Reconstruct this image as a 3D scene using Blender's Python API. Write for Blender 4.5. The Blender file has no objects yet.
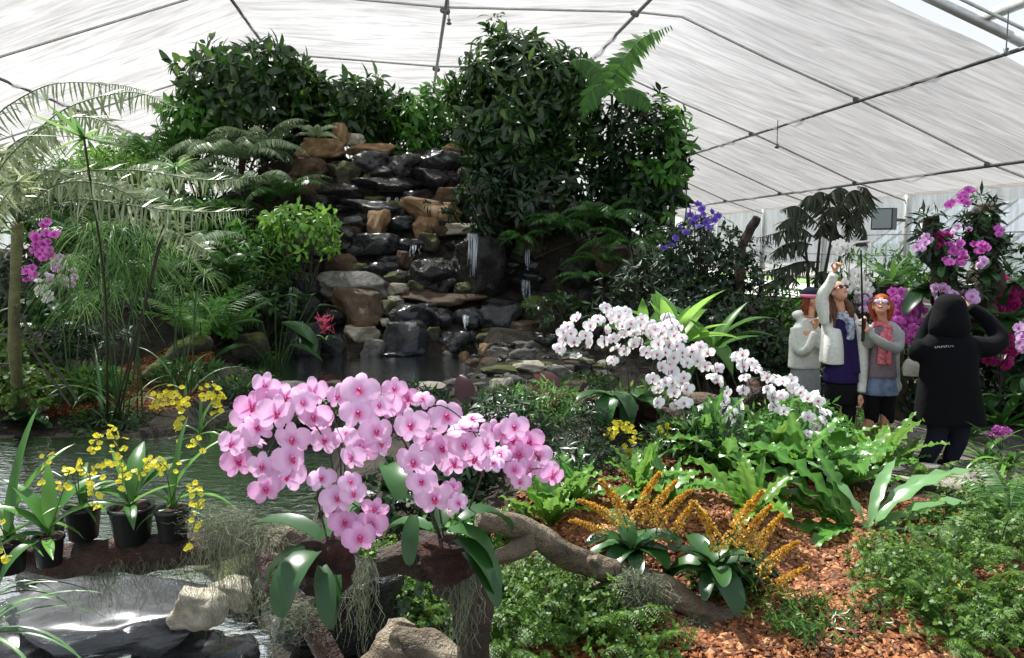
import bpy, math, random
import numpy as np
from mathutils import Vector, Matrix, Euler, noise
rng = np.random.default_rng(7)
random.seed(7)
SC = bpy.context.scene
COL = SC.collection
PI = math.pi
# ------------------------------------------------------------------ camera
F, CX, CY = 796.0, 512.0, 329.0
CAM = np.array([0.0, 0.0, 2.1]); PIT = math.radians(6.02)
cam_d = bpy.data.cameras.new('camera'); cam = bpy.data.objects.new('camera', cam_d); COL.objects.link(cam)
cam.location = CAM; cam.rotation_euler = (PI/2 - PIT, 0, 0)
cam_d.sensor_width = 36.0; cam_d.lens = F/1024*36.0; cam_d.clip_end = 300
SC.camera = cam
def ray(px, py):
    u = (px-CX)/F; v = (CY-py)/F
    return np.array([u, math.cos(PIT)+v*math.sin(PIT), -math.sin(PIT)+v*math.cos(PIT)])
def W(px, py, Y):
    d = ray(px, py); return CAM + d*(Y/d[1])
def mpp(Y): return Y/F       # metres per pixel at depth Y
# ------------------------------------------------------------------ tagging
def tag(o, label=None, cat=None, group=None, kind=None):
    if label: o['label'] = label
    if cat: o['category'] = cat
    if group: o['group'] = group
    if kind: o['kind'] = kind
    return o
def empty(name, loc=(0, 0, 0), rz=0.0, label=None, cat=None, group=None, parent=None):
    o = bpy.data.objects.new(name, None); COL.objects.link(o)
    o.location = tuple(float(a) for a in loc); o.rotation_euler = (0, 0, rz); o.empty_display_size = .05
    if parent: o.parent = parent
    return tag(o, label, cat, group)
def put(me, name, parent=None, loc=None, rot=None, scale=None):
    o = bpy.data.objects.new(name, me); COL.objects.link(o)
    if parent is not None: o.parent = parent
    if loc is not None: o.location = tuple(float(a) for a in loc)
    if rot is not None:
        if isinstance(rot, Matrix): o.rotation_euler = rot.to_euler()
        else: o.rotation_euler = rot
    if scale is not None: o.scale = (scale,)*3 if np.isscalar(scale) else tuple(scale)
    return o
# ------------------------------------------------------------------ mesh builder
class MB:
    def __init__(s): s.V = []; s.Fc = []; s.M = []; s.A = []; s.n = 0
    def add(s, v, faces, mat=0, var=None):
        v = np.asarray(v, dtype=np.float64).reshape(-1, 3)
        f = np.asarray(faces, dtype=np.int64)
        s.V.append(v); s.Fc.append(f + s.n); s.M.append(np.full(len(f), mat, dtype=np.int32) if np.isscalar(mat) else np.asarray(mat))
        s.A.append(np.full(len(v), rng.random() if var is None else var) if (var is None or np.isscalar(var)) else np.asarray(var))
        s.n += len(v); return s
    def inst(s, tpl, R, T, mat=0, var=None):
        """tpl=(verts, quads[, mats]); R (N,3,3) incl. scale, T (N,3)"""
        tv, tf = np.asarray(tpl[0]), np.asarray(tpl[1])
        R = np.asarray(R); T = np.asarray(T); N = len(T)
        if N == 0: return s
        v = np.einsum('nij,kj->nki', R, tv) + T[:, None, :]
        f = (tf[None] + (np.arange(N)*len(tv))[:, None, None]).reshape(-1, tf.shape[1])
        m = np.tile(np.asarray(tpl[2]), N) if len(tpl) > 2 else mat
        a = rng.random(N) if var is None else np.broadcast_to(var, (N,))
        return s.add(v.reshape(-1, 3), f, m, np.repeat(a, len(tv)))
    def mesh(s, name, mats, smooth=True):
        me = bpy.data.meshes.new(name)
        V = np.concatenate(s.V); nv = len(V)
        me.vertices.add(nv); me.vertices.foreach_set('co', V.astype(np.float32).ravel())
        tot = sum(f.size for f in s.Fc); nf = sum(len(f) for f in s.Fc)
        me.loops.add(tot); me.loops.foreach_set('vertex_index', np.concatenate([f.ravel() for f in s.Fc]).astype(np.int32))
        sizes = np.concatenate([np.full(len(f), f.shape[1], dtype=np.int32) for f in s.Fc])
        me.polygons.add(nf); me.polygons.foreach_set('loop_start', np.concatenate([[0], np.cumsum(sizes)[:-1]]).astype(np.int32))
        me.polygons.foreach_set('material_index', np.concatenate(s.M).astype(np.int32))
        me.polygons.foreach_set('use_smooth', np.full(nf, smooth))
        at = me.attributes.new('var', 'FLOAT', 'POINT'); at.data.foreach_set('value', np.concatenate(s.A).astype(np.float32))
        for m in (mats if isinstance(mats, (list, tuple)) else [mats]): me.materials.append(m)
        me.update(calc_edges=True); me.validate()
        return me
    def build(s, name, mats, parent=None, smooth=True, loc=None):
        return put(s.mesh(name, mats, smooth), name, parent, loc)
def nrm(a): a = np.asarray(a, float); return a/np.maximum(np.linalg.norm(a, axis=-1, keepdims=True), 1e-9)
def orient(D, N, scale=1.0, wscale=None):
    """matrices whose columns are X=side, Y=D, Z=normal"""
    D = nrm(np.atleast_2d(D)); N = np.atleast_2d(N).astype(float)
    X = nrm(np.cross(D, N)); Z = np.cross(X, D)
    sc = np.broadcast_to(np.asarray(scale, float), (len(D),)); ws = sc if wscale is None else np.broadcast_to(wscale, (len(D),))
    return np.stack([X*ws[:, None], D*sc[:, None], Z*sc[:, None]], axis=2)
def mrot(D, N):
    R = orient(D, N)[0]; return Matrix(R.tolist())
def spl(pts, n):
    """Catmull-Rom through pts"""
    P = np.asarray(pts, float); k = len(P)
    if k == 2: t = np.linspace(0, 1, n)[:, None]; return P[0]*(1-t)+P[1]*t
    Q = np.vstack([2*P[0]-P[1], P, 2*P[-1]-P[-2]])
    out = []
    for t in np.linspace(0, k-1-1e-9, n):
        i = int(t); u = t-i; a, b, c, d = Q[i], Q[i+1], Q[i+2], Q[i+3]
        out.append(.5*((2*b)+(c-a)*u+(2*a-5*b+4*c-d)*u*u+(3*b-a-3*c+d)*u**3))
    return np.array(out)
def interp(vals, n): return np.interp(np.linspace(0, 1, n), np.linspace(0, 1, len(vals)), vals)
def tube(mb, pts, rad, sides=8, mat=0, var=None, rough=0.0, flat=1.0, cap=True, fq=6.0):
    P = np.asarray(pts, float); n = len(P)
    r = interp(np.atleast_1d(rad), n) if np.ndim(rad) else np.full(n, rad)
    T = nrm(np.gradient(P, axis=0))
    up = np.array([0, 0, 1.0]) if abs(T[0][2]) < .9 else np.array([0, 1.0, 0])
    X = np.cross(up, T[0]); X /= np.linalg.norm(X)
    a = np.arange(sides)/sides*2*PI; V = []
    sd = random.random()*50
    for i in range(n):
        X = X - T[i]*X.dot(T[i]); X /= np.linalg.norm(X); Y = np.cross(T[i], X)
        rr = np.full(sides, r[i])
        if rough:
            for j in range(sides):
                rr[j] *= 1+rough*noise.noise(Vector((math.cos(a[j])*1.2+sd, math.sin(a[j])*1.2, i*fq/n+sd)))*2
        V.append(P[i] + np.outer(np.cos(a)*rr, X) + np.outer(np.sin(a)*rr*flat, Y))
    V = np.concatenate(V); i = np.arange(n-1)[:, None]*sides; j = np.arange(sides)[None]; k = (j+1) % sides
    mb.add(V, np.stack([i+j, i+k, i+k+sides, i+j+sides], -1).reshape(-1, 4), mat, var)
    if cap:
        for e, idx in ((0, np.arange(sides)[::-1]), (n-1, np.arange(sides))):
            c = np.vstack([V[e*sides:(e+1)*sides], P[e][None]+T[e]*(.3*r[e])*(1 if e else -1)])
            mb.add(c, np.array([[idx[q], idx[(q+1) % sides], sides] for q in range(sides)]), mat, var)
    return mb
def ribbon(mb, P, w, nrmv=None, mat=0, var=None):
    P = np.asarray(P, float); n = len(P); T = nrm(np.gradient(P, axis=0))
    N = np.broadcast_to(np.asarray(nrmv if nrmv is not None else rng.normal(size=3)), (n, 3))
    X = nrm(np.cross(T, N)); w = interp(np.atleast_1d(w), n)[:, None]
    V = np.stack([P-X*w/2, P+X*w/2], 1).reshape(-1, 3); i = np.arange(n-1)*2
    return mb.add(V, np.stack([i, i+1, i+3, i+2], 1), mat, var)
def box(mb, c, s, R=None, mat=0, var=0.5, bev=0.0):
    c = np.asarray(c, float); h = np.asarray(s, float)/2
    v = np.array([[x, y, z] for x in (-1, 1) for y in (-1, 1) for z in (-1, 1)])*h
    if R is not None: v = v@np.asarray(R).T
    return mb.add(v+c, [[0, 1, 3, 2], [4, 6, 7, 5], [0, 4, 5, 1], [2, 3, 7, 6], [0, 2, 6, 4], [1, 5, 7, 3]], mat, var)
def beam(mb, a, b, w, h, mat=0):
    a = np.asarray(a, float); b = np.asarray(b, float); d = b-a; L = np.linalg.norm(d)
    up = (0, 0, 1) if abs(d[2]) < .95*L else (0, 1, 0)
    R = orient(d, up)[0]
    return box(mb, (a+b)/2, (w, L, h), R, mat)
def lathe(mb, prof, c=(0, 0, 0), sides=24, mat=0, var=0.5, sx=1, sy=1):
    p = np.asarray(prof, float); a = np.arange(sides)/sides*2*PI; n = len(p)
    V = np.stack([np.outer(p[:, 0], np.cos(a))*sx, np.outer(p[:, 0], np.sin(a))*sy, np.repeat(p[:, 1:2], sides, 1)], -1).reshape(-1, 3)+np.asarray(c)
    i = np.arange(n-1)[:, None]*sides; j = np.arange(sides)[None]; k = (j+1) % sides
    return mb.add(V, np.stack([i+j, i+k, i+k+sides, i+j+sides], -1).reshape(-1, 4), mat, var)
# ------------------------------------------------------------------ materials
MATS = {}
def nt(name):
    m = bpy.data.materials.new(name); m.use_nodes = True; t = m.node_tree; t.nodes.clear()
    out = t.nodes.new('ShaderNodeOutputMaterial'); MATS[name] = m
    return m, t, out
def N(t, ty, **kw):
    n = t.nodes.new(ty)
    for k, v in kw.items():
        if k.startswith('i_'):
            kk = k[2:].replace('_', ' ')
            n.inputs[kk].default_value = v
        else: setattr(n, k, v)
    return n
def ramp(t, fac, stops):
    r = t.nodes.new('ShaderNodeValToRGB'); el = r.color_ramp.elements
    while len(el) < len(stops): el.new(.5)
    for e, (p, c) in zip(el, stops): e.position = p; e.color = (*c, 1) if len(c) == 3 else c
    t.links.new(fac, r.inputs[0]); return r
def rgb(r, g, b):
    f = lambda c: (c/255/12.92 if c/255 <= .04045 else ((c/255+.055)/1.055)**2.4)
    return (f(r), f(g), f(b))
def leafmat(name, cols, rough=.4, trans=.35, tcol=None, spec=.5, attr='var', bump=0):
    m, t, out = nt(name); L = t.links
    a = N(t, 'ShaderNodeAttribute', attribute_name=attr)
    n = len(cols); r = ramp(t, a.outputs['Fac'], [(i/(n-1) if n > 1 else 0, c) for i, c in enumerate(cols)])
    b = N(t, 'ShaderNodeBsdfPrincipled', i_Roughness=rough); b.inputs['Specular IOR Level'].default_value = spec
    L.new(r.outputs[0], b.inputs['Base Color'])
    tr = N(t, 'ShaderNodeBsdfTranslucent')
    if tcol:
        mx = N(t, 'ShaderNodeMix', data_type='RGBA', i_Factor=.6); L.new(r.outputs[0], mx.inputs[6]); mx.inputs[7].default_value = (*tcol, 1); L.new(mx.outputs[2], tr.inputs[0])
    else:
        g = N(t, 'ShaderNodeHueSaturation'); g.inputs['Value'].default_value = 1.7; g.inputs['Saturation'].default_value = .88; g.inputs['Hue'].default_value = .485
        L.new(r.outputs[0], g.inputs['Color']); L.new(g.outputs[0], tr.inputs[0])
    mix = N(t, 'ShaderNodeMixShader', i_Fac=trans); L.new(b.outputs[0], mix.inputs[1]); L.new(tr.outputs[0], mix.inputs[2]); L.new(mix.outputs[0], out.inputs[0])
    return m
def simple(name, col, rough=.6, metal=0, var=0.0, scale=8, col2=None, bump=0, spec=.5, coat=0):
    m, t, out = nt(name); L = t.links
    b = N(t, 'ShaderNodeBsdfPrincipled', i_Roughness=rough, i_Metallic=metal); b.inputs['Specular IOR Level'].default_value = spec
    b.inputs['Coat Weight'].default_value = coat
    tc = N(t, 'ShaderNodeTexCoord'); nz = N(t, 'ShaderNodeTexNoise', i_Scale=scale, i_Detail=5.0); L.new(tc.outputs['Object'], nz.inputs['Vector'])
    c2 = col2 or tuple(min(1, c*(1+var)) for c in col)
    r = ramp(t, nz.outputs['Fac'], [(.3, tuple(c*(1-var) for c in col) if not col2 else col), (.7, c2)])
    L.new(r.outputs[0], b.inputs['Base Color'])
    if bump:
        bp = N(t, 'ShaderNodeBump', i_Strength=bump, i_Distance=.02); L.new(nz.outputs['Fac'], bp.inputs['Height']); L.new(bp.outputs[0], b.inputs['Normal'])
    L.new(b.outputs[0], out.inputs[0]); return m
def rockmat(name, c1, c2, c3, rlo=.15, rhi=.5, scale=3.0, bump=.6, moss=None, coat=0.0, wetpos=None):
    m, t, out = nt(name); L = t.links
    tc = N(t, 'ShaderNodeTexCoord'); oi = N(t, 'ShaderNodeObjectInfo')
    ad = N(t, 'ShaderNodeVectorMath', operation='MULTIPLY_ADD'); L.new(oi.outputs['Random'], ad.inputs[0]); ad.inputs[1].default_value = (31, 17, 9); L.new(tc.outputs['Object'], ad.inputs[2])
    n1 = N(t, 'ShaderNodeTexNoise', i_Scale=scale, i_Detail=6.0, i_Roughness=.62); L.new(ad.outputs[0], n1.inputs['Vector'])
    n2 = N(t, 'ShaderNodeTexNoise', i_Scale=scale*5, i_Detail=4.0, i_Roughness=.7); L.new(ad.outputs[0], n2.inputs['Vector'])
    r = ramp(t, n1.outputs['Fac'], [(.3, c1), (.5, c2), (.72, c3)])
    b = N(t, 'ShaderNodeBsdfPrincipled'); col = r.outputs[0]
    if moss:
        g = N(t, 'ShaderNodeNewGeometry'); sp = N(t, 'ShaderNodeSeparateXYZ'); L.new(g.outputs['Normal'], sp.inputs[0])
        mm = N(t, 'ShaderNodeMath', operation='MULTIPLY_ADD'); L.new(sp.outputs['Z'], mm.inputs[0]); mm.inputs[1].default_value = .5; L.new(n2.outputs['Fac'], mm.inputs[2])
        rr = ramp(t, mm.outputs[0], [(.62, (0, 0, 0)), (.8, (1, 1, 1))])
        mx = N(t, 'ShaderNodeMix', data_type='RGBA'); L.new(rr.outputs[0], mx.inputs[0]); L.new(col, mx.inputs[6]); mx.inputs[7].default_value = (*moss, 1); col = mx.outputs[2]
    L.new(col, b.inputs['Base Color'])
    mr = N(t, 'ShaderNodeMapRange'); L.new(n2.outputs['Fac'], mr.inputs[0]); mr.inputs[1].default_value = .35; mr.inputs[2].default_value = .65; mr.inputs[3].default_value = rlo; mr.inputs[4].default_value = rhi
    L.new(mr.outputs[0], b.inputs['Roughness'])
    b.inputs['Coat Weight'].default_value = coat; b.inputs['Coat Roughness'].default_value = .2
    ml = N(t, 'ShaderNodeMath', operation='MULTIPLY_ADD'); L.new(n2.outputs['Fac'], ml.inputs[0]); ml.inputs[1].default_value = 1.6; L.new(n1.outputs['Fac'], ml.inputs[2])
    bp = N(t, 'ShaderNodeBump', i_Strength=bump, i_Distance=.05); L.new(ml.outputs[0], bp.inputs['Height']); L.new(bp.outputs[0], b.inputs['Normal'])
    L.new(b.outputs[0], out.inputs[0]); return m
# ------------------------------------------------------------------ terrain
CTRL = []
def cp(px, py, Y): CTRL.append(W(px, py, Y))
def cw(x, y, z): CTRL.append(np.array([x, y, z], float))
for a in [(0, 1, 0), (2, 1, 0), (5, 1, 0), (-3, 1, -.2), (.3, 3.2, 0), (1.2, 3.3, .08), (2.5, 3.4, .15), (0, 4, .1), (1, 4.1, .18), (1.9, 4.3, .28), (3, 4.2, .2), (5, 4, .1),
          (3, 6.9, 0), (3.8, 7.1, 0), (5, 7, 0), (3, 8, 0), (4, 8.2, 0), (5, 9, 0), (2.6, 8.8, 0), (7, 6, 0), (7, 9, 0), (4, 11, 0), (7, 12, 0), (5, 14, 0), (9, 9, 0), (11, 12, 0), (8, 16, 0), (6, 19, 0), (12, 20, 0), (12, 4, 0),
          (-9, 3, 0), (-9, 8, .2), (-9, 12, .5), (-10, 16, 1.5), (-12, 22, 0), (-4, 24, 0), (2, 24, 0), (8, 26, 0), (-2, 20.5, 1.5), (2, 20, 1.5), (-6, 20, 1.5)]: cw(*a)
for a in [(590, 530, 4.5), (800, 520, 5.2), (900, 500, 5.6), (980, 470, 6.6), (560, 425, 6.4), (620, 430, 6.0), (700, 430, 6.0), (780, 430, 6.2), (700, 500, 5.0), (600, 470, 5.3), (640, 450, 5.6), (820, 470, 6.0),
          (530, 420, 6.6), (470, 430, 6.3), (530, 385, 7.6), (530, 360, 9.5), (560, 350, 10.5), (300, 392, 8.4), (420, 395, 8.4), (350, 392, 8.4),
          (20, 440, 8.0), (100, 440, 8.2), (200, 425, 8.3), (60, 400, 9.3), (150, 400, 9.3), (160, 370, 10.3), (220, 360, 10.5), (250, 350, 11), (60, 340, 12), (100, 300, 13), (230, 260, 13.3), (260, 240, 13.4),
          (250, 200, 14.3), (280, 160, 15), (100, 200, 16), (0, 250, 14), (330, 150, 15.2), (420, 150, 15), (400, 148, 16.5), (520, 170, 14), (520, 165, 16), (560, 230, 13), (600, 300, 12), (640, 330, 11.5), (690, 340, 12), (540, 290, 12.3), (730, 350, 12.5),
          (700, 392, 8.6), (620, 392, 8.8), (560, 385, 8.6), (600, 365, 10.0), (740, 405, 7.6), (650, 408, 7.0)]: cp(*a)
def casc_Y(py): return 11.6+(352-py)*.0152
for px in (280, 330, 380, 430, 480, 515):
    for py in (345, 320, 295, 270, 245, 220, 195, 170, 152): cp(px, py, casc_Y(py)+.15)
CTRL = np.array(CTRL)
UP_Z, LO_Z = .50, .15
def gxy(px, Y): p = W(px, CY, Y); return (p[0], Y)
UP_POLY = [gxy(245, 11.5), gxy(475, 11.5), gxy(480, 10), gxy(455, 8.9), gxy(262, 8.9), gxy(248, 10)]
LO_POLY = [(-8, 2.0), (-8, 7.4), gxy(0, 7.7), gxy(120, 7.7), gxy(205, 8.0), gxy(240, 8.15), gxy(330, 8.0), gxy(330, 6.5), gxy(300, 5.2), gxy(235, 4.0), gxy(215, 2.8), gxy(150, 2.0)]
def sdist(P, poly):
    P = np.asarray(P); poly = np.asarray(poly); d = np.full(len(P), 1e9); ins = np.zeros(len(P), bool); n = len(poly)
    for i in range(n):
        a, b = poly[i], poly[(i+1) % n]; e = b-a; w = P-a
        t = np.clip((w@e)/(e@e), 0, 1); d = np.minimum(d, np.linalg.norm(w-t[:, None]*e, axis=1))
        c = (a[1] > P[:, 1]) != (b[1] > P[:, 1])
        with np.errstate(divide='ignore', invalid='ignore'):
            x = (b[0]-a[0])*(P[:, 1]-a[1])/(b[1]-a[1]+1e-12)+a[0]
        ins ^= c & (P[:, 0] < x)
    return np.where(ins, -d, d)
GX0, GX1, GY0, GY1, GS = -13.0, 15.0, .4, 28.0, .1
gx = np.arange(GX0, GX1+.01, GS); gy = np.arange(GY0, GY1+.01, GS)
_X, _Y = np.meshgrid(gx, gy); _P = np.stack([_X.ravel(), _Y.ravel()], 1)
_Z = np.zeros(len(_P))
for i in range(0, len(_P), 20000):
    d2 = ((_P[i:i+20000, None, :]-CTRL[None, :, :2])**2).sum(-1)+.03
    w = 1/d2**1.7; _Z[i:i+20000] = (w*CTRL[:, 2]).sum(1)/w.sum(1)
def smo(d, w): return np.clip(.5-d/(2*w), 0, 1)
m = smo(sdist(_P, UP_POLY), .2); _Z = _Z*(1-m)+m*np.minimum(_Z, .15)
m = smo(sdist(_P, LO_POLY), .25); _Z = _Z*(1-m)+m*np.minimum(_Z, -.25)
_nz = np.array([noise.noise(Vector((x*1.3, y*1.3, 3)))*.07+noise.noise(Vector((x*4, y*4, 9)))*.025 for x, y in _P])
_flat = np.clip((np.abs(_P[:, 0]-5)-3.0), 0, 1)+np.clip((7-_P[:, 1]), 0, 1)
_Z = _Z+_nz*np.clip(_flat, .1, 1)
HZ = _Z.reshape(_X.shape)
def gz(x, y):
    fx = min(max((x-GX0)/GS, 0), len(gx)-1.001); fy = min(max((y-GY0)/GS, 0), len(gy)-1.001)
    i, j = int(fx), int(fy); u, v = fx-i, fy-j
    return float(HZ[j, i]*(1-u)*(1-v)+HZ[j, i+1]*u*(1-v)+HZ[j+1, i]*(1-u)*v+HZ[j+1, i+1]*u*v)
def hit(px, py, y0=2.0, y1=27.0):
    """first ground point under the ray of a picture position"""
    Y = y0
    while Y < y1:
        p = W(px, py, Y)
        if p[2] <= gz(p[0], p[1]): return np.array([p[0], p[1], gz(p[0], p[1])])
        Y += .02
    p = W(px, py, y1); return p
def G(px, Y, dz=0.0):
    x = gxy(px, Y)[0]
    return np.array([x, Y, gz(x, Y)+dz])
# ------------------------------------------------------------------ light
SUN_DIR = nrm(np.array([-.40, .52, 1.1]))     # towards the sun: high, behind the cascade, a little to the left
sd = bpy.data.lights.new('sun', 'SUN'); so = bpy.data.objects.new('sun', sd); COL.objects.link(so)
sd.energy = 9.5; sd.angle = math.radians(1.2); sd.color = (1.0, .97, .92)
so.rotation_euler = Vector(SUN_DIR).to_track_quat('Z', 'Y').to_euler(); so.location = (-6, 10, 16)
wd = bpy.data.worlds.new('world'); SC.world = wd; wd.use_nodes = True; t = wd.node_tree; t.nodes.clear()
o_ = t.nodes.new('ShaderNodeOutputWorld'); bg = t.nodes.new('ShaderNodeBackground'); t.links.new(bg.outputs[0], o_.inputs[0])
tc = t.nodes.new('ShaderNodeTexCoord'); sx = t.nodes.new('ShaderNodeSeparateXYZ'); t.links.new(tc.outputs['Generated'], sx.inputs[0])
r_ = ramp(t, sx.outputs['Z'], [(0, (.95, .97, 1.0)), (.6, (.78, .88, 1.0))]); t.links.new(r_.outputs[0], bg.inputs[0]); bg.inputs[1].default_value = 1.05
SC.view_settings.view_transform = 'Standard'; SC.view_settings.look = 'None'; SC.view_settings.gamma = 1.0
SC.view_settings.exposure = 0.0; SC.view_settings.use_curve_mapping = False
SC.cycles.max_bounces = 7; SC.cycles.diffuse_bounces = 3; SC.cycles.glossy_bounces = 3; SC.cycles.transmission_bounces = 5; SC.cycles.transparent_max_bounces = 10
SC.cycles.sample_clamp_indirect = 6; SC.cycles.caustics_reflective = False; SC.cycles.caustics_refractive = False
# ------------------------------------------------------------------ greenhouse frame of reference
TH = math.radians(7.3); AX = np.array([-math.sin(TH), math.cos(TH), 0]); AC = np.array([math.cos(TH), math.sin(TH), 0])
def gh(u, z, d): return AC*u + AX*d + np.array([0, 0, z])
def gh_px(px, py, d):
    r = ray(px, py); k = d/(r@AX); p = CAM+r*k; return (p@AC, p[2])
D1, D2, D3 = 13.3, 17.6, 21.4
PROF = [gh_px(*a, D1) for a in [(-420, 176), (-26, 55), (225, -22), (445, -2), (635, 3), (682, 8), (768, 50), (857, 90), (988, 155), (1052, 180)]]
UE, ZE = PROF[-1]; UL, ZL = PROF[0]
print('PROFILE', [(round(a, 2), round(b, 2)) for a, b in PROF])
def prof_pts(n):
    u = np.array([p[0] for p in PROF]); z = np.array([p[1] for p in PROF]); s = np.concatenate([[0], np.cumsum(np.hypot(np.diff(u), np.diff(z)))])
    q = np.linspace(0, s[-1], n); return np.interp(q, s, u), np.interp(q, s, z), s
DBAY = [5.2, 9.2, D1, D2, D3, 25.3, 29.2, 33.0]
# shade cloth
def clothmat(name, c1, c2, transp, tl, dense=False):
    m, t, out = nt(name); L = t.links
    tc = N(t, 'ShaderNodeTexCoord'); mp = N(t, 'ShaderNodeMapping'); mp.inputs['Rotation'].default_value = (0, 0, -TH); mp.inputs['Scale'].default_value = (.5, 5, .5)
    L.new(tc.outputs['Object'], mp.inputs[0]); n1 = N(t, 'ShaderNodeTexNoise', i_Scale=1.6, i_Detail=7.0, i_Roughness=.65, i_Distortion=.6); L.new(mp.outputs[0], n1.inputs['Vector'])
    n2 = N(t, 'ShaderNodeTexNoise', i_Scale=.5, i_Detail=3.0); L.new(tc.outputs['Object'], n2.inputs['Vector'])
    r = ramp(t, n1.outputs['Fac'], [(.36, c1), (.62, c2)]); r2 = ramp(t, n2.outputs['Fac'], [(.35, (.70, .67, .64)), (.62, (1, 1, 1))])
    mx = N(t, 'ShaderNodeMix', data_type='RGBA', blend_type='MULTIPLY', i_Factor=.7); L.new(r.outputs[0], mx.inputs[6]); L.new(r2.outputs[0], mx.inputs[7])
    cs = mx.outputs[2]
    if dense:   # dimmer light of the right slope put into the cloth colour, darker and browner
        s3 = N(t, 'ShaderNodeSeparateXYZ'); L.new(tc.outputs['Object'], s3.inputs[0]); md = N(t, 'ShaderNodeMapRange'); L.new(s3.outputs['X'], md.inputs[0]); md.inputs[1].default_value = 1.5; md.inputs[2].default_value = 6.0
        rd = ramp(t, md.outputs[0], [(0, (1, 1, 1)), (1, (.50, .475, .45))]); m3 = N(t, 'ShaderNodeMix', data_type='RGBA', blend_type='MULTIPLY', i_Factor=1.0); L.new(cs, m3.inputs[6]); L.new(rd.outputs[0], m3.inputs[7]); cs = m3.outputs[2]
    df = N(t, 'ShaderNodeBsdfDiffuse'); L.new(cs, df.inputs[0]); tr = N(t, 'ShaderNodeBsdfTranslucent'); L.new(cs, tr.inputs[0])
    m1 = N(t, 'ShaderNodeMixShader', i_Fac=tl); L.new(df.outputs[0], m1.inputs[1]); L.new(tr.outputs[0], m1.inputs[2])
    tp = N(t, 'ShaderNodeBsdfTransparent')
    m2 = N(t, 'ShaderNodeMixShader'); mr = N(t, 'ShaderNodeMapRange'); L.new(n1.outputs['Fac'], mr.inputs[0]); mr.inputs[1].default_value = .3; mr.inputs[2].default_value = .7; mr.inputs[3].default_value = transp*.7; mr.inputs[4].default_value = transp*1.3
    L.new(mr.outputs[0], m2.inputs[0]); L.new(m1.outputs[0], m2.inputs[1]); L.new(tp.outputs[0], m2.inputs[2]); L.new(m2.outputs[0], out.inputs[0]); return m
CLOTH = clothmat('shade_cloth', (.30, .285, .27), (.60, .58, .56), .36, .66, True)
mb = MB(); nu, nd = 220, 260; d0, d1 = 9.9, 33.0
U, Zp, S = prof_pts(nu); q = np.linspace(0, S[-1], nu)
ds = np.linspace(d0, d1, nd); V = np.zeros((nd, nu, 3))
for i, d in enumerate(ds):
    k = max(j for j in range(len(DBAY)) if DBAY[j] <= d+1e-6); a = DBAY[k]; b = DBAY[min(k+1, len(DBAY)-1)]; f = (d-a)/max(b-a, 1e-3)
    sag = .16*math.sin(PI*min(max(f, 0), 1))+.035*abs(math.sin(f*PI*5))
    w = np.array([noise.noise(Vector((uu*.35, d*1.7, 1)))*.07+noise.noise(Vector((uu*1.1, d*6, 5)))*.028 for uu in U])
    e = 1-np.exp(-np.minimum(np.abs(U-UE), np.abs(U-UL))*2)
    V[i] = gh(0, 0, d) + np.outer(U, AC); V[i, :, 2] = Zp-.06-sag*e*(1 if True else 0)+w*e
i = np.arange(nd-1)[:, None]*nu; j = np.arange(nu-1)[None]
mb.add(V.reshape(-1, 3), np.stack([i+j, i+j+1, i+j+1+nu, i+j+nu], -1).reshape(-1, 4))
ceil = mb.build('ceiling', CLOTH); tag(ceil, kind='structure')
# steel: trusses along profile, purlins along axis
STEEL = simple('dark_galvanised', (.12, .13, .13), .5, .6, .3, 20)
PALE = simple('pale_frame', (.55, .56, .55), .45, .2, .15, 10)
ti = [0]
def trim(mb, m):
    ti[0] += 1; return tag(mb.build('trim_%d' % ti[0], m), kind='structure')
for d in DBAY[1:7]:
    mb = MB(); pts = [gh(u, z-.14, d) for u, z in PROF]
    for a, b in zip(pts[:-1], pts[1:]): tube(mb, [a, b], .022, 8)
    trim(mb, PALE)
for k, (uu, zz, rr) in enumerate([(*PROF[1], .028), (*PROF[2], .028), (*gh_px(445, 0, D1), .03), (*PROF[4], .03), (*PROF[7], .028), (*PROF[8], .03)]):
    mb = MB(); tube(mb, [gh(uu, zz-.2, 7.5 if k > 3 else 9.5), gh(uu, zz-.2, 33 if k != 2 else 18.8)], rr, 8); 
    for d in DBAY[2:6]: tube(mb, [gh(uu-.05, zz-.17, d-.05), gh(uu+.05, zz-.17, d+.05)], .05, 8)
    trim(mb, STEEL)
# little hangers / sprinklers below the purlins
def hanger(px, py, Y, n, lab):
    p = W(px, py, Y); e = empty('misting_nozzle', p, 0, lab, 'nozzle'); m_ = MB(); tube(m_, [(0, 0, .45), (0, 0, .05)], .008, 6); m_.build('drop_pipe', STEEL, e)
    m_ = MB(); lathe(m_, [(.0, .05), (.03, .04), (.02, .0), (.05, -.03), (.0, -.05)], sides=10); m_.build('nozzle_head', STEEL, e)
for a in [(449, 22, 13, 0, 'small misting nozzle hanging beside the dark pipe above the waterfall'), (777, 146, 14.5, 1, 'small misting nozzle hanging under the long pipe on the right, left of the tree'),
          (1006, 52, 9.3, 2, 'misting nozzle hanging near the bare glass in the upper right corner'), (55, 113, 14, 3, 'small misting nozzle hanging under the cloth above the tree fern')]: hanger(*a)
# glass roof bay nearest to the camera on the right: glazing bars
mb = MB(); zr = .0
for d in (9.75,): 
    pts = [gh(u, z+.02, d) for u, z in PROF]
    for a, b in zip(pts[:-1], pts[1:]): beam(mb, a, b, .12, .08)
trim(mb, PALE)
for uu in (5.6, 7.4, 9.2):
    zz = np.interp(uu, [p[0] for p in PROF], [p[1] for p in PROF])
    mb = MB(); beam(mb, gh(uu, zz+.12, 5), gh(uu, zz+.12, 9.8), .10, .12); trim(mb, PALE)
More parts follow.
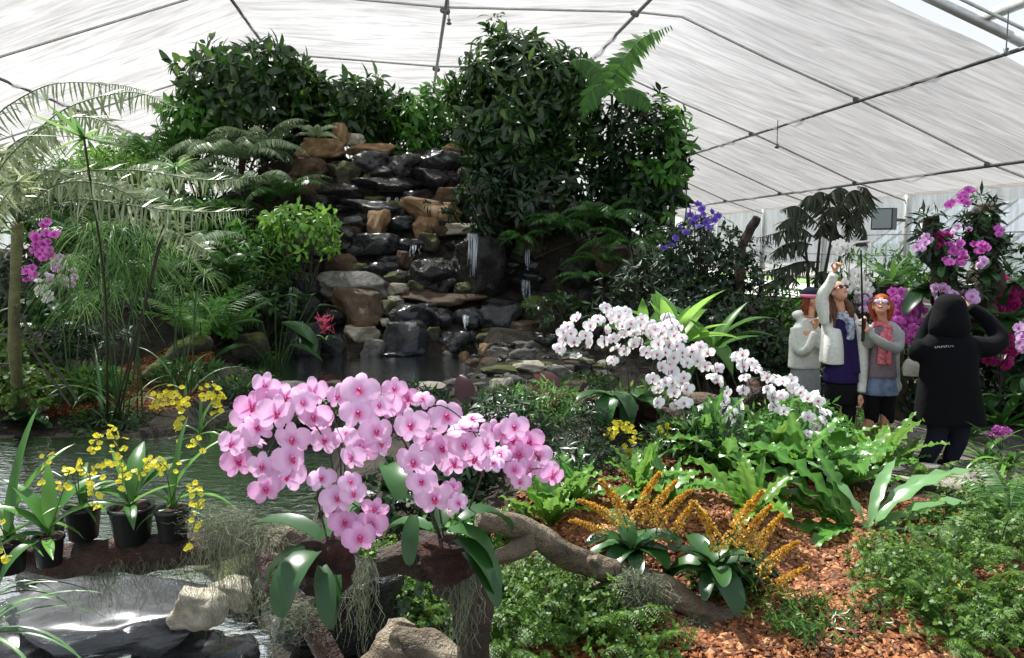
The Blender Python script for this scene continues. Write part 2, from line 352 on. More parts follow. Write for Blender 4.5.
# side walls, end wall
PLAST = clothmat('milky_film', (.36, .39, .38), (.55, .58, .57), .28, .75)
def film(name, a, b, z0, z1, n=90, wav=.05, fold=4.0):
    mb = MB(); a = np.asarray(a, float); b = np.asarray(b, float); dv = b-a; nn = nrm(np.array([-dv[1], dv[0], 0])); zs = np.linspace(z0, z1, 14); V = []
    for zz in zs:
        for k in range(n):
            f = k/(n-1); p = a+dv*f; p[2] = zz
            s = np.linalg.norm(dv)*f
            V.append(p+nn*(wav*noise.noise(Vector((s*fold, zz*.5, 2)))*2*(1.1-(zz-z0)/(z1-z0+1e-6))))
    i = np.arange(13)[:, None]*n; j = np.arange(n-1)[None]
    mb.add(np.array(V), np.stack([i+j, i+j+1, i+j+1+n, i+j+n], -1).reshape(-1, 4)); return mb.build(name, PLAST)
tag(film('wall_right', gh(UE, 0, 6.0), gh(UE, 0, 33), 1.18, ZE+.02, 260), kind='structure')
tag(film('wall_left', gh(UL, 0, 6.0), gh(UL, 0, 33), 0.0, ZL+.02, 160), kind='structure')
w_ = film('wall_back', gh(UL, 0, 33), gh(UE, 0, 33), 1.1, 6.3, 200); tag(w_, kind='structure')
# posts and rails of the right wall, rolled lower edge of the film
for d in (5.2, 9.2, D1, D2, D3, 25.3, 29.2, 33.0):
    mb = MB(); box(mb, gh(UE+.05, ZE/2, d), (.14, .14, ZE)); trim(mb, PALE)
mb = MB(); tube(mb, [gh(UE-.02, 1.2, 6.0), gh(UE-.02, 1.2, 33)], .09, 10); trim(mb, simple('rolled_film', (.72, .70, .62), .6, 0, .15, 6))
mb = MB(); beam(mb, gh(UE+.05, .75, 6), gh(UE+.05, .75, 33), .06, .06); trim(mb, PALE)
mb = MB(); beam(mb, gh(UE+.05, .1, 6), gh(UE+.05, .1, 33), .12, .2); trim(mb, simple('kerb_concrete', (.5, .49, .46), .85, 0, .15, 6))
mb = MB(); tube(mb, [gh(UE-.08, 2.35, 6.0), gh(UE-.08, 2.35, 33)], .012, 6); tube(mb, [gh(UE-.08, 1.85, 6.0), gh(UE-.08, 1.85, 33)], .012, 6); trim(mb, STEEL)
# open window frame between the orchid poles
for k, (dw, w) in enumerate([(15.0, .9), (12.4, 1.0)]):
    z0, z1 = .15, 1.35
    mb = MB()
    for a, b in [((0, z0), (w, z0)), ((w, z0), (w, z1)), ((w, z1), (0, z1)), ((0, z1), (0, z0))]:
        beam(mb, gh(UE-.1, a[1], dw+a[0]), gh(UE-.1, b[1], dw+b[0]), .05, .05)
    fr = tag(mb.build('window_%d' % (k+1), PALE), kind='structure')
# outside: paved yard, grass strip, neighbouring glasshouse and its frames
YARD = simple('yard_concrete', (.62, .61, .57), .9, 0, .12, 2)
mb = MB(); mb.add([gh(UE+.1, -.03, -5), gh(60, -.03, -5), gh(60, -.03, 90), gh(UE+.1, -.03, 90)], [[0, 1, 2, 3]]); mb.add([gh(UE+.1, -.03, 33), gh(-60, -.03, 33), gh(-60, -.03, 90), gh(UE+.1, -.03, 90)], [[3, 2, 1, 0]])
tag(mb.build('floor_yard', YARD, smooth=False), kind='structure')
GRASS = simple('lawn', (.16, .30, .07), .9, 0, .3, 30)
mb = MB(); mb.add([gh(22, 0, 24), gh(30, 0, 24), gh(30, 0, 60), gh(22, 0, 60)], [[0, 1, 2, 3]]); tag(mb.build('lawn', GRASS), 'grass strip of lawn outside beyond the yard', 'lawn', kind='stuff')
ng = empty('glasshouse', gh(31, 0, 44), -TH, 'pale glasshouse with sloping white bars seen through the open wall behind the people', 'greenhouse')
GLS = simple('dull_glass', (.45, .52, .58), .2, 0, .1, 1)
mb = MB()
for k in range(9):
    y = -12+k*3; mb2 = [(0, y, 0), (0, y, 2.2), (3, y, 4.6)]
    beam(mb, mb2[0], mb2[1], .15, .15); beam(mb, mb2[1], mb2[2], .15, .15)
mb.build('frame', PALE, ng)
mb = MB(); mb.add([(0.1, -12, .5), (0.1, 12, .5), (.1, 12, 2.2), (.1, -12, 2.2)], [[0, 1, 2, 3]]); mb.add([(0.1, -12, 2.2), (0.1, 12, 2.2), (3.1, 12, 4.6), (3.1, -12, 4.6)], [[0, 1, 2, 3]]); mb.build('glazing', GLS, ng)
# ------------------------------------------------------------------ ground
m, t, out = nt('ground'); L = t.links
at = N(t, 'ShaderNodeAttribute', attribute_name='mulch'); tc = N(t, 'ShaderNodeTexCoord')
vo = N(t, 'ShaderNodeTexVoronoi', i_Scale=38.0); L.new(tc.outputs['Object'], vo.inputs['Vector'])
n1 = N(t, 'ShaderNodeTexNoise', i_Scale=5.0, i_Detail=8.0, i_Roughness=.7); L.new(tc.outputs['Object'], n1.inputs['Vector'])
sp = N(t, 'ShaderNodeSeparateColor'); L.new(vo.outputs['Color'], sp.inputs[0])
rm = ramp(t, sp.outputs[0], [(0, rgb(62, 32, 16)), (.5, rgb(108, 58, 28)), (1, rgb(150, 92, 52))])
rs = ramp(t, n1.outputs['Fac'], [(.35, (.012, .011, .009)), (.55, (.035, .030, .022)), (.7, (.06, .05, .035))])
mx = N(t, 'ShaderNodeMix', data_type='RGBA'); L.new(at.outputs['Fac'], mx.inputs[0]); L.new(rs.outputs[0], mx.inputs[6]); L.new(rm.outputs[0], mx.inputs[7])
at2 = N(t, 'ShaderNodeAttribute', attribute_name='paved')
rp = ramp(t, n1.outputs['Fac'], [(.3, rgb(120, 115, 105)), (.7, rgb(165, 158, 148))])
mx2 = N(t, 'ShaderNodeMix', data_type='RGBA'); L.new(at2.outputs['Fac'], mx2.inputs[0]); L.new(mx.outputs[2], mx2.inputs[6]); L.new(rp.outputs[0], mx2.inputs[7])
b = N(t, 'ShaderNodeBsdfPrincipled', i_Roughness=.8); b.inputs['Specular IOR Level'].default_value = .15; L.new(mx2.outputs[2], b.inputs['Base Color'])
ad = N(t, 'ShaderNodeMath', operation='ADD'); L.new(vo.outputs['Distance'], ad.inputs[0]); L.new(n1.outputs['Fac'], ad.inputs[1])
bp = N(t, 'ShaderNodeBump', i_Strength=.6, i_Distance=.03); L.new(ad.outputs[0], bp.inputs['Height']); L.new(bp.outputs[0], b.inputs['Normal']); L.new(b.outputs[0], out.inputs[0])
GROUND = m
mb = MB(); nx, ny = len(gx), len(gy); i = np.arange(ny-1)[:, None]*nx; j = np.arange(nx-1)[None]
mb.add(np.stack([_X.ravel(), _Y.ravel(), HZ.ravel()], 1), np.stack([i+j, i+j+1, i+j+1+nx, i+j+nx], -1).reshape(-1, 4))
gme = mb.mesh('ground', GROUND)
def in_px(P3, boxes):
    """weights of ground patches given as world ellipses (x,y,rx,ry)"""
    w = np.zeros(len(P3))
    for (x, y, rx, ry) in boxes:
        d = np.sqrt(((P3[:, 0]-x)/rx)**2+((P3[:, 1]-y)/ry)**2); w = np.maximum(w, np.clip((1.25-d)/.5, 0, 1))
    return w
def patch(px, py, rx, ry): p = hit(px, py); return (p[0], p[1], rx, ry)
MULCH = [patch(810, 560, 1.1, 1.0), patch(880, 520, .8, .6), patch(600, 535, .65, .55), patch(540, 560, .45, .35), patch(740, 520, .9, .6), patch(700, 640, .9, .35), patch(830, 630, .6, .6),
         patch(165, 372, .5, .7), patch(60, 400, .7, .6), patch(160, 400, .5, .4), patch(660, 540, .6, .5)]
wgt = in_px(_P, MULCH)
a_ = gme.attributes.new('mulch', 'FLOAT', 'POINT'); a_.data.foreach_set('value', wgt.astype(np.float32))
pv = np.clip(1.2-np.abs(_P[:, 0]-(3.7+(_P[:, 1]-7)*.5))/1.0, 0, 1)*np.clip((_P[:, 1]-6.0)*2, 0, 1)*np.clip((12-_P[:, 1]), 0, 1)
a_ = gme.attributes.new('paved', 'FLOAT', 'POINT'); a_.data.foreach_set('value', pv.astype(np.float32))
gr = put(gme, 'ground'); tag(gr, kind='structure')
# loose bark chips
def chips():
    mb = MB(); N_ = 26000; pts = []
    tot = [rx*ry for _, _, rx, ry in MULCH]; tot = np.array(tot)/sum(tot)
    tv = np.array([[-.5, -.5, 0], [.5, -.4, .05], [.42, .5, 0], [-.35, .45, -.05], [-.3, -.3, .22], [.3, -.25, .25], [.25, .3, .2], [-.2, .3, .18]])
    tf = np.array([[0, 1, 5, 4], [1, 2, 6, 5], [2, 3, 7, 6], [3, 0, 4, 7], [4, 5, 6, 7]])
    k = rng.choice(len(MULCH), N_, p=tot); M_ = np.array(MULCH)[k]; r = np.sqrt(rng.random(N_))*1.15; a = rng.random(N_)*2*PI
    X = M_[:, 0]+np.cos(a)*r*M_[:, 2]; Y = M_[:, 1]+np.sin(a)*r*M_[:, 3]; Z = np.array([gz(x, y) for x, y in zip(X, Y)])
    ok = (sdist(np.stack([X, Y], 1), LO_POLY) > .1) & (Y > 2.6)
    X, Y, Z = X[ok], Y[ok], Z[ok]; n = len(X)
    D = np.stack([np.cos(a[ok]*3), np.sin(a[ok]*3), rng.normal(0, .35, n)], 1); Nn = np.stack([rng.normal(0, .4, n), rng.normal(0, .4, n), np.ones(n)], 1)
    L_ = rng.uniform(.018, .055, n); R = orient(D, Nn, L_, L_*rng.uniform(.35, .8, n))
    mb.inst((tv, tf), R, np.stack([X, Y, Z+.006], 1)); return mb
CHIP = leafmat('bark_chip', [rgb(66, 34, 16), rgb(116, 64, 30), rgb(160, 100, 54), rgb(90, 48, 24), rgb(196, 146, 98)], .75, 0.0)
tag(chips().build('bark_mulch', CHIP, smooth=False), 'loose reddish brown bark chips spread over the planting beds', 'mulch', kind='stuff')
# ------------------------------------------------------------------ water
m, t, out = nt('pond_water'); L = t.links
tc = N(t, 'ShaderNodeTexCoord'); mp = N(t, 'ShaderNodeMapping'); mp.inputs['Scale'].default_value = (1, 1.6, 1); L.new(tc.outputs['Object'], mp.inputs[0])
n1 = N(t, 'ShaderNodeTexNoise', i_Scale=9.0, i_Detail=4.0, i_Roughness=.6); L.new(mp.outputs[0], n1.inputs['Vector'])
bp = N(t, 'ShaderNodeBump', i_Strength=.35, i_Distance=.03); L.new(n1.outputs['Fac'], bp.inputs['Height'])
gl = N(t, 'ShaderNodeBsdfGlossy', i_Roughness=.04); gl.inputs[0].default_value = (.9, .95, 1, 1); L.new(bp.outputs[0], gl.inputs['Normal'])
df = N(t, 'ShaderNodeBsdfDiffuse'); df.inputs[0].default_value = (.012, .016, .010, 1)
tp = N(t, 'ShaderNodeBsdfTransparent'); tp.inputs[0].default_value = (.32, .34, .28, 1)
m1 = N(t, 'ShaderNodeMixShader', i_Fac=.35); L.new(df.outputs[0], m1.inputs[1]); L.new(tp.outputs[0], m1.inputs[2])
fr = N(t, 'ShaderNodeFresnel'); fr.inputs[0].default_value = 1.5; L.new(bp.outputs[0], fr.inputs['Normal'])
m2 = N(t, 'ShaderNodeMixShader'); L.new(fr.outputs[0], m2.inputs[0]); L.new(m1.outputs[0], m2.inputs[1]); L.new(gl.outputs[0], m2.inputs[2]); L.new(m2.outputs[0], out.inputs[0])
WATER = m
def flat_poly(poly, z, name, grow=.35):
    P = np.array(poly); c = P.mean(0); P = c+(P-c)*(1+grow/np.linalg.norm(P-c, axis=1)[:, None])
    mb = MB(); n = len(P); V = np.vstack([np.column_stack([P, np.full(n, z)]), [[*c, z]]])
    mb.add(V, [[i, (i+1) % n, n] for i in range(n)]); return mb.build(name, WATER, smooth=False)
tag(flat_poly(UP_POLY, UP_Z, 'pond_water', .12), 'dark rippled water of the upper pool below the cascade', 'water', kind='stuff')
tag(flat_poly(LO_POLY, LO_Z, 'pond_water', .3), 'still dark water of the lower pool in the lower left', 'water', kind='stuff')
# ------------------------------------------------------------------ plant materials
LM = {}
def lm(key, cols, **k):
    LM[key] = leafmat('leaf_'+key, cols, **k); return LM[key]
lm('dark', [rgb(20, 44, 18), rgb(42, 82, 26), rgb(34, 66, 28), rgb(88, 130, 42)], rough=.3, trans=.42, spec=.7)
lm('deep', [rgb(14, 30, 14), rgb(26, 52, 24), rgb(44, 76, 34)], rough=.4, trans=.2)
lm('mid', [rgb(40, 84, 26), rgb(66, 120, 38), rgb(92, 150, 50)], rough=.4, trans=.38)
lm('bright', [rgb(70, 122, 36), rgb(100, 152, 48), rgb(132, 180, 68)], rough=.38, trans=.45)
lm('fern', [rgb(34, 72, 30), rgb(58, 104, 40), rgb(84, 132, 52)], rough=.34, trans=.3)
lm('silver_fern', [rgb(92, 120, 84), rgb(134, 158, 116), rgb(176, 192, 156)], rough=.28, trans=.35, spec=.8)
lm('treefern', [rgb(84, 104, 56), rgb(124, 138, 90), rgb(184, 192, 156)], rough=.3, trans=.35, spec=.8)
lm('papyrus', [rgb(50, 96, 44), rgb(84, 132, 60), rgb(120, 160, 78)], rough=.45, trans=.35)
lm('orchid', [rgb(28, 58, 28), rgb(40, 78, 34), rgb(54, 96, 42)], rough=.32, trans=.12, spec=.4)
lm('strap', [rgb(48, 92, 32), rgb(70, 122, 42), rgb(96, 148, 54)], rough=.33, trans=.32)
lm('nest', [rgb(58, 100, 28), rgb(88, 134, 38), rgb(46, 84, 24)], rough=.33, trans=.36)
lm('maiden', [rgb(40, 70, 20), rgb(68, 104, 30), rgb(104, 140, 48)], rough=.5, trans=.34)
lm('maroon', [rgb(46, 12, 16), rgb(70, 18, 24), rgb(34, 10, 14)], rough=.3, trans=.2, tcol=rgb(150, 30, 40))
lm('grass', [rgb(70, 112, 66), rgb(110, 148, 96)], rough=.35, trans=.3)
lm('drac', [rgb(30, 40, 24), rgb(50, 60, 36), rgb(70, 76, 50)], rough=.5, trans=.2)
STEMG = simple('green_stem', rgb(52, 84, 36), .5, 0, .2, 20)
STEMD = simple('dark_stem', rgb(46, 40, 26), .6, 0, .3, 20)
STEMB = simple('brown_stem', rgb(92, 74, 50), .75, 0, .3, 12, bump=.5)
TWIG = simple('purple_stem', rgb(52, 44, 40), .5, 0, .3, 20)
def petalmat(name, stops, trans=.35, rough=.5):
    m, t, out = nt(name); L = t.links
    a = N(t, 'ShaderNodeAttribute', attribute_name='var'); r = ramp(t, a.outputs['Fac'], stops)
    tc = N(t, 'ShaderNodeTexCoord'); nz = N(t, 'ShaderNodeTexNoise', i_Scale=14.0, i_Detail=3.0); L.new(tc.outputs['Object'], nz.inputs['Vector'])
    h = N(t, 'ShaderNodeHueSaturation'); mr = N(t, 'ShaderNodeMapRange'); L.new(nz.outputs['Fac'], mr.inputs[0]); mr.inputs[3].default_value = .75; mr.inputs[4].default_value = 1.25
    L.new(mr.outputs[0], h.inputs['Saturation']); L.new(r.outputs[0], h.inputs['Color'])
    b = N(t, 'ShaderNodeBsdfPrincipled', i_Roughness=rough); b.inputs['Specular IOR Level'].default_value = .3; L.new(h.outputs[0], b.inputs['Base Color'])
    tr = N(t, 'ShaderNodeBsdfTranslucent'); L.new(h.outputs[0], tr.inputs[0]); mx = N(t, 'ShaderNodeMixShader', i_Fac=trans)
    L.new(b.outputs[0], mx.inputs[1]); L.new(tr.outputs[0], mx.inputs[2]); L.new(mx.outputs[0], out.inputs[0]); return m
P_PINK = petalmat('pink_petal', [(0, rgb(206, 100, 160)), (.2, rgb(224, 160, 208)), (.55, rgb(236, 198, 228)), (1, rgb(226, 178, 214))])
P_PINK2 = petalmat('rose_petal', [(0, rgb(200, 70, 140)), (.25, rgb(216, 140, 192)), (.6, rgb(228, 176, 214)), (1, rgb(214, 152, 200))])
P_WHITE = petalmat('white_petal', [(0, rgb(206, 110, 150)), (.14, rgb(238, 206, 222)), (.32, rgb(246, 240, 243)), (1, rgb(250, 247, 248))], .3)
P_MAG = petalmat('magenta_petal', [(0, rgb(150, 20, 100)), (.4, rgb(206, 92, 190)), (1, rgb(216, 120, 204))])
P_CRIM = petalmat('crimson_petal', [(0, rgb(110, 8, 60)), (.4, rgb(160, 20, 100)), (1, rgb(176, 30, 118))])
P_LILAC = petalmat('lilac_petal', [(0, rgb(160, 60, 150)), (.4, rgb(220, 170, 222)), (1, rgb(232, 196, 232))])
P_PURP = petalmat('purple_petal', [(0, rgb(60, 30, 120)), (.5, rgb(104, 78, 184)), (1, rgb(120, 96, 200))])
P_YEL = petalmat('yellow_petal', [(0, rgb(200, 120, 20)), (.25, rgb(230, 216, 50)), (1, rgb(240, 236, 96))])
P_GOLD = petalmat('gold_petal', [(0, rgb(170, 116, 34)), (.5, rgb(212, 166, 60)), (1, rgb(232, 200, 104))], .3)
LIP_P = simple('pink_lip', rgb(196, 28, 96), .4, 0, .3, 60); LIP_W = simple('rose_lip', rgb(176, 30, 84), .4, 0, .3, 60)
LIP_Y = simple('yellow_throat', rgb(222, 160, 60), .4, 0, .3, 60)
BUDM = simple('bud_skin', rgb(206, 190, 180), .5, 0, .1, 20)
# ------------------------------------------------------------------ leaf templates
def prof_w(t, kind):
    t = np.asarray(t, float)
    if kind == 'ovate': return np.sin(PI*np.clip(t, 0, 1)**.75)**.8*(1-.15*t)
    if kind == 'lance': return np.sin(PI*np.clip(t, 0, 1)**.9)**1.0
    if kind == 'obov': return np.sin(PI*np.clip(t, 0, 1)**1.4)**.8
    if kind == 'strap': return np.minimum(1, .45+t*2)*np.sqrt(np.clip(1-((t-.45)/.55).clip(0, 1)**2.2, 0, 1))
    if kind == 'blade': return np.minimum(1, .6+t*2)*np.clip(1-t, 0, 1)**.55
    return np.ones_like(t)
def leaf(w=.35, kind='ovate', n=4, fold=.15, droop=.4, rise=0.0, wave=0.0, twist=0.0, L=1.0):
    t = np.sin(np.linspace(0, 1, n+1)*PI/2) if kind == 'strap' else np.linspace(0, 1, n+1)
    ang = rise-droop*t; dt = np.diff(t); y = np.concatenate([[0], np.cumsum(np.cos((ang[1:]+ang[:-1])/2)*dt)])*L; z = np.concatenate([[0], np.cumsum(np.sin((ang[1:]+ang[:-1])/2)*dt)])*L
    hw = prof_w(t, kind)*w/2; hw[-1] = max(hw[-1], .004*w); hw[0] = max(hw[0], .08*w)
    V = []
    for i in range(n+1):
        ny, nz_ = -math.sin(ang[i]), math.cos(ang[i]); u = fold*hw[i]*1.0; wv = wave*w*math.sin(i*2.1)
        c, s = math.cos(twist*t[i]), math.sin(twist*t[i])
        for sx_ in (-1, 0, 1):
            off = (u+wv*sx_ if sx_ else 0)
            X = sx_*hw[i]*c; O = off+sx_*hw[i]*s
            V.append((X, y[i]+ny*O, z[i]+nz_*O))
    f = []
    for i in range(n):
        a = i*3; f += [[a, a+1, a+4, a+3], [a+1, a+2, a+5, a+4]]
    return np.array(V), np.array(f)
T_OV = leaf(.42, 'ovate', 4, .25, .5); T_LA = leaf(.27, 'lance', 4, .3, .9); T_OB = leaf(.42, 'obov', 3, .2, .6); T_LF = leaf(.22, 'lance', 2, .2, .3); T_RD = leaf(.8, 'ovate', 3, .1, .2)
T_PIN = leaf(.2, 'blade', 2, .1, .35); T_BL = leaf(.05, 'blade', 5, .1, 1.1)
def frame(D):
    D = nrm(np.atleast_2d(D)); up = np.tile([0, 0, 1.0], (len(D), 1)); up[np.abs(D[:, 2]) > .97] = [0, 1, 0]
    X = nrm(np.cross(D, up)); return D, X, np.cross(X, D)
def bush_mesh(rad, ncl, k, tpl, size, mat, droop=.35, inner=.25, seed=0, low=-.6, out=.7, jit=.35, clump=0, cr=.35):
    """leaves in whorls over an uneven ellipsoid, centre at origin"""
    r = np.random.default_rng(seed); rad = np.asarray(rad, float)
    d = nrm(r.normal(size=(ncl*3, 3))); d = d[d[:, 2] > low][:ncl]; n = len(d)
    bump = np.array([noise.noise(Vector(tuple(q*1.9+seed)))*.38+noise.noise(Vector(tuple(q*4.3+seed)))*.2 for q in d])
    rr = np.where(r.random(n) < inner, r.uniform(.35, .8, n), r.uniform(.84, 1.02, n))*(1+bump)
    C = d*rad*rr[:, None]; O = nrm(d*rad[None]+r.normal(size=(n, 3))*jit*rad.mean())
    C = np.repeat(C, k, 0); O = np.repeat(O, k, 0); m = len(C); a = np.tile(np.arange(k)/k*2*PI, n)+np.repeat(r.random(n)*6, k)
    _, X, Y = frame(O); side = X*np.cos(a)[:, None]+Y*np.sin(a)[:, None]
    D = nrm(O*out+side+np.array([0, 0, -droop])+r.normal(size=(m, 3))*.2)
    Nn = nrm(O*1.2-side*out*.5+np.array([0, 0, .8])+r.normal(size=(m, 3))*.25)
    sz = size*r.uniform(.65, 1.25, m)
    mb = MB(); mb.inst(tpl, orient(D, Nn, sz), C+side*size*.08+r.normal(size=(m, 3))*size*.12, 0, np.clip(r.normal(.5, .25, m)+bump.repeat(k)*.5, 0, 1)); return mb, C[::k]
def bush(name, label, base, cen, rad, ncl, k, tpl, size, mat, stem=None, group=None, cat='shrub', nst=9, seed=0, sr=.018, **kw):
    base = np.asarray(base, float); off = np.asarray(cen, float)-base
    e = empty(name, base, 0, label, cat, group)
    mb, C = bush_mesh(rad, ncl, k, tpl, size, mat, seed=seed, **kw)
    mb.V = [v+off for v in mb.V]; mb.build('foliage', LM[mat] if isinstance(mat, str) else mat, e, loc=(0, 0, 0))
    sm = MB(); r = np.random.default_rng(seed+5)
    for q in r.choice(len(C), min(nst, len(C)), replace=False):
        p = C[q]+off; b = np.array([r.normal()*.06, r.normal()*.06, -.02]); mid = b*.4+p*.6; mid[:2] = b[:2]*.5+p[:2]*.45+r.normal(size=2)*.06
        tube(sm, spl([b, mid, p], 8), [sr, sr*.35], 6)
    sm.build('stem', stem or STEMD, e); return e
def frond_mb(P, n, wl, tpl=T_PIN, w=.2, up=(0, 0, 1), sweep=.5, droop=.25, mat_r=1, bip=0, rr=.006, prof=None, jit=.08, t0=.08, seed=0, hang=0.0):
    """pinnate frond along the polyline P; wl = longest leaflet; bip = number of pinnules per pinna side"""
    r = np.random.default_rng(seed); P = spl(P, 24); L = np.linalg.norm(np.diff(P, axis=0), axis=1).sum()
    T = nrm(np.gradient(P, axis=0)); up = np.asarray(up, float); X = nrm(np.cross(T, up)); Z = np.cross(X, T)
    ts = np.linspace(t0, .995, n); mb = MB(); tube(mb, P, [rr, rr*.25], 5, 1, .4)
    pf = prof or (lambda t: np.clip(np.sin(PI*np.clip(t, .0, 1)**.8), .12, 1)**.7)
    at = lambda A: np.stack([np.interp(ts, np.linspace(0, 1, 24), A[:, i]) for i in range(3)], 1)
    p, tt, x, z = at(P), at(T), at(X), at(Z)
    for sgn in (-1, 1):
        D = nrm(x*sgn+tt*sweep-z*droop+np.array([0, 0, -hang])+r.normal(size=p.shape)*jit); ln = wl*pf(ts)*r.uniform(.85, 1.1, n)
        Nn = nrm(z+r.normal(size=p.shape)*.15)
        if not bip:
            mb.inst(tpl, orient(D, Nn, ln, ln*w/.2), p, 0, np.clip(r.normal(.5, .2, n), 0, 1))
        else:
            q = np.linspace(.1, .97, bip)
            dr = (np.linspace(0, 1, bip)**2)[None, :, None]*ln[:, None, None]*np.array([0, 0, -.35])
            C = p[:, None]+D[:, None]*ln[:, None, None]*q[None, :, None]+dr; side = nrm(np.cross(D, Nn))
            vv = np.clip(r.normal(.5, .2, n), 0, 1).repeat(bip)
            for s2 in (-1, 1):
                d2 = nrm(side[:, None]*s2+D[:, None]*.45+r.normal(size=C.shape)*.1+np.array([0, 0, -.15-hang*.5])).reshape(-1, 3)
                l2 = (ln[:, None]*.30*np.clip(1.05-q, .25, 1)[None]).ravel()
                mb.inst(T_PIN1, orient(d2, np.repeat(Nn, bip, 0), l2, l2*2.3), C.reshape(-1, 3), 0, vv)
    return mb
T_PIN1 = (np.array([(-.09, 0, 0), (.09, 0, 0), (.07, .6, -.02), (0, 1, -.08), (-.07, .6, -.02)]), np.array([[0, 1, 2, 3, 4]]))
def arch(L, rise, droop, n=7):
    t = np.linspace(0, 1, n); a = rise-droop*t; y = np.concatenate([[0], np.cumsum(np.cos(a[1:]))])*L/(n-1); z = np.concatenate([[0], np.cumsum(np.sin(a[1:]))])*L/(n-1)
    return np.stack([y*0, y, z], 1)
FROND = {}
def frond_mesh(key, *a, mats=None, **k):
    FROND[key] = frond_mb(*a, **k).mesh('frond', mats); return FROND[key]
for s in range(3):
    frond_mesh('sil%d' % s, arch(1.0, 1.0+.1*s, 1.9-.1*s), 34, .2, w=.2, seed=s, sweep=.35, hang=.25, mats=[LM['silver_fern'], STEMG])
    frond_mesh('fern%d' % s, arch(1.0, .95+.1*s, 1.7-.1*s), 34, .17, w=.22, seed=s, sweep=.35, hang=.15, mats=[LM['fern'], STEMG])
    frond_mesh('dark%d' % s, arch(1.0, .8+.15*s, 1.8-.1*s), 24, .22, seed=s, bip=9, sweep=.35, hang=.1, mats=[LM['deep'], STEMD])
    frond_mesh('bip%d' % s, arch(1.0, .9+.15*s, 1.6-.1*s), 18, .26, seed=s, bip=8, sweep=.4, hang=.05, mats=[LM['maiden'], STEMG])
    frond_mesh('cyc%d' % s, arch(1.0, 1.1+.1*s, 1.2), 30, .2, w=.09, seed=s, sweep=.7, mats=[LM['mid'], STEMG])
def fern(name, label, base, L, nf, key, group=None, cat='fern', tilt=(.0, .5), seed=0, az=None, part='frond', lvar=.25):
    e = empty(name, base, 0, label, cat, group); r = np.random.default_rng(seed)
    for i in range(nf):
        a = (i/nf*2*PI+r.normal()*.2) if az is None else r.uniform(*az)
        put(FROND['%s%d' % (key, r.integers(3))], part, e, (0, 0, 0), Euler((r.uniform(*tilt), r.normal()*.15, a), 'XYZ'), L*r.uniform(1-lvar, 1+lvar*.4))
    return e
# strap leaves as shared meshes
STRAP = {}
def strap_mesh(key, mat, w, kind='strap', n=8, fold=.3, droop=1.1, rise=.0, wave=0.0, twist=0.0, name='leaf'):
    v, f = leaf(w, kind, n, fold, droop, rise, wave, twist); mb = MB(); mb.add(v, f, 0, None)
    STRAP.setdefault(key, []).append(mb.mesh(name, [LM[mat]]))
for i in range(4):
    strap_mesh('orchid', 'orchid', .34+.05*i, 'strap', 8, .35, 1.0+.35*i)
    strap_mesh('strap', 'strap', .085+.015*i, 'blade', 9, .5, .8+.35*i)
    strap_mesh('broad', 'strap', .17+.02*i, 'lance', 8, .4, .5+.35*i)
    strap_mesh('broadb', 'bright', .2+.02*i, 'lance', 8, .4, .4+.3*i)
    strap_mesh('grass', 'grass', .045, 'blade', 9, .5, 1.2+.3*i)
    strap_mesh('maroon', 'maroon', .6+.08*i, 'ovate', 7, .3, .8+.3*i)
def nest_mesh(mat, w, droop, seed):
    r = np.random.default_rng(seed); n = 22; t = np.linspace(0, 1, n+1); ang = -droop*t**1.3; y = np.concatenate([[0], np.cumsum(np.cos(ang[1:]))])/n; z = np.concatenate([[0], np.cumsum(np.sin(ang[1:]))])/n
    hw = prof_w(t, 'lance')**.7*w/2+.004; V = []; vr = []
    for i in range(n+1):
        ny, nz_ = -math.sin(ang[i]), math.cos(ang[i])
        for q in (-1, -.55, 0, .55, 1):
            h = .22*hw[i]*abs(q)+(.16*w*math.sin(i*1.9+(2 if q > 0 else 0)+seed)*(abs(q) > .8))
            wd = hw[i]*(1+(.12*math.sin(i*2.6+seed) if abs(q) > .8 else 0))
            V.append((q*wd, y[i]+ny*h, z[i]+nz_*h)); vr.append(.85 if q == 0 else .35+.3*r.random())
    f = [[i*5+j, i*5+j+1, i*5+j+6, i*5+j+5] for i in range(n) for j in range(4)]
    mb = MB(); mb.add(V, f, 0, np.array(vr)); return mb.mesh('frond', [LM[mat]])
STRAP['nest'] = [nest_mesh('nest', .18+.02*i, .3+.3*i, i) for i in range(4)]
STRAP['nestd'] = [nest_mesh('strap', .18+.02*i, .3+.3*i, i) for i in range(4)]
def rosette(name, label, base, L, nl, key, group=None, cat='plant', elev=(.5, 1.2), seed=0, part='leaf', parent=None, az=None, lvar=.3):
    e = empty(name, base, 0, label, cat, group) if parent is None else parent; r = np.random.default_rng(seed)
    off = (0, 0, 0) if parent is None else base
    for i in range(nl):
        a = (i*2.4+r.normal()*.25) if az is None else r.uniform(*az)
        f = i/max(nl-1, 1); el = elev[0]+(elev[1]-elev[0])*f+r.normal()*.07
        R = Euler((0, 0, a), 'XYZ').to_matrix() @ Euler((el, 0, 0), 'XYZ').to_matrix() @ Euler((0, r.normal()*.15, 0), 'XYZ').to_matrix()
        put(STRAP[key][r.integers(len(STRAP[key]))], part, e, off, R, L*r.uniform(1-lvar, 1.08))
    return e
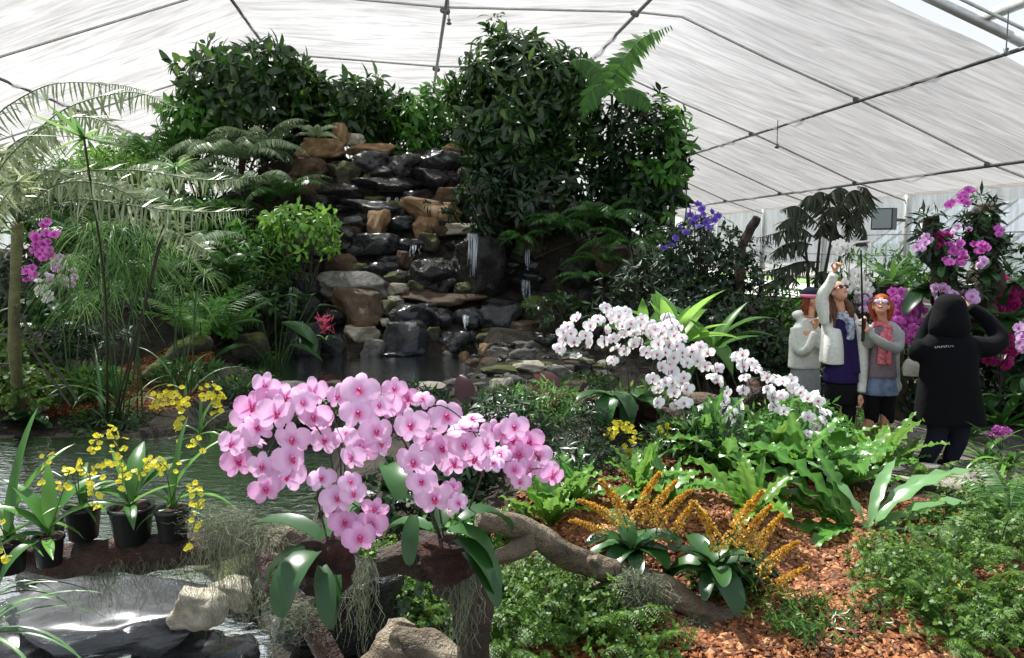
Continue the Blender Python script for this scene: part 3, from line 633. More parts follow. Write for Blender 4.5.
# ------------------------------------------------------------------ flowers
def phal(mats, name='flower', lip=1.0, seed=0, cup=.10):
    mb = MB()
    def pet(ang, L, w, z0, sq=1.0, n=6, m=4, tilt=0.0):
        V = []; vr = []
        for i in range(n+1):
            t = (1-math.cos(PI*(.12+.88*i/n)))/2; t = (t-.035)/.965
            ww = w*max(.06, math.sin(PI*(.12+.88*i/n)))**.85*(1 if t > .5 else .72+.56*t)
            for j in range(m+1):
                q = j/m*2-1; x = q*ww/2; y = .03+t*L
                z = z0+cup*t*(1-t)*1.5-.12*q*q*w*t+tilt*t*t
                V.append((x, y, z)); vr.append(min(1, math.hypot(x, y)*1.9))
        V = np.array(V); c, s = math.cos(ang), math.sin(ang); V = np.column_stack([V[:, 0]*c-V[:, 1]*s, V[:, 0]*s+V[:, 1]*c, V[:, 2]])
        k = m+1; mb.add(V, [[i*k+j, i*k+j+1, (i+1)*k+j+1, (i+1)*k+j] for i in range(n) for j in range(m)], 0, np.array(vr))
    pet(0, .46, .34, -.02, tilt=-.04); pet(PI*.79, .45, .31, -.025, tilt=-.03); pet(-PI*.79, .45, .31, -.025, tilt=-.03)
    pet(PI*.44, .50, .60, .01, tilt=-.05); pet(-PI*.44, .50, .60, .012, tilt=-.05)
    lip *= .8
    k = lip
    for sg in (-1, 1):
        mb.add(np.array([(0, .02, .03), (sg*.07, .06, .07), (sg*.10, -.01, .13), (sg*.05, -.06, .10), (0, -.05, .04)])*k, [[0, 1, 2, 3], [0, 3, 4, 4]][:1], 1, .3)
    mb.add(np.array([(-.03, -.03, .04), (.03, -.03, .04), (.075, -.12, .12), (.0, -.20, .10), (-.075, -.12, .12)])*k, [[0, 1, 2, 3, 4]], 1, .6)
    lathe(mb, [(0, -.03), (.03*k, -.02), (.035*k, .03), (.02*k, .09), (0, .10)], (0, .03, .02), 7, 2, .5)
    return mb.mesh(name, mats)
F_PINK = [phal([P_PINK, LIP_P, P_PINK], seed=i, cup=.06+.05*i) for i in range(3)]+[phal([P_PINK2, LIP_P, P_PINK2], seed=4, cup=.12)]
F_WHITE = [phal([P_WHITE, LIP_W, P_WHITE], seed=i, cup=.06+.05*i) for i in range(3)]
F_MAG = [phal([P_MAG, LIP_P, P_MAG], cup=.1)]; F_CRIM = [phal([P_CRIM, LIP_P, P_CRIM], cup=.12)]; F_LIL = [phal([P_LILAC, LIP_P, P_LILAC], cup=.1)]
F_PURE = [phal([petalmat('pure_petal', [(0, rgb(230, 225, 200)), (.3, rgb(240, 240, 236)), (1, rgb(246, 246, 242))]), LIP_Y, P_WHITE], cup=.1)]
F_PURP = [phal([P_PURP, LIP_P, P_PURP], cup=.12, lip=.6)]
def onc():
    """small yellow oncidium bloom: broad frilled lip below, five tiny upper petals"""
    mb = MB()
    def fan(a0, a1, r0, z, n, var=.8, mt=0, c=(0, 0, 0)):
        V = [(c[0], c[1], .02)]; 
        for i in range(n+1):
            a = a0+(a1-a0)*i/n; V.append((c[0]+math.cos(a)*r0*(1+.12*math.sin(i*2.5)), c[1]+math.sin(a)*r0, z+.05*math.sin(i*2.0)))
        mb.add(V, [[0, i+1, i+2] for i in range(n)], mt, np.array([.2]+[var]*(n+1)))
    fan(-PI*1.02, .02, .5, -.04, 9); 
    for a in (PI*.5, PI*.22, PI*.78, PI*.02, PI*.98): fan(a-.3, a+.3, .38, -.03, 3, .6)
    lathe(mb, [(0, 0), (.07, .03), (.05, .1), (0, .12)], (0, 0, 0), 6, 1, .5); return mb.mesh('flower', [P_YEL, LIP_Y])
F_YEL = [onc()]
def toward_cam(p, jit=.45, up=0.0, r=rng):
    d = nrm(CAM-p+np.array([0, 0, up])); return nrm(d+r.normal(size=3)*jit)
def bloom(me, p, size, parent, base, jit=.4, up=0.0, name='flower', r=rng, d=None):
    n = toward_cam(p, jit, up, r) if d is None else nrm(d); u = nrm(np.array([r.normal()*.25, 0, 1])-n*n[2])
    return put(me, name, parent, p-base, mrot(u, n), size)
def orchid(name, label, base, spikes, flowers, fm, fsize, leaves=(), group=None, cat='orchid', stem=TWIG, sr=.0028, jit=.4, yj=.05, buds=(), seed=0, leaf_key='orchid', pot=None, fname='flower', e=None):
    """spikes: lists of (px,py,Y); flowers: (px,py[,scale]); each bloom is a sub-part of its nearest spike"""
    r = np.random.default_rng(seed); base = np.asarray(base, float)
    if e is None: e = empty(name, base, 0, label, cat, group)
    S = []; 
    for s in spikes:
        P = spl([W(*q) for q in s], 26); px = spl([(q[0], q[1], 0) for q in s], 26); S.append([P, px, MB(), []]); tube(S[-1][2], P-base, [sr, sr*.5], 6)
    for fl in flowers:
        best = None
        for si, (P, px, _, _) in enumerate(S):
            d = np.hypot(px[:, 0]-fl[0], px[:, 1]-fl[1])+np.where(np.arange(26) < 7, 30, 0); i = int(d.argmin())
            if best is None or d[i] < best[0]: best = (d[i], si, i)
        _, si, i = best; P = S[si][0]; Y = P[i][1]-.03+r.normal()*yj; p = W(fl[0], fl[1], Y); sc = fsize*(fl[2] if len(fl) > 2 else 1)*r.uniform(.92, 1.08)
        S[si][3].append((p, sc)); mid = (P[i]+p)/2+np.array([0, .02, .012]); tube(S[si][2], spl([P[i]-base, mid-base, p-base+np.array([0, .012, 0])], 5), [sr*.6, sr*.5], 4, cap=False)
    for P, px, mb, fl in S:
        for b in [b for b in buds if np.hypot(px[:, 0]-b[0], px[:, 1]-b[1]).min() == min(np.hypot(q[1][:, 0]-b[0], q[1][:, 1]-b[1]).min() for q in S)]:
            i = int(np.hypot(px[:, 0]-b[0], px[:, 1]-b[1]).argmin()); c = W(b[0], b[1], P[i][1])-base; tube(mb, [P[i]-base, c], sr*.6, 4, cap=False)
            n0 = lathe(mb, [(0, -1.25*b[2]), (.7*b[2], -.7*b[2]), (b[2], 0), (.6*b[2], .8*b[2]), (0, 1.2*b[2])], c, 10, 1)
        so_ = mb.build('flower_spike', [stem, BUDM], e)
        for p, sc in fl: bloom(fm[r.integers(len(fm))], p, sc, so_, base, jit, r=r, name=fname)
    for (px, py, Y, L, az, el, k) in leaves:
        p = W(px, py, Y)-base; R = Euler((0, 0, az), 'XYZ').to_matrix() @ Euler((el, 0, 0), 'XYZ').to_matrix()
        put(STRAP[leaf_key][k % len(STRAP[leaf_key])], 'leaf', e, p, R, L)
    return e
# ------------------------------------------------------------------ rocks, wood, moss
def rmesh(seed, ang=9, sub=4, flat=.75, rough=.16):
    import bmesh
    bm = bmesh.new(); bmesh.ops.create_icosphere(bm, subdivisions=sub, radius=1.0); r = np.random.default_rng(seed)
    co = np.array([v.co[:] for v in bm.verts]); fc = np.array([[v.index for v in f.verts] for f in bm.faces]); bm.free()
    for n_ in nrm(r.normal(size=(ang, 3))):
        h = r.uniform(.55, .85); d = co@n_; co -= np.outer(np.maximum(d-h, 0)*.9, n_)
    if flat: co[:, 2] = np.clip(co[:, 2], -flat, flat*.8)
    co *= (1+np.array([noise.noise(Vector(tuple(c*1.3+seed)))*rough*2+noise.noise(Vector(tuple(c*4+seed)))*rough*.7+noise.noise(Vector(tuple(c*9+seed)))*rough*.3 for c in co]))[:, None]
    co /= np.abs(co).max(0); return co, fc
RK = [rmesh(i, 9+i % 5, 4, .62 if i % 2 else .78) for i in range(9)]
RM = {
 'wet': rockmat('wet_rock', rgb(14, 14, 16), rgb(34, 34, 37), rgb(84, 84, 86), .10, .30, 3.0, 1.0, coat=.8),
 'dark': rockmat('dark_rock', rgb(16, 15, 15), rgb(34, 31, 28), rgb(62, 56, 50), .12, .5, 3.0, 1.4, coat=.3),
 'tan': rockmat('tan_rock', rgb(106, 80, 54), rgb(150, 118, 82), rgb(184, 158, 122), .5, .8, 2.2, .6),
 'grey': rockmat('grey_rock', rgb(72, 72, 70), rgb(112, 110, 104), rgb(156, 152, 142), .35, .65, 2.2, .7),
 'brown': rockmat('brown_rock', rgb(56, 44, 32), rgb(86, 68, 48), rgb(122, 98, 70), .4, .7, 2.2, .7),
 'moss': rockmat('mossy_rock', rgb(40, 38, 30), rgb(66, 62, 48), rgb(100, 94, 72), .4, .8, 2.2, .7, moss=rgb(92, 102, 40)),
 'pale': rockmat('pale_rock', rgb(126, 120, 104), rgb(172, 164, 144), rgb(204, 196, 178), .45, .8, 2.2, .5),
}
RKM = {}
def rock(px, py, w, h, Y, mat, label, name='boulder', group=None, k=None, dep=1.0, yaw=None, cat='rock', rise=0.0):
    k = (int(px*7+py*3) % len(RK)) if k is None else k
    if (k, mat) not in RKM: mb = MB(); mb.add(RK[k][0], RK[k][1], 0, .5); RKM[(k, mat)] = mb.mesh('rock', [RM[mat]])
    s = mpp(Y); W2 = w*s/2*1.08; H2 = h*s/2*1.12; c = W(px, py, Y)+np.array([0, W2*dep*.35, rise])
    o = put(RKM[(k, mat)], name, None, c, (random.uniform(-.06, .06), random.uniform(-.08, .08), (random.uniform(-.4, .4) if yaw is None else yaw)), (W2, max(W2*dep*.75, H2*.9), H2))
    return tag(o, label, cat, group)
BARK = rockmat('driftwood', rgb(74, 64, 50), rgb(118, 104, 84), rgb(164, 150, 128), .6, .9, 5, 1.0)
BARKD = rockmat('dark_bark', rgb(40, 32, 24), rgb(66, 54, 40), rgb(96, 80, 62), .6, .9, 5, 1.0)
BARKR = rockmat('red_bark', rgb(36, 22, 16), rgb(62, 38, 28), rgb(92, 62, 46), .6, .9, 5, 1.0)
PEAT = rockmat('fibre', rgb(40, 20, 14), rgb(74, 38, 26), rgb(110, 62, 42), .7, .95, 20, 1.0)
MOSSM = leafmat('spanish_moss', [rgb(66, 74, 56), rgb(98, 106, 82), rgb(140, 146, 120)], .7, .25)
def log(name, label, pts, rad, mat=BARK, sides=14, cat='log', rough=.22, stubs=(), group=None, n=60, flat=1.0):
    P = np.array([W(*p) for p in pts]); base = P[0].copy(); base[2] = P[:, 2].min()
    e = empty(name, base, 0, label, cat, group); mb = MB(); tube(mb, spl(P-base, n), rad, sides, 0, None, rough, flat, fq=2+5*np.linalg.norm(np.diff(P, axis=0), axis=1).sum()); mb.build('trunk', mat, e)
    for s in stubs:
        mb = MB(); tube(mb, spl(np.array([W(*p) for p in s[0]])-base, 24), s[1], 10, 0, None, rough, fq=3); mb.build('branch', mat, e)
    return e
def moss(label, anchors, n, L, spread=.05, curl=.03, seed=0, w=.0022, name='spanish_moss', group=None, lift=0.0):
    """hanging tangle of curly grey strands from a line of (px,py,Y)"""
    r = np.random.default_rng(seed); A = spl([W(*a) for a in anchors], 30) if len(anchors) > 1 else np.repeat(W(*anchors[0])[None], 30, 0); mb = MB()
    seg = 10
    for _ in range(n):
        a = A[r.integers(30)]+r.normal(size=3)*np.array([spread, spread*.7, spread*.5]); l = L*r.uniform(.25, 1.0)
        st = r.normal(size=(seg, 3))*np.array([curl, curl, curl*.3]); st[:, 2] -= l/seg; 
        if lift: st[:3, 2] += lift*r.random(3); st[:3, :2] += r.normal(size=2)*lift*.5
        P = a+np.cumsum(st*np.linspace(.6, 1.0, seg)[:, None], 0)
        ribbon(mb, np.vstack([a, P]), [w, w*.6], r.normal(size=3))
    return tag(mb.build(name, MOSSM, smooth=False), label, 'moss', group, kind='stuff')
# ------------------------------------------------------------------ rocks of the cascade
ORD = ['leftmost', 'second from the left', 'third from the left', 'fourth from the left', 'fifth from the left', 'sixth from the left', 'seventh from the left', 'eighth from the left', 'ninth from the left', 'tenth from the left', 'eleventh from the left']
ROWS = [
 ('on the bottom cascade row at the pool', [(300, 338, 46, 30, 'dark'), (332, 343, 26, 20, 'dark'), (358, 333, 36, 15, 'pale', 'smooth tan grey'), (372, 348, 22, 15, 'grey'), (402, 338, 44, 28, 'wet', 'rounded black'), (432, 333, 15, 12, 'moss'), (455, 340, 38, 18, 'wet'), (488, 339, 26, 14, 'moss'), (526, 331, 42, 20, 'brown', 'reddish'), (400, 354, 46, 9, 'wet', 'flat')]),
 ('on the second row above the pool', [(300, 312, 40, 26, 'dark'), (328, 318, 30, 16, 'dark'), (357, 309, 52, 38, 'brown', 'large angular'), (384, 321, 14, 7, 'pale'), (408, 314, 50, 20, 'wet'), (438, 315, 34, 16, 'wet'), (467, 316, 28, 17, 'wet'), (500, 316, 42, 24, 'wet', 'rounded'), (541, 310, 46, 22, 'moss', 'broad flat')]),
 ('on the third row above the pool', [(300, 291, 40, 18, 'dark'), (395, 299, 16, 8, 'pale'), (386, 306, 18, 13, 'moss'), (440, 297, 88, 11, 'brown', 'long flat reddish'), (500, 302, 32, 11, 'dark'), (535, 297, 34, 12, 'dark')]),
 ('on the fourth row above the pool', [(300, 280, 36, 17, 'wet', 'spilling'), (350, 284, 70, 26, 'grey', 'biggest'), (397, 277, 30, 10, 'moss'), (397, 288, 24, 10, 'pale'), (417, 286, 18, 11, 'moss'), (440, 285, 30, 14, 'dark'), (464, 288, 20, 13, 'moss'), (490, 288, 30, 14, 'dark'), (525, 283, 30, 12, 'dark')]),
 ('on the fifth row above the pool', [(306, 264, 34, 13, 'dark'), (341, 262, 30, 18, 'brown'), (379, 268, 36, 12, 'wet'), (403, 258, 17, 15, 'brown', 'round'), (431, 272, 44, 28, 'dark', 'angular pointed'), (478, 264, 58, 50, 'dark', 'tall broad'), (529, 277, 34, 8, 'wet', 'flat dripping')]),
 ('on the sixth row above the pool', [(305, 241, 50, 19, 'grey'), (345, 232, 26, 11, 'wet'), (372, 243, 48, 17, 'wet'), (406, 244, 36, 11, 'wet'), (429, 240, 22, 15, 'moss'), (462, 228, 46, 9, 'pale', 'light flat'), (500, 236, 30, 18, 'dark'), (548, 253, 26, 15, 'moss')]),
 ('on the seventh row above the pool', [(306, 222, 34, 18, 'dark'), (350, 221, 32, 12, 'wet'), (377, 222, 22, 25, 'tan', 'orange upright'), (399, 221, 26, 11, 'wet'), (424, 226, 25, 17, 'tan', 'squared'), (446, 221, 20, 9, 'moss'), (477, 219, 15, 10, 'moss', 'small olive'), (500, 214, 34, 12, 'dark')]),
 ('on the eighth row above the pool', [(312, 203, 36, 15, 'dark'), (372, 205, 66, 12, 'wet', 'long flat'), (432, 209, 62, 20, 'tan', 'largest tan'), (489, 201, 44, 28, 'wet', 'glistening'), (530, 206, 40, 22, 'dark')]),
 ('on the ninth row above the pool', [(306, 186, 30, 17, 'brown'), (335, 190, 52, 15, 'dark'), (387, 182, 72, 12, 'dark', 'long sloping'), (415, 194, 30, 9, 'wet'), (450, 193, 34, 11, 'brown'), (476, 186, 24, 10, 'grey'), (510, 186, 40, 18, 'dark')]),
 ('on the tenth row above the pool', [(306, 166, 34, 15, 'brown'), (346, 171, 24, 18, 'moss', 'rounded olive'), (380, 172, 26, 13, 'dark'), (400, 170, 26, 12, 'wet'), (432, 176, 40, 14, 'dark'), (474, 172, 36, 20, 'dark')]),
 ('in the top row of the cascade', [(318, 147, 44, 15, 'tan', 'flat'), (339, 134, 15, 18, 'tan', 'pointed'), (354, 138, 18, 9, 'pale', 'rounded'), (371, 147, 46, 10, 'tan', 'long flat'), (366, 160, 36, 17, 'wet'), (401, 163, 36, 19, 'wet'), (439, 161, 44, 22, 'wet', 'broad'), (451, 148, 20, 9, 'tan', 'small'), (474, 155, 28, 12, 'dark')]),
]
LOOK = {'wet': 'wet black', 'dark': 'dark', 'tan': 'tan', 'grey': 'grey', 'brown': 'brown', 'moss': 'mossy', 'pale': 'pale'}
for rw, L_ in ROWS:
    L2 = sorted(L_, key=lambda a: a[0])
    for i, a in enumerate(L2):
        lab = '%s%s stone %s, %s' % ((a[5]+' ') if len(a) > 5 else '', LOOK[a[4]] if not (len(a) > 5 and any(w in a[5] for w in LOOK[a[4]].split())) else (a[4] if a[4] not in ('wet', 'moss') else 'wet' if a[4] == 'wet' else 'mossy'), rw, ORD[i])
        lab = lab.replace('tan grey pale', 'tan grey').replace('orange upright tan', 'orange tan upright').replace('largest tan tan', 'largest tan').replace('light flat pale', 'light flat').replace('reddish brown', 'reddish').replace('tall broad dark', 'tall broad dark')
        slab = a[2]/a[3] > 2.6
        rock(a[0], a[1]+1, a[2]*1.12, a[3]*1.3, casc_Y(a[1]+a[3]/2)-.12, a[4], lab, 'ledge_stone' if slab else 'boulder', 'stones of the cascade', dep=1.0 if not slab else .8, yaw=random.uniform(-.15, .15) if slab else None)
# pool edge and beach stones, right and front
BEACH = [(464, 361, 13, 20, 'tan', 'small upright tan stone at the right end of the upper pool', 10.0), (485, 349, 15, 11, 'tan', 'small brown stone at the foot of the cascade beside the upright one', 10.8), (522, 355, 32, 11, 'grey', 'grey flat stone on the shore right of the upper pool', 10.2),
 (500, 372, 42, 11, 'moss', 'mossy flat stone on the shore in front of the grey flat one', 9.4), (530, 368, 36, 12, 'pale', 'pale tan flat stone right of the pool, behind the maroon leaves', 9.4), (556, 374, 32, 15, 'grey', 'grey stone at the shore below the leftmost white orchid blooms', 9.0),
 (500, 386, 26, 14, 'pale', 'pale stone behind the left maroon leaf', 8.6), (541, 388, 28, 17, 'grey', 'whitish grey stone between the maroon leaves', 8.4), (575, 388, 26, 13, 'brown', 'brown stone under the white orchids at their left end', 8.2), (455, 384, 24, 10, 'grey', 'grey low stone at the near edge of the pool above the pink orchids', 8.9),
 (428, 388, 40, 10, 'pale', 'pale long stone on the near rim of the upper pool', 8.8), (395, 391, 32, 11, 'grey', 'grey stone on the near rim above the centre pink blooms', 8.8), (290, 389, 52, 11, 'grey', 'long grey stone on the near rim at the left pink blooms', 8.8), (332, 386, 26, 10, 'brown', 'brown stone on the near rim between the grey ones', 8.8), (365, 388, 28, 9, 'grey', 'flat grey stone on the near rim behind the pink blooms', 8.8),
 (505, 401, 30, 12, 'wet', 'wet black stone in front of the maroon leaves', 7.4), (481, 403, 26, 16, 'wet', 'wet black stone just right of the big maroon leaf', 7.4), (585, 372, 24, 16, 'dark', 'dark stone behind the white orchids', 9.2), (572, 345, 30, 20, 'moss', 'mossy stone above the shore left of the white orchids', 10.2), (600, 335, 26, 20, 'dark', 'dark stone above the white orchid blooms', 10.4),
 (548, 340, 34, 14, 'dark', 'dark flat stone at the lower right end of the cascade', 10.9), (470, 374, 20, 8, 'pale', 'small pale stone lying at the right end of the pool', 9.6), (566, 402, 34, 14, 'brown', 'brown stone below the fallen log behind the white flowers', 7.0), (536, 408, 26, 12, 'grey', 'grey stone under the maroon leaf on the right', 7.0)]
for a in BEACH:
    h_ = hit(a[0], a[1]+a[3]*.4); rock(a[0], a[1], a[2], a[3]*1.2, h_[1], a[4], a[5], 'shore_stone')
r = np.random.default_rng(51)
for q in range(120):
    px, py = r.uniform(440, 615), r.uniform(345, 402)
    h_ = hit(px, py); s_ = r.uniform(9, 26); rock(px, py, s_, s_*.55, h_[1], ['pale', 'grey', 'dark', 'brown', 'moss', 'grey'][r.integers(6)], 'small rounded stone scattered over the shore right of the upper pool', 'shore_stone', 'small stones of the shore')
for q in range(110):
    px, py = r.uniform(288, 548), r.uniform(158, 350); s_ = r.uniform(14, 36); rock(px, py, s_, s_*r.uniform(.35, .7), casc_Y(py)-.03, ['wet', 'dark', 'dark', 'wet', 'brown', 'moss'][r.integers(6)], 'small dark stone wedged between the larger stones of the cascade', 'wedge_stone', 'small stones of the cascade')
LEFTR = [(216, 371, 32, 22, 'dark', 'dark stone on the left bank beside the red mulch', 10.3), (246, 346, 38, 26, 'moss', 'mossy stone at the left end of the upper pool', 10.9), (226, 345, 26, 19, 'dark', 'dark stone behind the big leaves on the left bank', 11.2), (240, 376, 22, 14, 'grey', 'grey stone at the left rim of the pool', 9.8),
 (25, 452, 52, 13, 'grey', 'flat grey stone at the left edge of the picture by the pool', 7.7), (62, 447, 38, 12, 'grey', 'flat grey stone on the left bank, second from the picture edge', 7.8), (14, 466, 34, 10, 'grey', 'low grey slab at the water, touching the left picture edge', 7.5), (112, 449, 30, 12, 'dark', 'dark stone behind the hanging yellow orchids', 7.9), (150, 452, 34, 13, 'moss', 'mossy stone at the waterline behind the yellow orchids', 7.8), (190, 447, 34, 12, 'dark', 'dark stone at the waterline left of the pink orchids', 8.0), (228, 441, 26, 16, 'brown', 'brown stone where the stream leaves the upper pool', 8.1), (222, 412, 26, 16, 'dark', 'dark stone on the left bank beside the leftmost pink blooms', 8.7),
 (70, 325, 70, 26, 'moss', 'big mossy boulder on the left slope behind the papyrus', 11.6), (72, 360, 60, 24, 'moss', 'mossy boulder low on the left slope behind the papyrus', 10.8), (255, 405, 36, 14, 'dark', 'dark stone behind the leftmost pink blooms', 8.4), (300, 408, 40, 16, 'dark', 'dark stone in the dam behind the left pink orchid', 8.4), (345, 408, 44, 18, 'dark', 'dark stone in the dam behind the pink orchid stems', 8.4), (420, 405, 44, 16, 'brown', 'brown stone in the dam behind the centre pink blooms', 8.4), (460, 400, 30, 12, 'dark', 'dark stone in the dam behind the big maroon leaf', 8.4),
 (500, 430, 40, 20, 'dark', 'dark stone behind the rightmost pink blooms', 6.6), (690, 402, 60, 16, 'brown', 'brown rock ledge beneath the white orchids', 6.6), (620, 412, 70, 16, 'moss', 'mossy rock ledge under the white orchid pots', 6.5), (590, 300, 40, 30, 'dark', 'dark rock face below the hanging ferns', 11.4), (575, 268, 40, 34, 'dark', 'dark rock face right of the waterfall', 12.2), (610, 262, 50, 34, 'brown', 'brown rock face beneath the ferns right of the waterfall', 12.2)]
for a in LEFTR: rock(a[0], a[1], a[2], a[3], a[6], a[4], a[5], 'boulder')
# ------------------------------------------------------------------ falling water
m, t, out = nt('falling_water'); L = t.links
tc = N(t, 'ShaderNodeTexCoord'); mp = N(t, 'ShaderNodeMapping'); mp.inputs['Scale'].default_value = (40, 3, 1.2); L.new(tc.outputs['Object'], mp.inputs[0])
n1 = N(t, 'ShaderNodeTexNoise', i_Scale=1.5, i_Detail=4.0); L.new(mp.outputs[0], n1.inputs['Vector']); r = ramp(t, n1.outputs['Fac'], [(.42, (0, 0, 0)), (.62, (1, 1, 1))])
b = N(t, 'ShaderNodeBsdfPrincipled', i_Roughness=.15); b.inputs['Base Color'].default_value = (.75, .8, .85, 1); tp = N(t, 'ShaderNodeBsdfTransparent'); tr_ = N(t, 'ShaderNodeBsdfTranslucent'); tr_.inputs[0].default_value = (.8, .85, .9, 1)
mxx = N(t, 'ShaderNodeMixShader', i_Fac=.5); L.new(b.outputs[0], mxx.inputs[1]); L.new(tr_.outputs[0], mxx.inputs[2])
ml = N(t, 'ShaderNodeMath', operation='MULTIPLY'); L.new(r.outputs[0], ml.inputs[0]); ml.inputs[1].default_value = .55
mx = N(t, 'ShaderNodeMixShader'); L.new(ml.outputs[0], mx.inputs[0]); L.new(tp.outputs[0], mx.inputs[1]); L.new(mxx.outputs[0], mx.inputs[2]); L.new(mx.outputs[0], out.inputs[0])
FALL = m
def fall(px, py0, py1, w, Y, label, n=9):
    mb = MB(); s = mpp(Y); a = W(px, py0, Y); b_ = W(px, py1, Y-.15)
    for k in range(n):
        x = random.uniform(-.5, .5)*w*s; t_ = np.linspace(0, 1, 8); P = a+(b_-a)*t_[:, None]*random.uniform(.55, 1.0); P[:, 0] += x+.01*np.sin(t_*5+k); P[:, 1] -= .12*np.sin(t_*PI/2)*random.uniform(.6, 1.1); P[:, 2] -= .0
        tube(mb, P, [.02*random.uniform(.3, 1.8), .014, .004], 5, cap=False)
    tag(mb.build('water_stream', FALL), label, 'water', kind='stuff')
fall(294, 288, 318, 8, 11.75, 'white stream of water spilling off a stone at the left of the cascade')
fall(477, 234, 282, 16, 12.05, 'tall thin streams of water falling in front of the dark rock face', 6)
fall(466, 316, 332, 5, 11.7, 'short stream of water falling low in the cascade', 5)
fall(527, 250, 272, 5, 12.4, 'thin trickle of water on the right of the cascade', 4); fall(527, 281, 300, 9, 12.1, 'thin drips falling from the small wet ledge on the right', 6)
fall(300, 322, 352, 9, 11.5, 'thin water running down behind the big leaves at the left end of the pool', 6); fall(415, 246, 258, 12, 12.75, 'small curtain of water on the middle of the cascade', 8)
fall(400, 198, 203, 30, 13.7, 'thin film of water over a ledge near the top of the cascade', 9)
# ------------------------------------------------------------------ shrubs on top of the cascade
b0 = G(525, 13.3)
bush('broadleaf_shrub', 'largest dense dark green shrub on top right of the waterfall, under the roof', b0, W(527, 108, 13.1), (1.15, 1.0, 1.15), 900, 7, T_LA, .27, 'dark', stem=STEMB, nst=14, seed=3, sr=.035, low=-.95, inner=.35)
b0 = G(640, 13.3)
bush('vine_shrub', 'dark leafy shrub trailing down behind the ferns, right of the largest shrub', b0, W(640, 172, 12.9), (.68, .6, 1.12), 420, 5, T_OV, .2, 'deep', stem=STEMB, seed=9, low=-.95, inner=.35, nst=12)
bush('vine_shrub', 'light green leafy shoots at the right end of the dark shrub, against the shade cloth', G(668, 12.8), W(664, 160, 12.5), (.36, .35, .82), 95, 4, T_OV, .2, 'mid', stem=STEMG, seed=12, low=-.95, inner=.3, nst=10)
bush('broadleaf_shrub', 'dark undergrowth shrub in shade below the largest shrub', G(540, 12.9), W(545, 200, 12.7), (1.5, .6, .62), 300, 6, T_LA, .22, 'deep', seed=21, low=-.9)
# cane and feathery palm
b0 = G(612, 13.0); e = empty('palm', b0, 0, 'palm with one long feathery frond reaching up to the right beside the largest shrub', 'palm')
mb = MB(); tube(mb, spl([b0*0, W(612, 150, 12.7)-b0, W(612, 95, 12.6)-b0], 12), [.035, .02], 8); mb.build('stem', STEMG, e)
for k, pts in enumerate([[(611, 95), (618, 70), (640, 40), (671, 26)], [(611, 95), (600, 72), (585, 60), (570, 62)], [(611, 96), (625, 90), (640, 95), (652, 112)], [(611, 96), (600, 85), (590, 95), (584, 115)]]):
    P = [W(a, b, 12.5-.1*k)-b0 for a, b in pts]; frond_mb(P, 32, .34 if k == 0 else .28, w=.34, up=(0, -1, .3), hang=.7, seed=k, sweep=.4).build('frond', [LM['mid'], STEMG], e)
bush('broadleaf_shrub', 'dense shrub with rounded leaves at the top left, left of the waterfall top', G(245, 15.2), W(247, 86, 14.7), (1.05, .8, .78), 300, 5, T_OV, .26, 'dark', stem=STEMB, seed=31, low=-.9)
bush('broadleaf_shrub', 'lower left part shrub in leaf below the top left shrub, against the white roof', G(208, 15.2), W(196, 120, 14.6), (.6, .6, .5), 130, 5, T_OV, .24, 'mid', seed=32, low=-.9)
bush('broadleaf_shrub', 'wide glossy green shrub behind the tan stones at the top of the waterfall', G(355, 16.0), W(352, 112, 15.6), (1.05, .7, .62), 300, 5, T_OV, .26, 'dark', seed=33, low=-.9)
bush('broadleaf_shrub', 'small light green shrub between the wide shrub and the largest shrub', G(425, 15.8), W(425, 120, 15.4), (.55, .5, .68), 110, 5, T_OV, .24, 'mid', seed=34, low=-.9)
bush('broadleaf_shrub', 'low shrub between the top left shrub and the wide shrub', G(300, 15.8), W(300, 100, 15.4), (.6, .5, .6), 120, 5, T_OV, .24, 'dark', seed=35, low=-.9)
# ------------------------------------------------------------------ ferns of the left slope
FL = [(213, 152, 14.0, 1.15, 'silver', 12, 'silvery green fern below the top left shrub'), (262, 152, 14.1, 1.15, 'sil', 13, 'large arching silvery fern left of the top of the waterfall'), (316, 138, 14.3, .62, 'sil', 9, 'small silvery fern beside the flat tan stone at the top'),
      (250, 190, 13.4, 1.15, 'sil', 13, 'silvery fern drooping in the middle of the left slope'), (282, 198, 13.3, .95, 'fern', 12, 'green fern arching over the dark hollow left of the waterfall'), (180, 182, 13.3, 1.1, 'sil', 12, 'silvery fern left of the drooping one, above the papyrus'),
      (210, 212, 12.9, .95, 'fern', 12, 'green fern in the lower middle of the left slope'), (150, 160, 14.2, 1.1, 'fern', 11, 'fern high on the left slope behind the papyrus umbrella'), (228, 118, 14.6, .8, 'sil', 10, 'silvery fern in front of the top left shrub'), (275, 232, 12.8, .7, 'fern', 10, 'green fern beside the small light green shrub')]
for i, (px, py, Y, L_, key, nf, lab) in enumerate(FL): fern('fern', lab, W(px, py, Y), L_, nf, 'sil' if key == 'silver' else key, 'ferns of the left slope', seed=40+i, tilt=(-.25, .35))
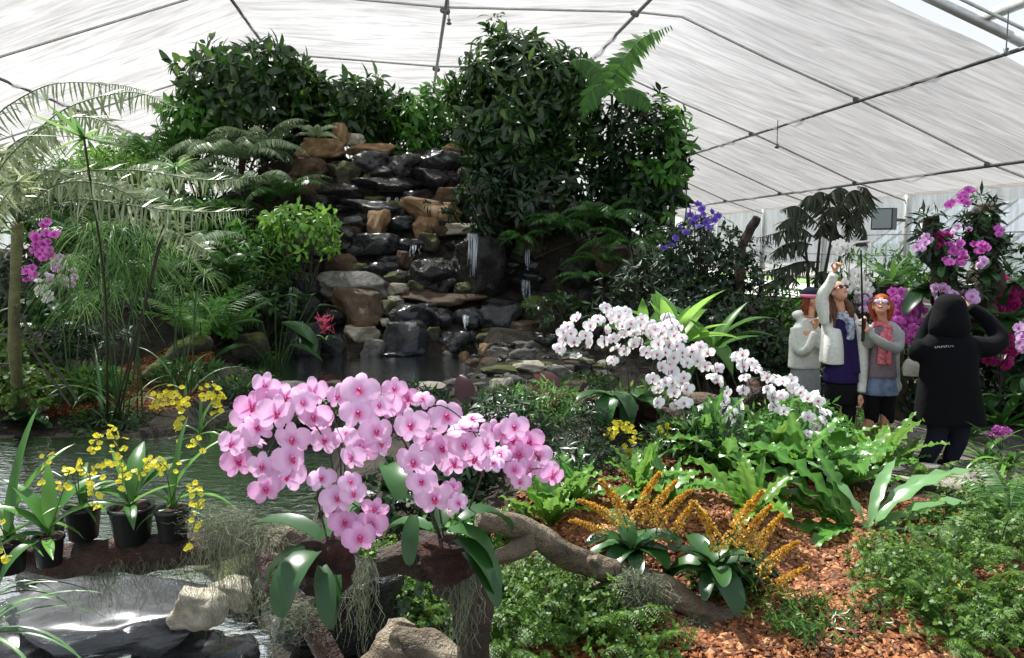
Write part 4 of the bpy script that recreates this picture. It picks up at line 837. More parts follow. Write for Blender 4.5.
for i, (px, py, Y, rx, rz, ncl, tp, sz, mt, lab) in enumerate([
   (300, 232, 12.2, .62, .42, 110, T_OB, .15, 'bright', 'small light green shrub growing out over the left side of the cascade'), (245, 262, 12.1, .8, .5, 190, T_LF, .16, 'mid', 'twiggy green shrub on the left slope beside the spilling stone'), (205, 240, 12.4, .75, .55, 170, T_OV, .13, 'mid', 'green leafy shrub in the middle of the left slope'),
   (150, 215, 13.2, .9, .6, 200, T_OV, .15, 'dark', 'dark green shrub behind the papyrus clumps'), (90, 225, 13.8, 1.1, .8, 240, T_OV, .16, 'dark', 'dark green shrub on the left slope behind the magenta orchids'), (30, 210, 13.5, 1.0, .9, 240, T_LF, .2, 'mid', 'leafy shrub at the far left behind the tree fern trunk'),
   (110, 175, 14.3, 1.0, .5, 200, T_LF, .18, 'bright', 'yellow green shrub high on the left behind the tree fern fronds'), (265, 300, 11.6, .5, .35, 120, T_OV, .12, 'dark', 'dark shrub above the left end of the upper pool'), (195, 290, 11.6, .75, .55, 200, T_LF, .16, 'dark', 'dark leafy shrub behind the light fern fronds on the left bank'),
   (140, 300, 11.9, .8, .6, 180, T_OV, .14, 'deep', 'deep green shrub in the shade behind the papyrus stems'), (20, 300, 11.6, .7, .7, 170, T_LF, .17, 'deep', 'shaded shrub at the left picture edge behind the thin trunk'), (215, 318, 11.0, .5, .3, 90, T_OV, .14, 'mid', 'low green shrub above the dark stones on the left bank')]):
    c = W(px, py, Y); b_ = c.copy(); b_[2] = min(gz(c[0], c[1]), c[2]-rz*.6); bush('leafy_shrub', lab, b_, c, (rx, rx*.7, rz), ncl, 5, tp, sz, mt, seed=60+i, low=-.7, cat='shrub')
# ------------------------------------------------------------------ ferns right of the cascade
for i, (px, py, Y, L_, key, nf, lab) in enumerate([(523, 238, 12.2, .55, 'fern', 9, 'small fern hanging beside the water trickle right of the cascade'), (562, 226, 12.1, .8, 'fern', 11, 'green fern under the largest shrub'), (604, 218, 11.9, .95, 'fern', 12, 'broad arching fern in the middle of the shaded slope on the right'),
      (632, 246, 11.6, .95, 'fern', 12, 'large fern drooping below the dark trailing shrub'), (585, 278, 11.4, .6, 'fern', 9, 'small light fern beside the dark rock face above the white orchids'), (655, 262, 11.2, .85, 'dark', 10, 'dark fern beside the purple flowering shrub'), (600, 262, 11.6, .7, 'fern', 9, 'fern hanging between the broad fern and the white orchids'), (668, 236, 11.8, .7, 'fern', 9, 'fern at the right end of the shaded slope'),
      (506, 205, 12.6, .5, 'dark', 8, 'small dark fern at the foot of the largest shrub')]): fern('fern', lab, W(px, py, Y), L_, nf, key, 'ferns right of the waterfall', seed=80+i, tilt=(-.6, .15))
for i, (px, py, Y, rx, rz, ncl, tp, sz, mt, lab) in enumerate([
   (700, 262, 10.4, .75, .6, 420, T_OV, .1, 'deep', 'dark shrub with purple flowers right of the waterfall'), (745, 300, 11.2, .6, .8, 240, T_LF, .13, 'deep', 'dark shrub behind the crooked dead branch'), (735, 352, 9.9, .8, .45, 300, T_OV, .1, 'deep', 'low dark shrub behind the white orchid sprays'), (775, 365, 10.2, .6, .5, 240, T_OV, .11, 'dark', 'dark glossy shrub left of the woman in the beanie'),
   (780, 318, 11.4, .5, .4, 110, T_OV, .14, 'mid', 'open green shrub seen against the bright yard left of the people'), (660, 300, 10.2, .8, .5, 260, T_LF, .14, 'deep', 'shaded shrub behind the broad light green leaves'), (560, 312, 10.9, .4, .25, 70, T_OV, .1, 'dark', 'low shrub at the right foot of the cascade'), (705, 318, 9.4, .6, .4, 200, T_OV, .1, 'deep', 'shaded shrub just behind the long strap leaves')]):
    c = W(px, py, Y); b_ = c.copy(); b_[2] = min(gz(c[0], c[1]), c[2]-rz*.6); o = bush('flowering_shrub' if 'purple' in lab else 'leafy_shrub', lab, b_, c, (rx, rx*.7, rz), ncl, 5, tp, sz, mt, seed=100+i, low=-.8)
    if 'purple' in lab:
        r = np.random.default_rng(4); base = np.array(o.location)
        for (fx, fy) in [(690, 208), (698, 204), (704, 214), (712, 212), (706, 222), (696, 218), (714, 220), (690, 215), (702, 209), (709, 227), (718, 216), (680, 228), (676, 238), (672, 245), (686, 232), (664, 248), (699, 226), (693, 223)]: bloom(F_PURP[0], W(fx, fy, 9.75+r.normal()*.1), .10, o, base, .6, r=r)
        mb = MB()
        for q in range(6): tube(mb, spl([np.array([0, 0, .3]), W(695+q*3, 240, 9.9)-base, W(690+q*5, 208+q*3, 9.8)-base], 8), [.01, .004], 5)
        mb.build('flower_stem', STEMD, o)
# low planting along the crest, so that the ridge is closed behind the cascade
for i, (px, py, Y, rx, rz, n_, mt, lab) in enumerate([(215, 150, 15.6, 1.1, .5, 240, 'dark', 'low dark shrub on the crest under the top left shrub'), (285, 140, 15.9, 1.0, .45, 220, 'deep', 'low dark shrub on the crest behind the arching silvery fern'), (400, 138, 16.0, 1.1, .34, 200, 'deep', 'low shaded shrub behind the top row of cascade stones'), (140, 165, 15.6, 1.0, .5, 220, 'mid', 'pale green shrub on the crest at the left'), (60, 190, 15.0, 1.2, .6, 240, 'fern', 'green thicket on the far left slope behind the tree fern'), (455, 145, 15.2, .5, .3, 90, 'fern', 'light fern like shrub at the left foot of the largest shrub')]):
    c = W(px, py, Y); bush('leafy_shrub', lab, [c[0], c[1], gz(c[0], c[1])-.05], c, (rx, rx*.5, rz), n_, 5, T_OV if i % 2 else T_LF, .2, mt, seed=250+i, low=-.9)
for i, (px, py, Y, L_, key, nf, lab) in enumerate([(130, 200, 12.0, 1.1, 'sil', 12, 'silvery fern behind the papyrus heads on the left slope'), (190, 250, 11.6, .9, 'sil', 11, 'silvery fern low on the left slope above the cycad'), (80, 240, 11.8, 1.0, 'fern', 11, 'green fern on the left slope behind the small papyrus'), (240, 160, 13.7, 1.1, 'sil', 12, 'silvery fern between the two large ones near the crest'), (225, 268, 11.4, .7, 'fern', 10, 'fern above the dark stones at the left end of the pool'), (160, 270, 11.0, .8, 'fern', 10, 'fern in shade behind the papyrus stems'), (50, 330, 10.2, .7, 'fern', 10, 'fern growing in front of the mossy boulders at the left'), (110, 340, 10.0, .6, 'dark', 9, 'dark fern behind the papyrus bundle')]): fern('fern', lab, W(px, py, Y), L_, nf, key, 'ferns of the left slope', seed=60+i, tilt=(-.25, .35))
# ------------------------------------------------------------------ tree fern at the far left
b0 = G(14, 8.8); b0[2] = gz(b0[0], b0[1]); e = empty('tree_fern', b0, 0, 'tall tree fern at the left edge with a thin pale trunk and long arching fronds', 'tree fern')
mb = MB(); top = W(18, 222, 7.8); tube(mb, spl([b0*0, (W(14, 330, 8.0)-b0), top-b0], 20), [.07, .05, .05], 10, 0, None, .15); mb.build('trunk', rockmat('fern_trunk', rgb(96, 96, 60), rgb(128, 128, 84), rgb(160, 158, 112), .6, .9, 8, .6), e)
for k, (pts, Y, L_) in enumerate([([(18, 222), (-20, 150), (-60, 150), (-90, 220)], 7.6, .4), ([(14, 215), (20, 160), (60, 112), (130, 92), (176, 108)], 7.4, .36), ([(10, 214), (-5, 180), (40, 130), (95, 118), (128, 150)], 7.2, .34), ([(14, 218), (55, 185), (120, 190), (190, 240), (210, 252)], 7.0, .30),
      ([(18, 220), (70, 200), (150, 208), (205, 212), (250, 210)], 6.9, .28), ([(18, 220), (60, 178), (130, 170), (205, 180), (262, 176)], 7.3, .28), ([(14, 222), (-10, 190), (-30, 220), (-40, 280)], 7.0, .34), ([(16, 218), (40, 175), (70, 180), (84, 235)], 7.3, .28), ([(14, 222), (20, 190), (12, 185), (-12, 235), (-14, 280)], 6.8, .26), ([(14, 216), (0, 165), (30, 135), (70, 150)], 8.0, .3),
      ([(14, 216), (-20, 140), (40, 88), (110, 84), (150, 92)], 8.1, .3)]):
    P = [W(a, b, Y-.1*i)-b0 for i, (a, b) in enumerate(pts)]; P[0] = top-b0
    frond_mb(P, 64, L_*.85, w=.13, up=(0, -.75, .7), hang=.30, droop=.25, seed=k, rr=.009, sweep=.3, jit=.2).build('frond', [LM['treefern'], STEMG], e)
# papyrus
def umbel(e, c, n, L_, seed, el=(-.5, .6), w=.006, key='papyrus', droop=1.0, part='umbel', flat=False):
    r = np.random.default_rng(seed); mb = MB()
    for i in range(n):
        a = i/n*2*PI+r.normal()*.1; el_ = r.uniform(*el); d = np.array([math.cos(a)*math.cos(el_), math.sin(a)*math.cos(el_), math.sin(el_)]); l = L_*r.uniform(.75, 1.1); t_ = np.linspace(0, 1, 6)[:, None]
        P = np.asarray(c)+d*l*t_+np.array([0, 0, -1])*l*droop*.6*t_**2; ribbon(mb, P, [w, w*1.4, w*.2], np.array([-d[1], d[0], .2])*0+np.array([0, 0, 1.0])+r.normal(size=3)*.3)
    return mb.build(part, [LM[key]], e)
b0 = G(102, 8.6); e = empty('papyrus', b0, 0, 'papyrus with a wide umbrella of spoke like leaves above the left bank', 'papyrus')
mb = MB()
for k, (px, py, Y, n, l) in enumerate([(84, 138, 6.6, 22, .46), (176, 168, 7.6, 40, .34), (170, 205, 7.6, 26, .3)]):
    c = W(px, py, Y)-b0; tube(mb, spl([b0*0+np.array([.05*k, 0, 0]), c*.5+np.array([.08, 0, .1]), c], 14), [.012, .009], 6); umbel(e, c, n, l, k, el=(-.45, .75) if k else (-.35, .55), w=.03 if k == 0 else .014, droop=.15 if k == 0 else .5)
mb.build('stem', STEMD, e)
r = np.random.default_rng(5)
for g, (bx, lab, tops) in enumerate([(120, 'papyrus clump with drooping hair fine heads over bundled upright stems, left of the mulch', [(112, 232), (130, 225), (100, 255), (145, 240), (122, 262), (92, 232), (138, 275), (110, 290), (150, 262)]), (185, 'thinner papyrus clump with grassy heads, in front of the mossy branch', [(170, 250), (190, 262), (205, 275), (178, 285), (195, 300)]), (70, 'small papyrus clump beside the tree fern trunk, in front of the magenta orchids', [(70, 262), (60, 285), (82, 300)])]):
    b0 = G(bx, 8.7 if g == 0 else 9.2); e = empty('papyrus', b0, 0, lab, 'papyrus'); mb = MB()
    for k, (px, py) in enumerate(tops):
        c = W(px, py, (8.3 if g == 0 else 9.0)+r.normal()*.15)-b0; s = np.array([r.normal()*.12, r.normal()*.1, 0]); tube(mb, spl([s, s*.8+c*.45, c], 12), [.011, .007], 6)
        umbel(e, c, 75 if g != 1 else 40, .52 if g != 1 else .4, g*20+k, el=(-.2, 1.3), w=.007, droop=1.7 if g != 1 else 1.2)
    mb.build('stem', STEMG, e)
    for k in range(9 if g == 0 else 3): put(STRAP['grass'][k % 4], 'leaf', e, (r.normal()*.12, r.normal()*.1, 0), Euler((r.uniform(1.1, 1.45), 0, r.uniform(0, 6.28)), 'XYZ'), r.uniform(.6, 1.1))
# dark crossing stalks on the far left
for k, (a, b, lab) in enumerate([((-10, 270, 7.9), (78, 392, 7.8), 'dark bare stalk leaning right beside the tree fern trunk'), ((14, 322, 7.7), (70, 396, 7.8), 'second dark bare stalk crossing the leaning one')]):
    o_ = W(*b); mb = MB(); tube(mb, spl([W(*a)-o_, (W(*a)+W(*b))/2-o_+np.array([0, 0, -.06]), np.array([0, 0, -.1])], 14), .013, 8, 0, None, .1); o2 = mb.build('bare_stalk', STEMD, None, loc=o_); tag(o2, lab, 'stalk')
# cycad like fern, strap plants of the left bank
fern('cycad', 'cycad with stiff feather leaves on the left bank above the mossy branch', G(200, 10.3, .25), 1.15, 13, 'cyc', cat='cycad', tilt=(-.1, .35), seed=3)
fern('cycad', 'smaller cycad with upright leaves at the left end of the pool', G(232, 10.9, .2), .8, 9, 'cyc', cat='cycad', tilt=(.0, .4), seed=4)
log('mossy_branch', 'pale mossy branch lying on the red mulch of the left bank', [(143, 378, 9.7), (165, 362, 9.9), (185, 347, 10.1), (205, 342, 10.4)], [.06, .08, .11, .14], RM['moss'], cat='branch')
# big leaf plant at left end of pool
b0 = G(275, 10.9); e = empty('arum', b0, 0, 'large leaved arum plant with arrow leaves over the left end of the upper pool', 'plant')
mb = MB(); v, f = leaf(.62, 'ovate', 8, .2, .6); mb.add(v, f, 0, .4); lf = mb.mesh('leaf', [LM['orchid']]); mb = MB()
for (px, py, L_, az, el) in [(283, 322, .62, -2.0, -.2), (262, 322, .55, 1.8, .1), (296, 296, .4, 1.4, .1), (318, 306, .35, -1.0, .1), (300, 330, .45, -2.3, -.4), (250, 345, .5, 2.2, 0), (290, 345, .5, -1.5, -.2), (312, 295, .3, .6, .1), (275, 300, .3, 2.4, .3)]:
    p = W(px, py, 10.5)-b0; put(lf, 'leaf', e, p, Euler((el, 0, az), 'XYZ'), L_); tube(mb, spl([b0*0, p*.5+np.array([0, 0, .12]), p], 8), .01, 5)
mb.build('stem', STEMG, e)
b0 = G(322, 11.2, .1); e = empty('bromeliad', W(325, 333, 10.9), 0, 'small bromeliad with pinkish red flower head at the left end of the upper pool', 'bromeliad')
mb = MB(); mb.inst(T_LF, *(lambda n: (orient(nrm(rng.normal(size=(n, 3))+np.array([0, -.2, .6])), rng.normal(size=(n, 3)), .12), np.column_stack([rng.normal(size=n)*.04, rng.normal(size=n)*.03, rng.uniform(0, .22, n)])))(40)); mb.build('flower_head', leafmat('coral', [rgb(190, 50, 80), rgb(226, 96, 120)], .5, .3), e)
rosette('', None, (0, 0, -.1), .25, 8, 'strap', parent=e, seed=2)
# groundcover on left bank
for i, (px, py, Y, rx, rz, n_, mt, lab) in enumerate([(30, 392, 8.8, .6, .28, 260, 'maiden', 'feathery light green groundcover on the left bank at the picture edge'), (92, 385, 9.2, .4, .2, 150, 'mid', 'low green groundcover left of the papyrus stems'), (20, 360, 9.6, .5, .35, 220, 'maiden', 'fine leaved groundcover below the far left shrub'), (72, 345, 9.6, .4, .3, 120, 'deep', 'dark groundcover under the bare stalks'), (225, 395, 9.3, .3, .14, 80, 'dark', 'low dark groundcover on the left bank near the pink blooms'), (115, 425, 8.6, .5, .14, 120, 'dark', 'low leafy groundcover along the left bank behind the far yellow orchids')]):
    c = W(px, py, Y); bush('groundcover_plant', lab, [c[0], c[1], gz(c[0], c[1])], c, (rx, rx*.6, rz), n_, 6, T_RD if mt == 'maiden' else T_LF, .06 if mt == 'maiden' else .12, mt, seed=140+i, low=-.5, nst=5, sr=.006, cat='plant')
for i, (px, py, lab, k) in enumerate([(28, 425, 'dark strap leaved plant on the left bank behind the flat grey stones', 'orchid'), (12, 400, 'dark strap leaved plant at the left picture edge above the stones', 'strap')]): rosette('bromeliad', lab, hit(px, py), .45, 12, k, seed=i, cat='bromeliad')
rosette('grass_clump', 'tuft of long narrow leaves at the foot of the papyrus stems', hit(90, 398), .9, 14, 'grass', seed=5, cat='grass', elev=(.6, 1.3))
# background magenta orchids left
r = np.random.default_rng(8)
def cluster(px, py, rx, ry, n, seed):
    q = np.random.default_rng(seed); a = q.random(n)*2*PI; d = np.sqrt(q.random(n)); return [(px+rx*d[i]*math.cos(a[i]), py+ry*d[i]*math.sin(a[i])) for i in range(n)]
def orchid_cluster(label, px, py, rx, ry, n, Y, fm, size, base, seed=0, nl=5, lk='orchid', ll=.35, **k):
    fl = cluster(px, py, rx, ry, n, seed); b_ = np.asarray(base, float); pb = [(b_-CAM)]; 
    d = b_-CAM; c, s = math.cos(PIT), math.sin(PIT); fz = d[1]*c-d[2]*s; up = d[1]*s+d[2]*c; bx, by = CX+F*d[0]/fz, CY-F*up/fz
    sp = [[(bx, by, b_[1]), ((bx+px)/2+q*rx*.4, min(by, py)-ry*.8, (Y+b_[1])/2), (px+q*rx*.7, py+ry*.6, Y)] for q in (-1, .1, 1)]
    e = orchid('moth_orchid', label, base, sp, fl, fm, size, seed=seed, sr=.005, yj=.08, **k)
    rosette('', None, (0, 0, 0), ll, nl, lk, parent=e, seed=seed, elev=(.2, .9)); return e
orchid_cluster('magenta orchid spray in the shade behind the tree fern trunk', 44, 240, 12, 20, 22, 9.6, F_MAG, .11, W(35, 300, 10.0), 1)
orchid_cluster('pale lilac orchid spray right of the magenta one behind the papyrus', 62, 272, 16, 16, 20, 9.5, F_LIL, .10, W(60, 310, 9.9), 2)
orchid_cluster('white orchid spray hanging low behind the tree fern trunk', 45, 288, 8, 16, 12, 9.6, F_PURE, .09, W(40, 315, 9.9), 3)
orchid_cluster('small magenta orchid cluster at the left, lowest behind the trunk', 30, 275, 7, 9, 7, 9.7, F_MAG, .10, W(25, 310, 9.9), 4)
# ------------------------------------------------------------------ crooked dead branch and drooping tree at the right
log('dead_branch', 'crooked dark dead branch standing up right of the purple flowers', [(736, 350, 10.3), (738, 300, 10.2), (742, 250, 10.2), (757, 217, 10.1)], [.09, .07, .055, .05], BARKD, cat='branch', stubs=[([(736, 300, 10.2), (745, 305, 10.1), (763, 328, 9.9), (764, 345, 9.9)], [.05, .05, .035]), ([(757, 318, 10.0), (766, 322, 9.9), (765, 330, 9.9)], [.05, .03])])
b0 = G(820, 13.0); b0[2] = 0; e = empty('weeping_podocarp', b0, 0, 'dark weeping tree with ragged drooping sprays behind the people', 'tree')
mb = MB()
for k, (tx, ty) in enumerate([(805, 235), (822, 215), (838, 205), (850, 230), (790, 240)]): tube(mb, spl([np.array([.08*k-.15, 0, 0]), W(815+k*6-6, 300, 12.9)-b0, W(tx, ty, 12.7)-b0], 14), [.05, .035, .015], 7)
mb.build('trunk', STEMD, e)
for k, pts in enumerate([[(815, 238), (800, 228), (780, 232), (752, 240)], [(818, 225), (805, 212), (795, 206), (780, 210)], [(824, 220), (818, 200), (808, 196), (800, 205)], [(830, 215), (830, 195), (842, 188), (858, 200)], [(838, 212), (850, 192), (862, 195), (860, 225)], [(842, 225), (856, 215), (864, 228), (866, 250)],
     [(835, 210), (845, 205), (850, 220), (848, 245)], [(820, 240), (826, 222), (836, 226), (838, 250)], [(812, 245), (798, 242), (782, 246), (770, 258)], [(820, 262), (800, 262), (780, 268), (760, 272)], [(815, 230), (828, 210), (836, 208), (842, 218)], [(828, 235), (840, 235), (848, 245), (852, 262)], [(800, 285), (788, 275), (770, 282), (752, 290)],
     [(812, 285), (820, 272), (832, 276), (840, 290)], [(848, 215), (862, 205), (868, 190), (858, 186)], [(816, 208), (812, 198), (820, 192), (832, 196)], [(806, 225), (796, 218), (786, 220), (776, 228)]]):
    frond_mb([W(a, b, 12.7+.1*(k % 4))-b0 for a, b in pts], 40, .32, w=.17, hang=1.3, seed=k, rr=.012, sweep=.3, jit=.35, up=(0, -.5, 1)).build('branch_spray', [LM['drac'], STEMD], e)
# ------------------------------------------------------------------ right side: orchid poles and masses
def pole(label, pts, rad, seed):
    e = log('orchid_pole', label, pts, rad, BARKD, cat='orchid pole', rough=.6, sides=14); return e
pole('dark fibrous pole leaning left, hung with magenta orchids, above the hooded person', [(958, 330, 8.6), (950, 300, 8.6), (938, 262, 8.5), (929, 218, 8.5)], [.17, .13, .11, .09, .07], 0)
pole('dark upright fibrous pole hung with orchids, right of the leaning one', [(978, 345, 8.6), (982, 300, 8.5), (986, 250, 8.5), (984, 208, 8.4)], [.2, .15, .13, .14, .12], 1)
def spray(label, pts, fl, fm, size, Y, seed=0, leaves=6, ll=.22, cat='orchid'):
    base = W(pts[0][0], pts[0][1], Y); sp = [[(a, b, Y-.08*i) for i, (a, b) in enumerate(pts)]]
    e = orchid('moth_orchid', label, base, sp, fl, fm, size, seed=seed, sr=.004, yj=.04); rosette('', None, (0, -.05, 0), ll, leaves, 'orchid', parent=e, seed=seed, elev=(-.2, .7)); return e
spray('pale magenta orchid spray arching left from the top of the upright pole', [(984, 214), (980, 196), (968, 186), (950, 200)], [(968, 190), (972, 192), (964, 194), (960, 197), (962, 201), (952, 202), (949, 205), (967, 203), (965, 197)], F_MAG, .085, 8.4, 1)
spray('small lilac orchid spray on the right of the upright pole', [(990, 236), (994, 228), (999, 226), (1000, 232)], [(998, 228), (1001, 230), (996, 226), (999, 234)], F_MAG, .08, 8.4, 2)
spray('lilac orchid spray between the two poles near their tops', [(978, 236), (965, 226), (955, 226), (948, 229)], [(949, 229), (958, 226), (969, 229), (953, 232)], F_LIL, .07, 8.4, 3)
spray('lilac orchid spray on the left of the leaning pole', [(934, 236), (926, 232), (920, 240), (918, 246)], [(919, 243), (922, 239), (926, 236), (917, 247), (925, 242), (929, 240), (921, 248)], F_LIL, .09, 8.4, 4)
spray('bright magenta orchid blooms on the right of the leaning pole', [(938, 246), (942, 238), (944, 232), (948, 240)], [(939, 236), (944, 234), (948, 236), (940, 242), (938, 248), (941, 245), (936, 246)], F_CRIM+F_MAG, .1, 8.4, 5)
spray('dense pink orchid spray between the poles above the hood', [(942, 266), (948, 250), (954, 252), (962, 262)], cluster(955, 254, 11, 14, 22, 6), F_MAG, .075, 8.3, 6)
spray('lilac orchid cluster on the middle of the upright pole', [(982, 260), (976, 244), (978, 240), (982, 246)], cluster(980, 248, 9, 6, 8, 7), F_MAG, .085, 8.3, 7)
spray('small lilac orchid cluster low on the upright pole', [(986, 275), (980, 262), (982, 258), (984, 264)], cluster(982, 262, 7, 6, 7, 8), F_LIL, .08, 8.3, 8)
for k, (px, py, lab) in enumerate([(929, 222, 'topmost leafy tuft on the leaning pole'), (934, 240, 'leafy tuft halfway up the leaning pole'), (946, 268, 'leafy tuft low on the leaning pole'), (984, 210, 'topmost leafy tuft on the upright pole'), (976, 228, 'leafy tuft at the left of the upright pole'), (992, 250, 'leafy tuft at the right of the upright pole, halfway up'), (976, 285, 'leafy tuft low on the upright pole')]):
    p = W(px, py, 8.35); bush('air_plant', 'dark '+lab, p, p, (.14, .12, .14), 26, 4, T_LF, .14, 'deep', seed=200+k, low=-1, nst=3, sr=.005, cat='plant')
# masses behind/around people
orchid_cluster('dense mass of violet pink orchids right of the red haired woman', 908, 318, 16, 24, 60, 8.7, F_MAG, .115, W(915, 370, 9.0), 11)
orchid_cluster('pink orchids hanging just above the red haired woman head', 895, 296, 8, 8, 9, 8.7, F_MAG, .11, W(900, 340, 9.0), 12)
orchid_cluster('pale pink orchids just above the hood', 962, 297, 14, 7, 10, 8.2, F_LIL, .12, W(968, 335, 8.4), 13)
orchid_cluster('pale pink orchids left of the hood', 940, 294, 8, 9, 6, 8.2, F_LIL, .12, W(940, 330, 8.5), 14)
orchid_cluster('deep crimson orchid mass right of the hood', 998, 298, 18, 22, 46, 8.6, F_CRIM, .11, W(1000, 350, 8.9), 15)
orchid_cluster('deep crimson orchids behind the raised elbow', 1000, 350, 16, 20, 26, 8.4, F_CRIM, .10, W(1000, 400, 8.6), 16)
orchid_cluster('pale lilac orchid spray hanging at the right picture edge', 1022, 334, 4, 18, 12, 7.4, F_LIL, .10, W(1030, 380, 7.6), 17)
orchid_cluster('crimson orchids at the right picture edge, topmost', 1020, 290, 8, 9, 8, 8.8, F_CRIM, .10, W(1024, 330, 9.0), 18)
orchid_cluster('white orchids behind the raised arm', 842, 248, 7, 6, 14, 9.0, F_PURE, .10, W(850, 300, 9.2), 19)
orchid_cluster('large white orchid mass between the two women', 858, 285, 14, 15, 60, 9.2, F_PURE, .09, W(858, 330, 9.4), 20)
orchid_cluster('lilac orchids behind the selfie stick', 867, 305, 5, 9, 8, 8.9, F_LIL, .10, W(868, 340, 9.1), 21)
# broad leaved plant on post behind people
b0 = W(893, 300, 9.2); e = log('tree_stump', 'dark upright stump behind the red haired woman carrying a leafy plant', [(896, 420, 9.4), (893, 360, 9.4), (892, 300, 9.4), (890, 285, 9.4)], [.14, .12, .12, .12], BARKD, cat='stump')
rosette('broadleaf_plant', 'green broad leaved plant sitting on the dark stump above the red haired woman', W(892, 282, 9.2), .42, 11, 'broad', seed=4, elev=(.2, 1.3))
for k, (px, py, Y, lab) in enumerate([(1008, 320, 8.2, 'large dark green leaves right of the hooded person'), (930, 290, 8.8, 'dark green leaves left of the hood, below the leaning pole'), (1015, 285, 8.6, 'broad dark leaves at the right edge beside the upright pole')]): rosette('broadleaf_plant', lab, W(px, py, Y), .5, 8, 'orchid', seed=k+20, elev=(-.1, .8))
for i, (px, py, Y, rx, rz, ncl, tp, sz, mt, lab) in enumerate([(1000, 370, 9.4, .7, .9, 360, T_OV, .14, 'deep', 'dark shrub behind the hooded person on the right'), (925, 390, 9.6, .6, .6, 260, T_OV, .12, 'deep', 'dark shrub between the red haired woman and the hooded person'), (862, 330, 10.2, .5, .7, 240, T_OV, .12, 'dark', 'dark shrub behind the two women in the middle'), (905, 280, 10.4, .4, .3, 60, T_OV, .12, 'mid', 'light shrub behind the mass of violet pink orchids'), (870, 275, 10.6, .45, .35, 60, T_LF, .14, 'mid', 'open shrub behind the white orchid mass'), (1030, 330, 9.3, .5, .9, 260, T_OV, .14, 'deep', 'dark shrub at the right picture edge'), (845, 385, 9.8, .5, .35, 160, T_OV, .1, 'deep', 'dark undergrowth between the legs of the women')]):
    c = W(px, py, Y); bush('leafy_shrub', lab, [c[0], c[1], gz(c[0], c[1])], c, (rx, rx*.7, rz), ncl, 5, tp, sz, mt, seed=170+i, low=-.8)
for i, (px, py, L_, lab, k) in enumerate([(985, 462, .62, 'strap leaved plant at the right of the hooded person feet', 'strap'), (1008, 470, .55, 'strap leaved plant near the right picture edge on the path border', 'strap'), (1002, 430, .6, 'tall green plant right of the hooded person', 'broad'), (968, 440, .5, 'tall narrow green leaves just behind the hooded person', 'broad'), (870, 440, .45, 'low strap leaved plant at the feet of the red haired woman', 'strap'), (912, 452, .35, 'small strap leaved plant left of the hooded person feet', 'strap')]): rosette('strap_leaved_plant', lab, hit(px, py), L_, 13, k, seed=30+i, elev=(.5, 1.3))
orchid_cluster('dull purple orchid spray low at the right near the path', 1000, 432, 11, 7, 22, 7.6, F_MAG, .05, W(1000, 468, 7.6), 31, nl=4, ll=.3)
# loudspeaker on the post
sx_ = W(884, 219, 16.5); e = empty('speaker', sx_, -.7, 'dark square floodlight with pale front fixed to the white post behind the people', 'lamp')
mb = MB(); box(mb, (0, 0, 0), (.42, .30, .44)); mb.build('housing', STEEL, e, smooth=False); mb = MB(); box(mb, (0, -.16, 0), (.36, .02, .38)); mb.build('front_panel', simple('pale_panel', (.42, .5, .5), .3), e, smooth=False); mb = MB(); beam(mb, (0, .1, 0), (.25, .55, -.02), .06, .06); mb.build('bracket', STEEL, e, smooth=False)
# a paved edge stone on the path
rock(925, 470, 60, 12, 6.9, 'grey', 'flat grey paving stone at the hooded person feet', 'kerb_stone', dep=.6, k=1)
# ------------------------------------------------------------------ white orchids on the mound
def many(plants, flowers, fm, size, **k):
    """plants: dict(label, base, spikes, leaves...). Every bloom goes to the plant with the nearest spike"""
    lists = [[] for _ in plants]
    for fl in flowers:
        best = min((np.hypot(sp[6:, 0]-fl[0], sp[6:, 1]-fl[1]).min(), i) for i, p in enumerate(plants) for sp in [spl([(q[0], q[1], 0) for q in s], 26) for s in p['spikes']])
        lists[best[1]].append(fl)
    out = []
    for i, p in enumerate(plants): out.append(orchid('moth_orchid', p['label'], p['base'], p['spikes'], lists[i], fm, size, leaves=p.get('leaves', ()), group=None, seed=300+i, buds=p.get('buds', ()), **k))
    return out
c1 = [(170,178),(310,130),(365,145),(130,220),(235,215),(215,260),(160,290),(120,280),(100,330),(168,360),(90,320),(275,185),(315,235),(350,185),(370,170),(400,150),(300,290),(235,295),(345,275),(395,255),(440,250),(430,205),(385,215),(355,320),(395,335),(340,378),(440,300),(480,185),(520,215),(490,235),(520,260),(500,340),(470,210),(555,300),(540,230),(575,250),(600,180),(620,200),(590,340),(610,300),(550,350),(630,365),(645,310),(650,230),(665,270),(670,340),(690,390),(620,430),(610,395),(575,410),(530,465),(555,515),(590,480),(620,480),(660,480),(695,510),(630,530),(555,575),(640,590),(685,575),(715,335),(740,380),(630,260),(585,270),(460,290),(110,245),(145,250),(410,180),(585,215),(340,160)]
c2 = [(60,155),(105,135),(35,215),(95,185),(125,235),(140,165),(160,285),(190,245),(205,320),(235,365),(185,300),(220,410),(205,440),(230,480),(260,460),(215,500),(245,510),(290,190),(315,175),(320,235),(325,290),(320,355),(365,215),(385,245),(410,265),(440,290),(445,350),(475,390),(475,440),(525,460),(490,300),(520,310),(560,305),(575,345),(610,365),(645,395),(675,375),(700,410),(650,490),(705,440),(740,465),(730,505),(710,520),(690,545),(745,555),(645,575),(515,380),(35,350),(20,420),(20,290)]
WF = [(540+a/4.7, 280+b/4.7) for a, b in c1]+[(680+a/5.06, 320+b/5.06) for a, b in c2]
Yw = 6.0
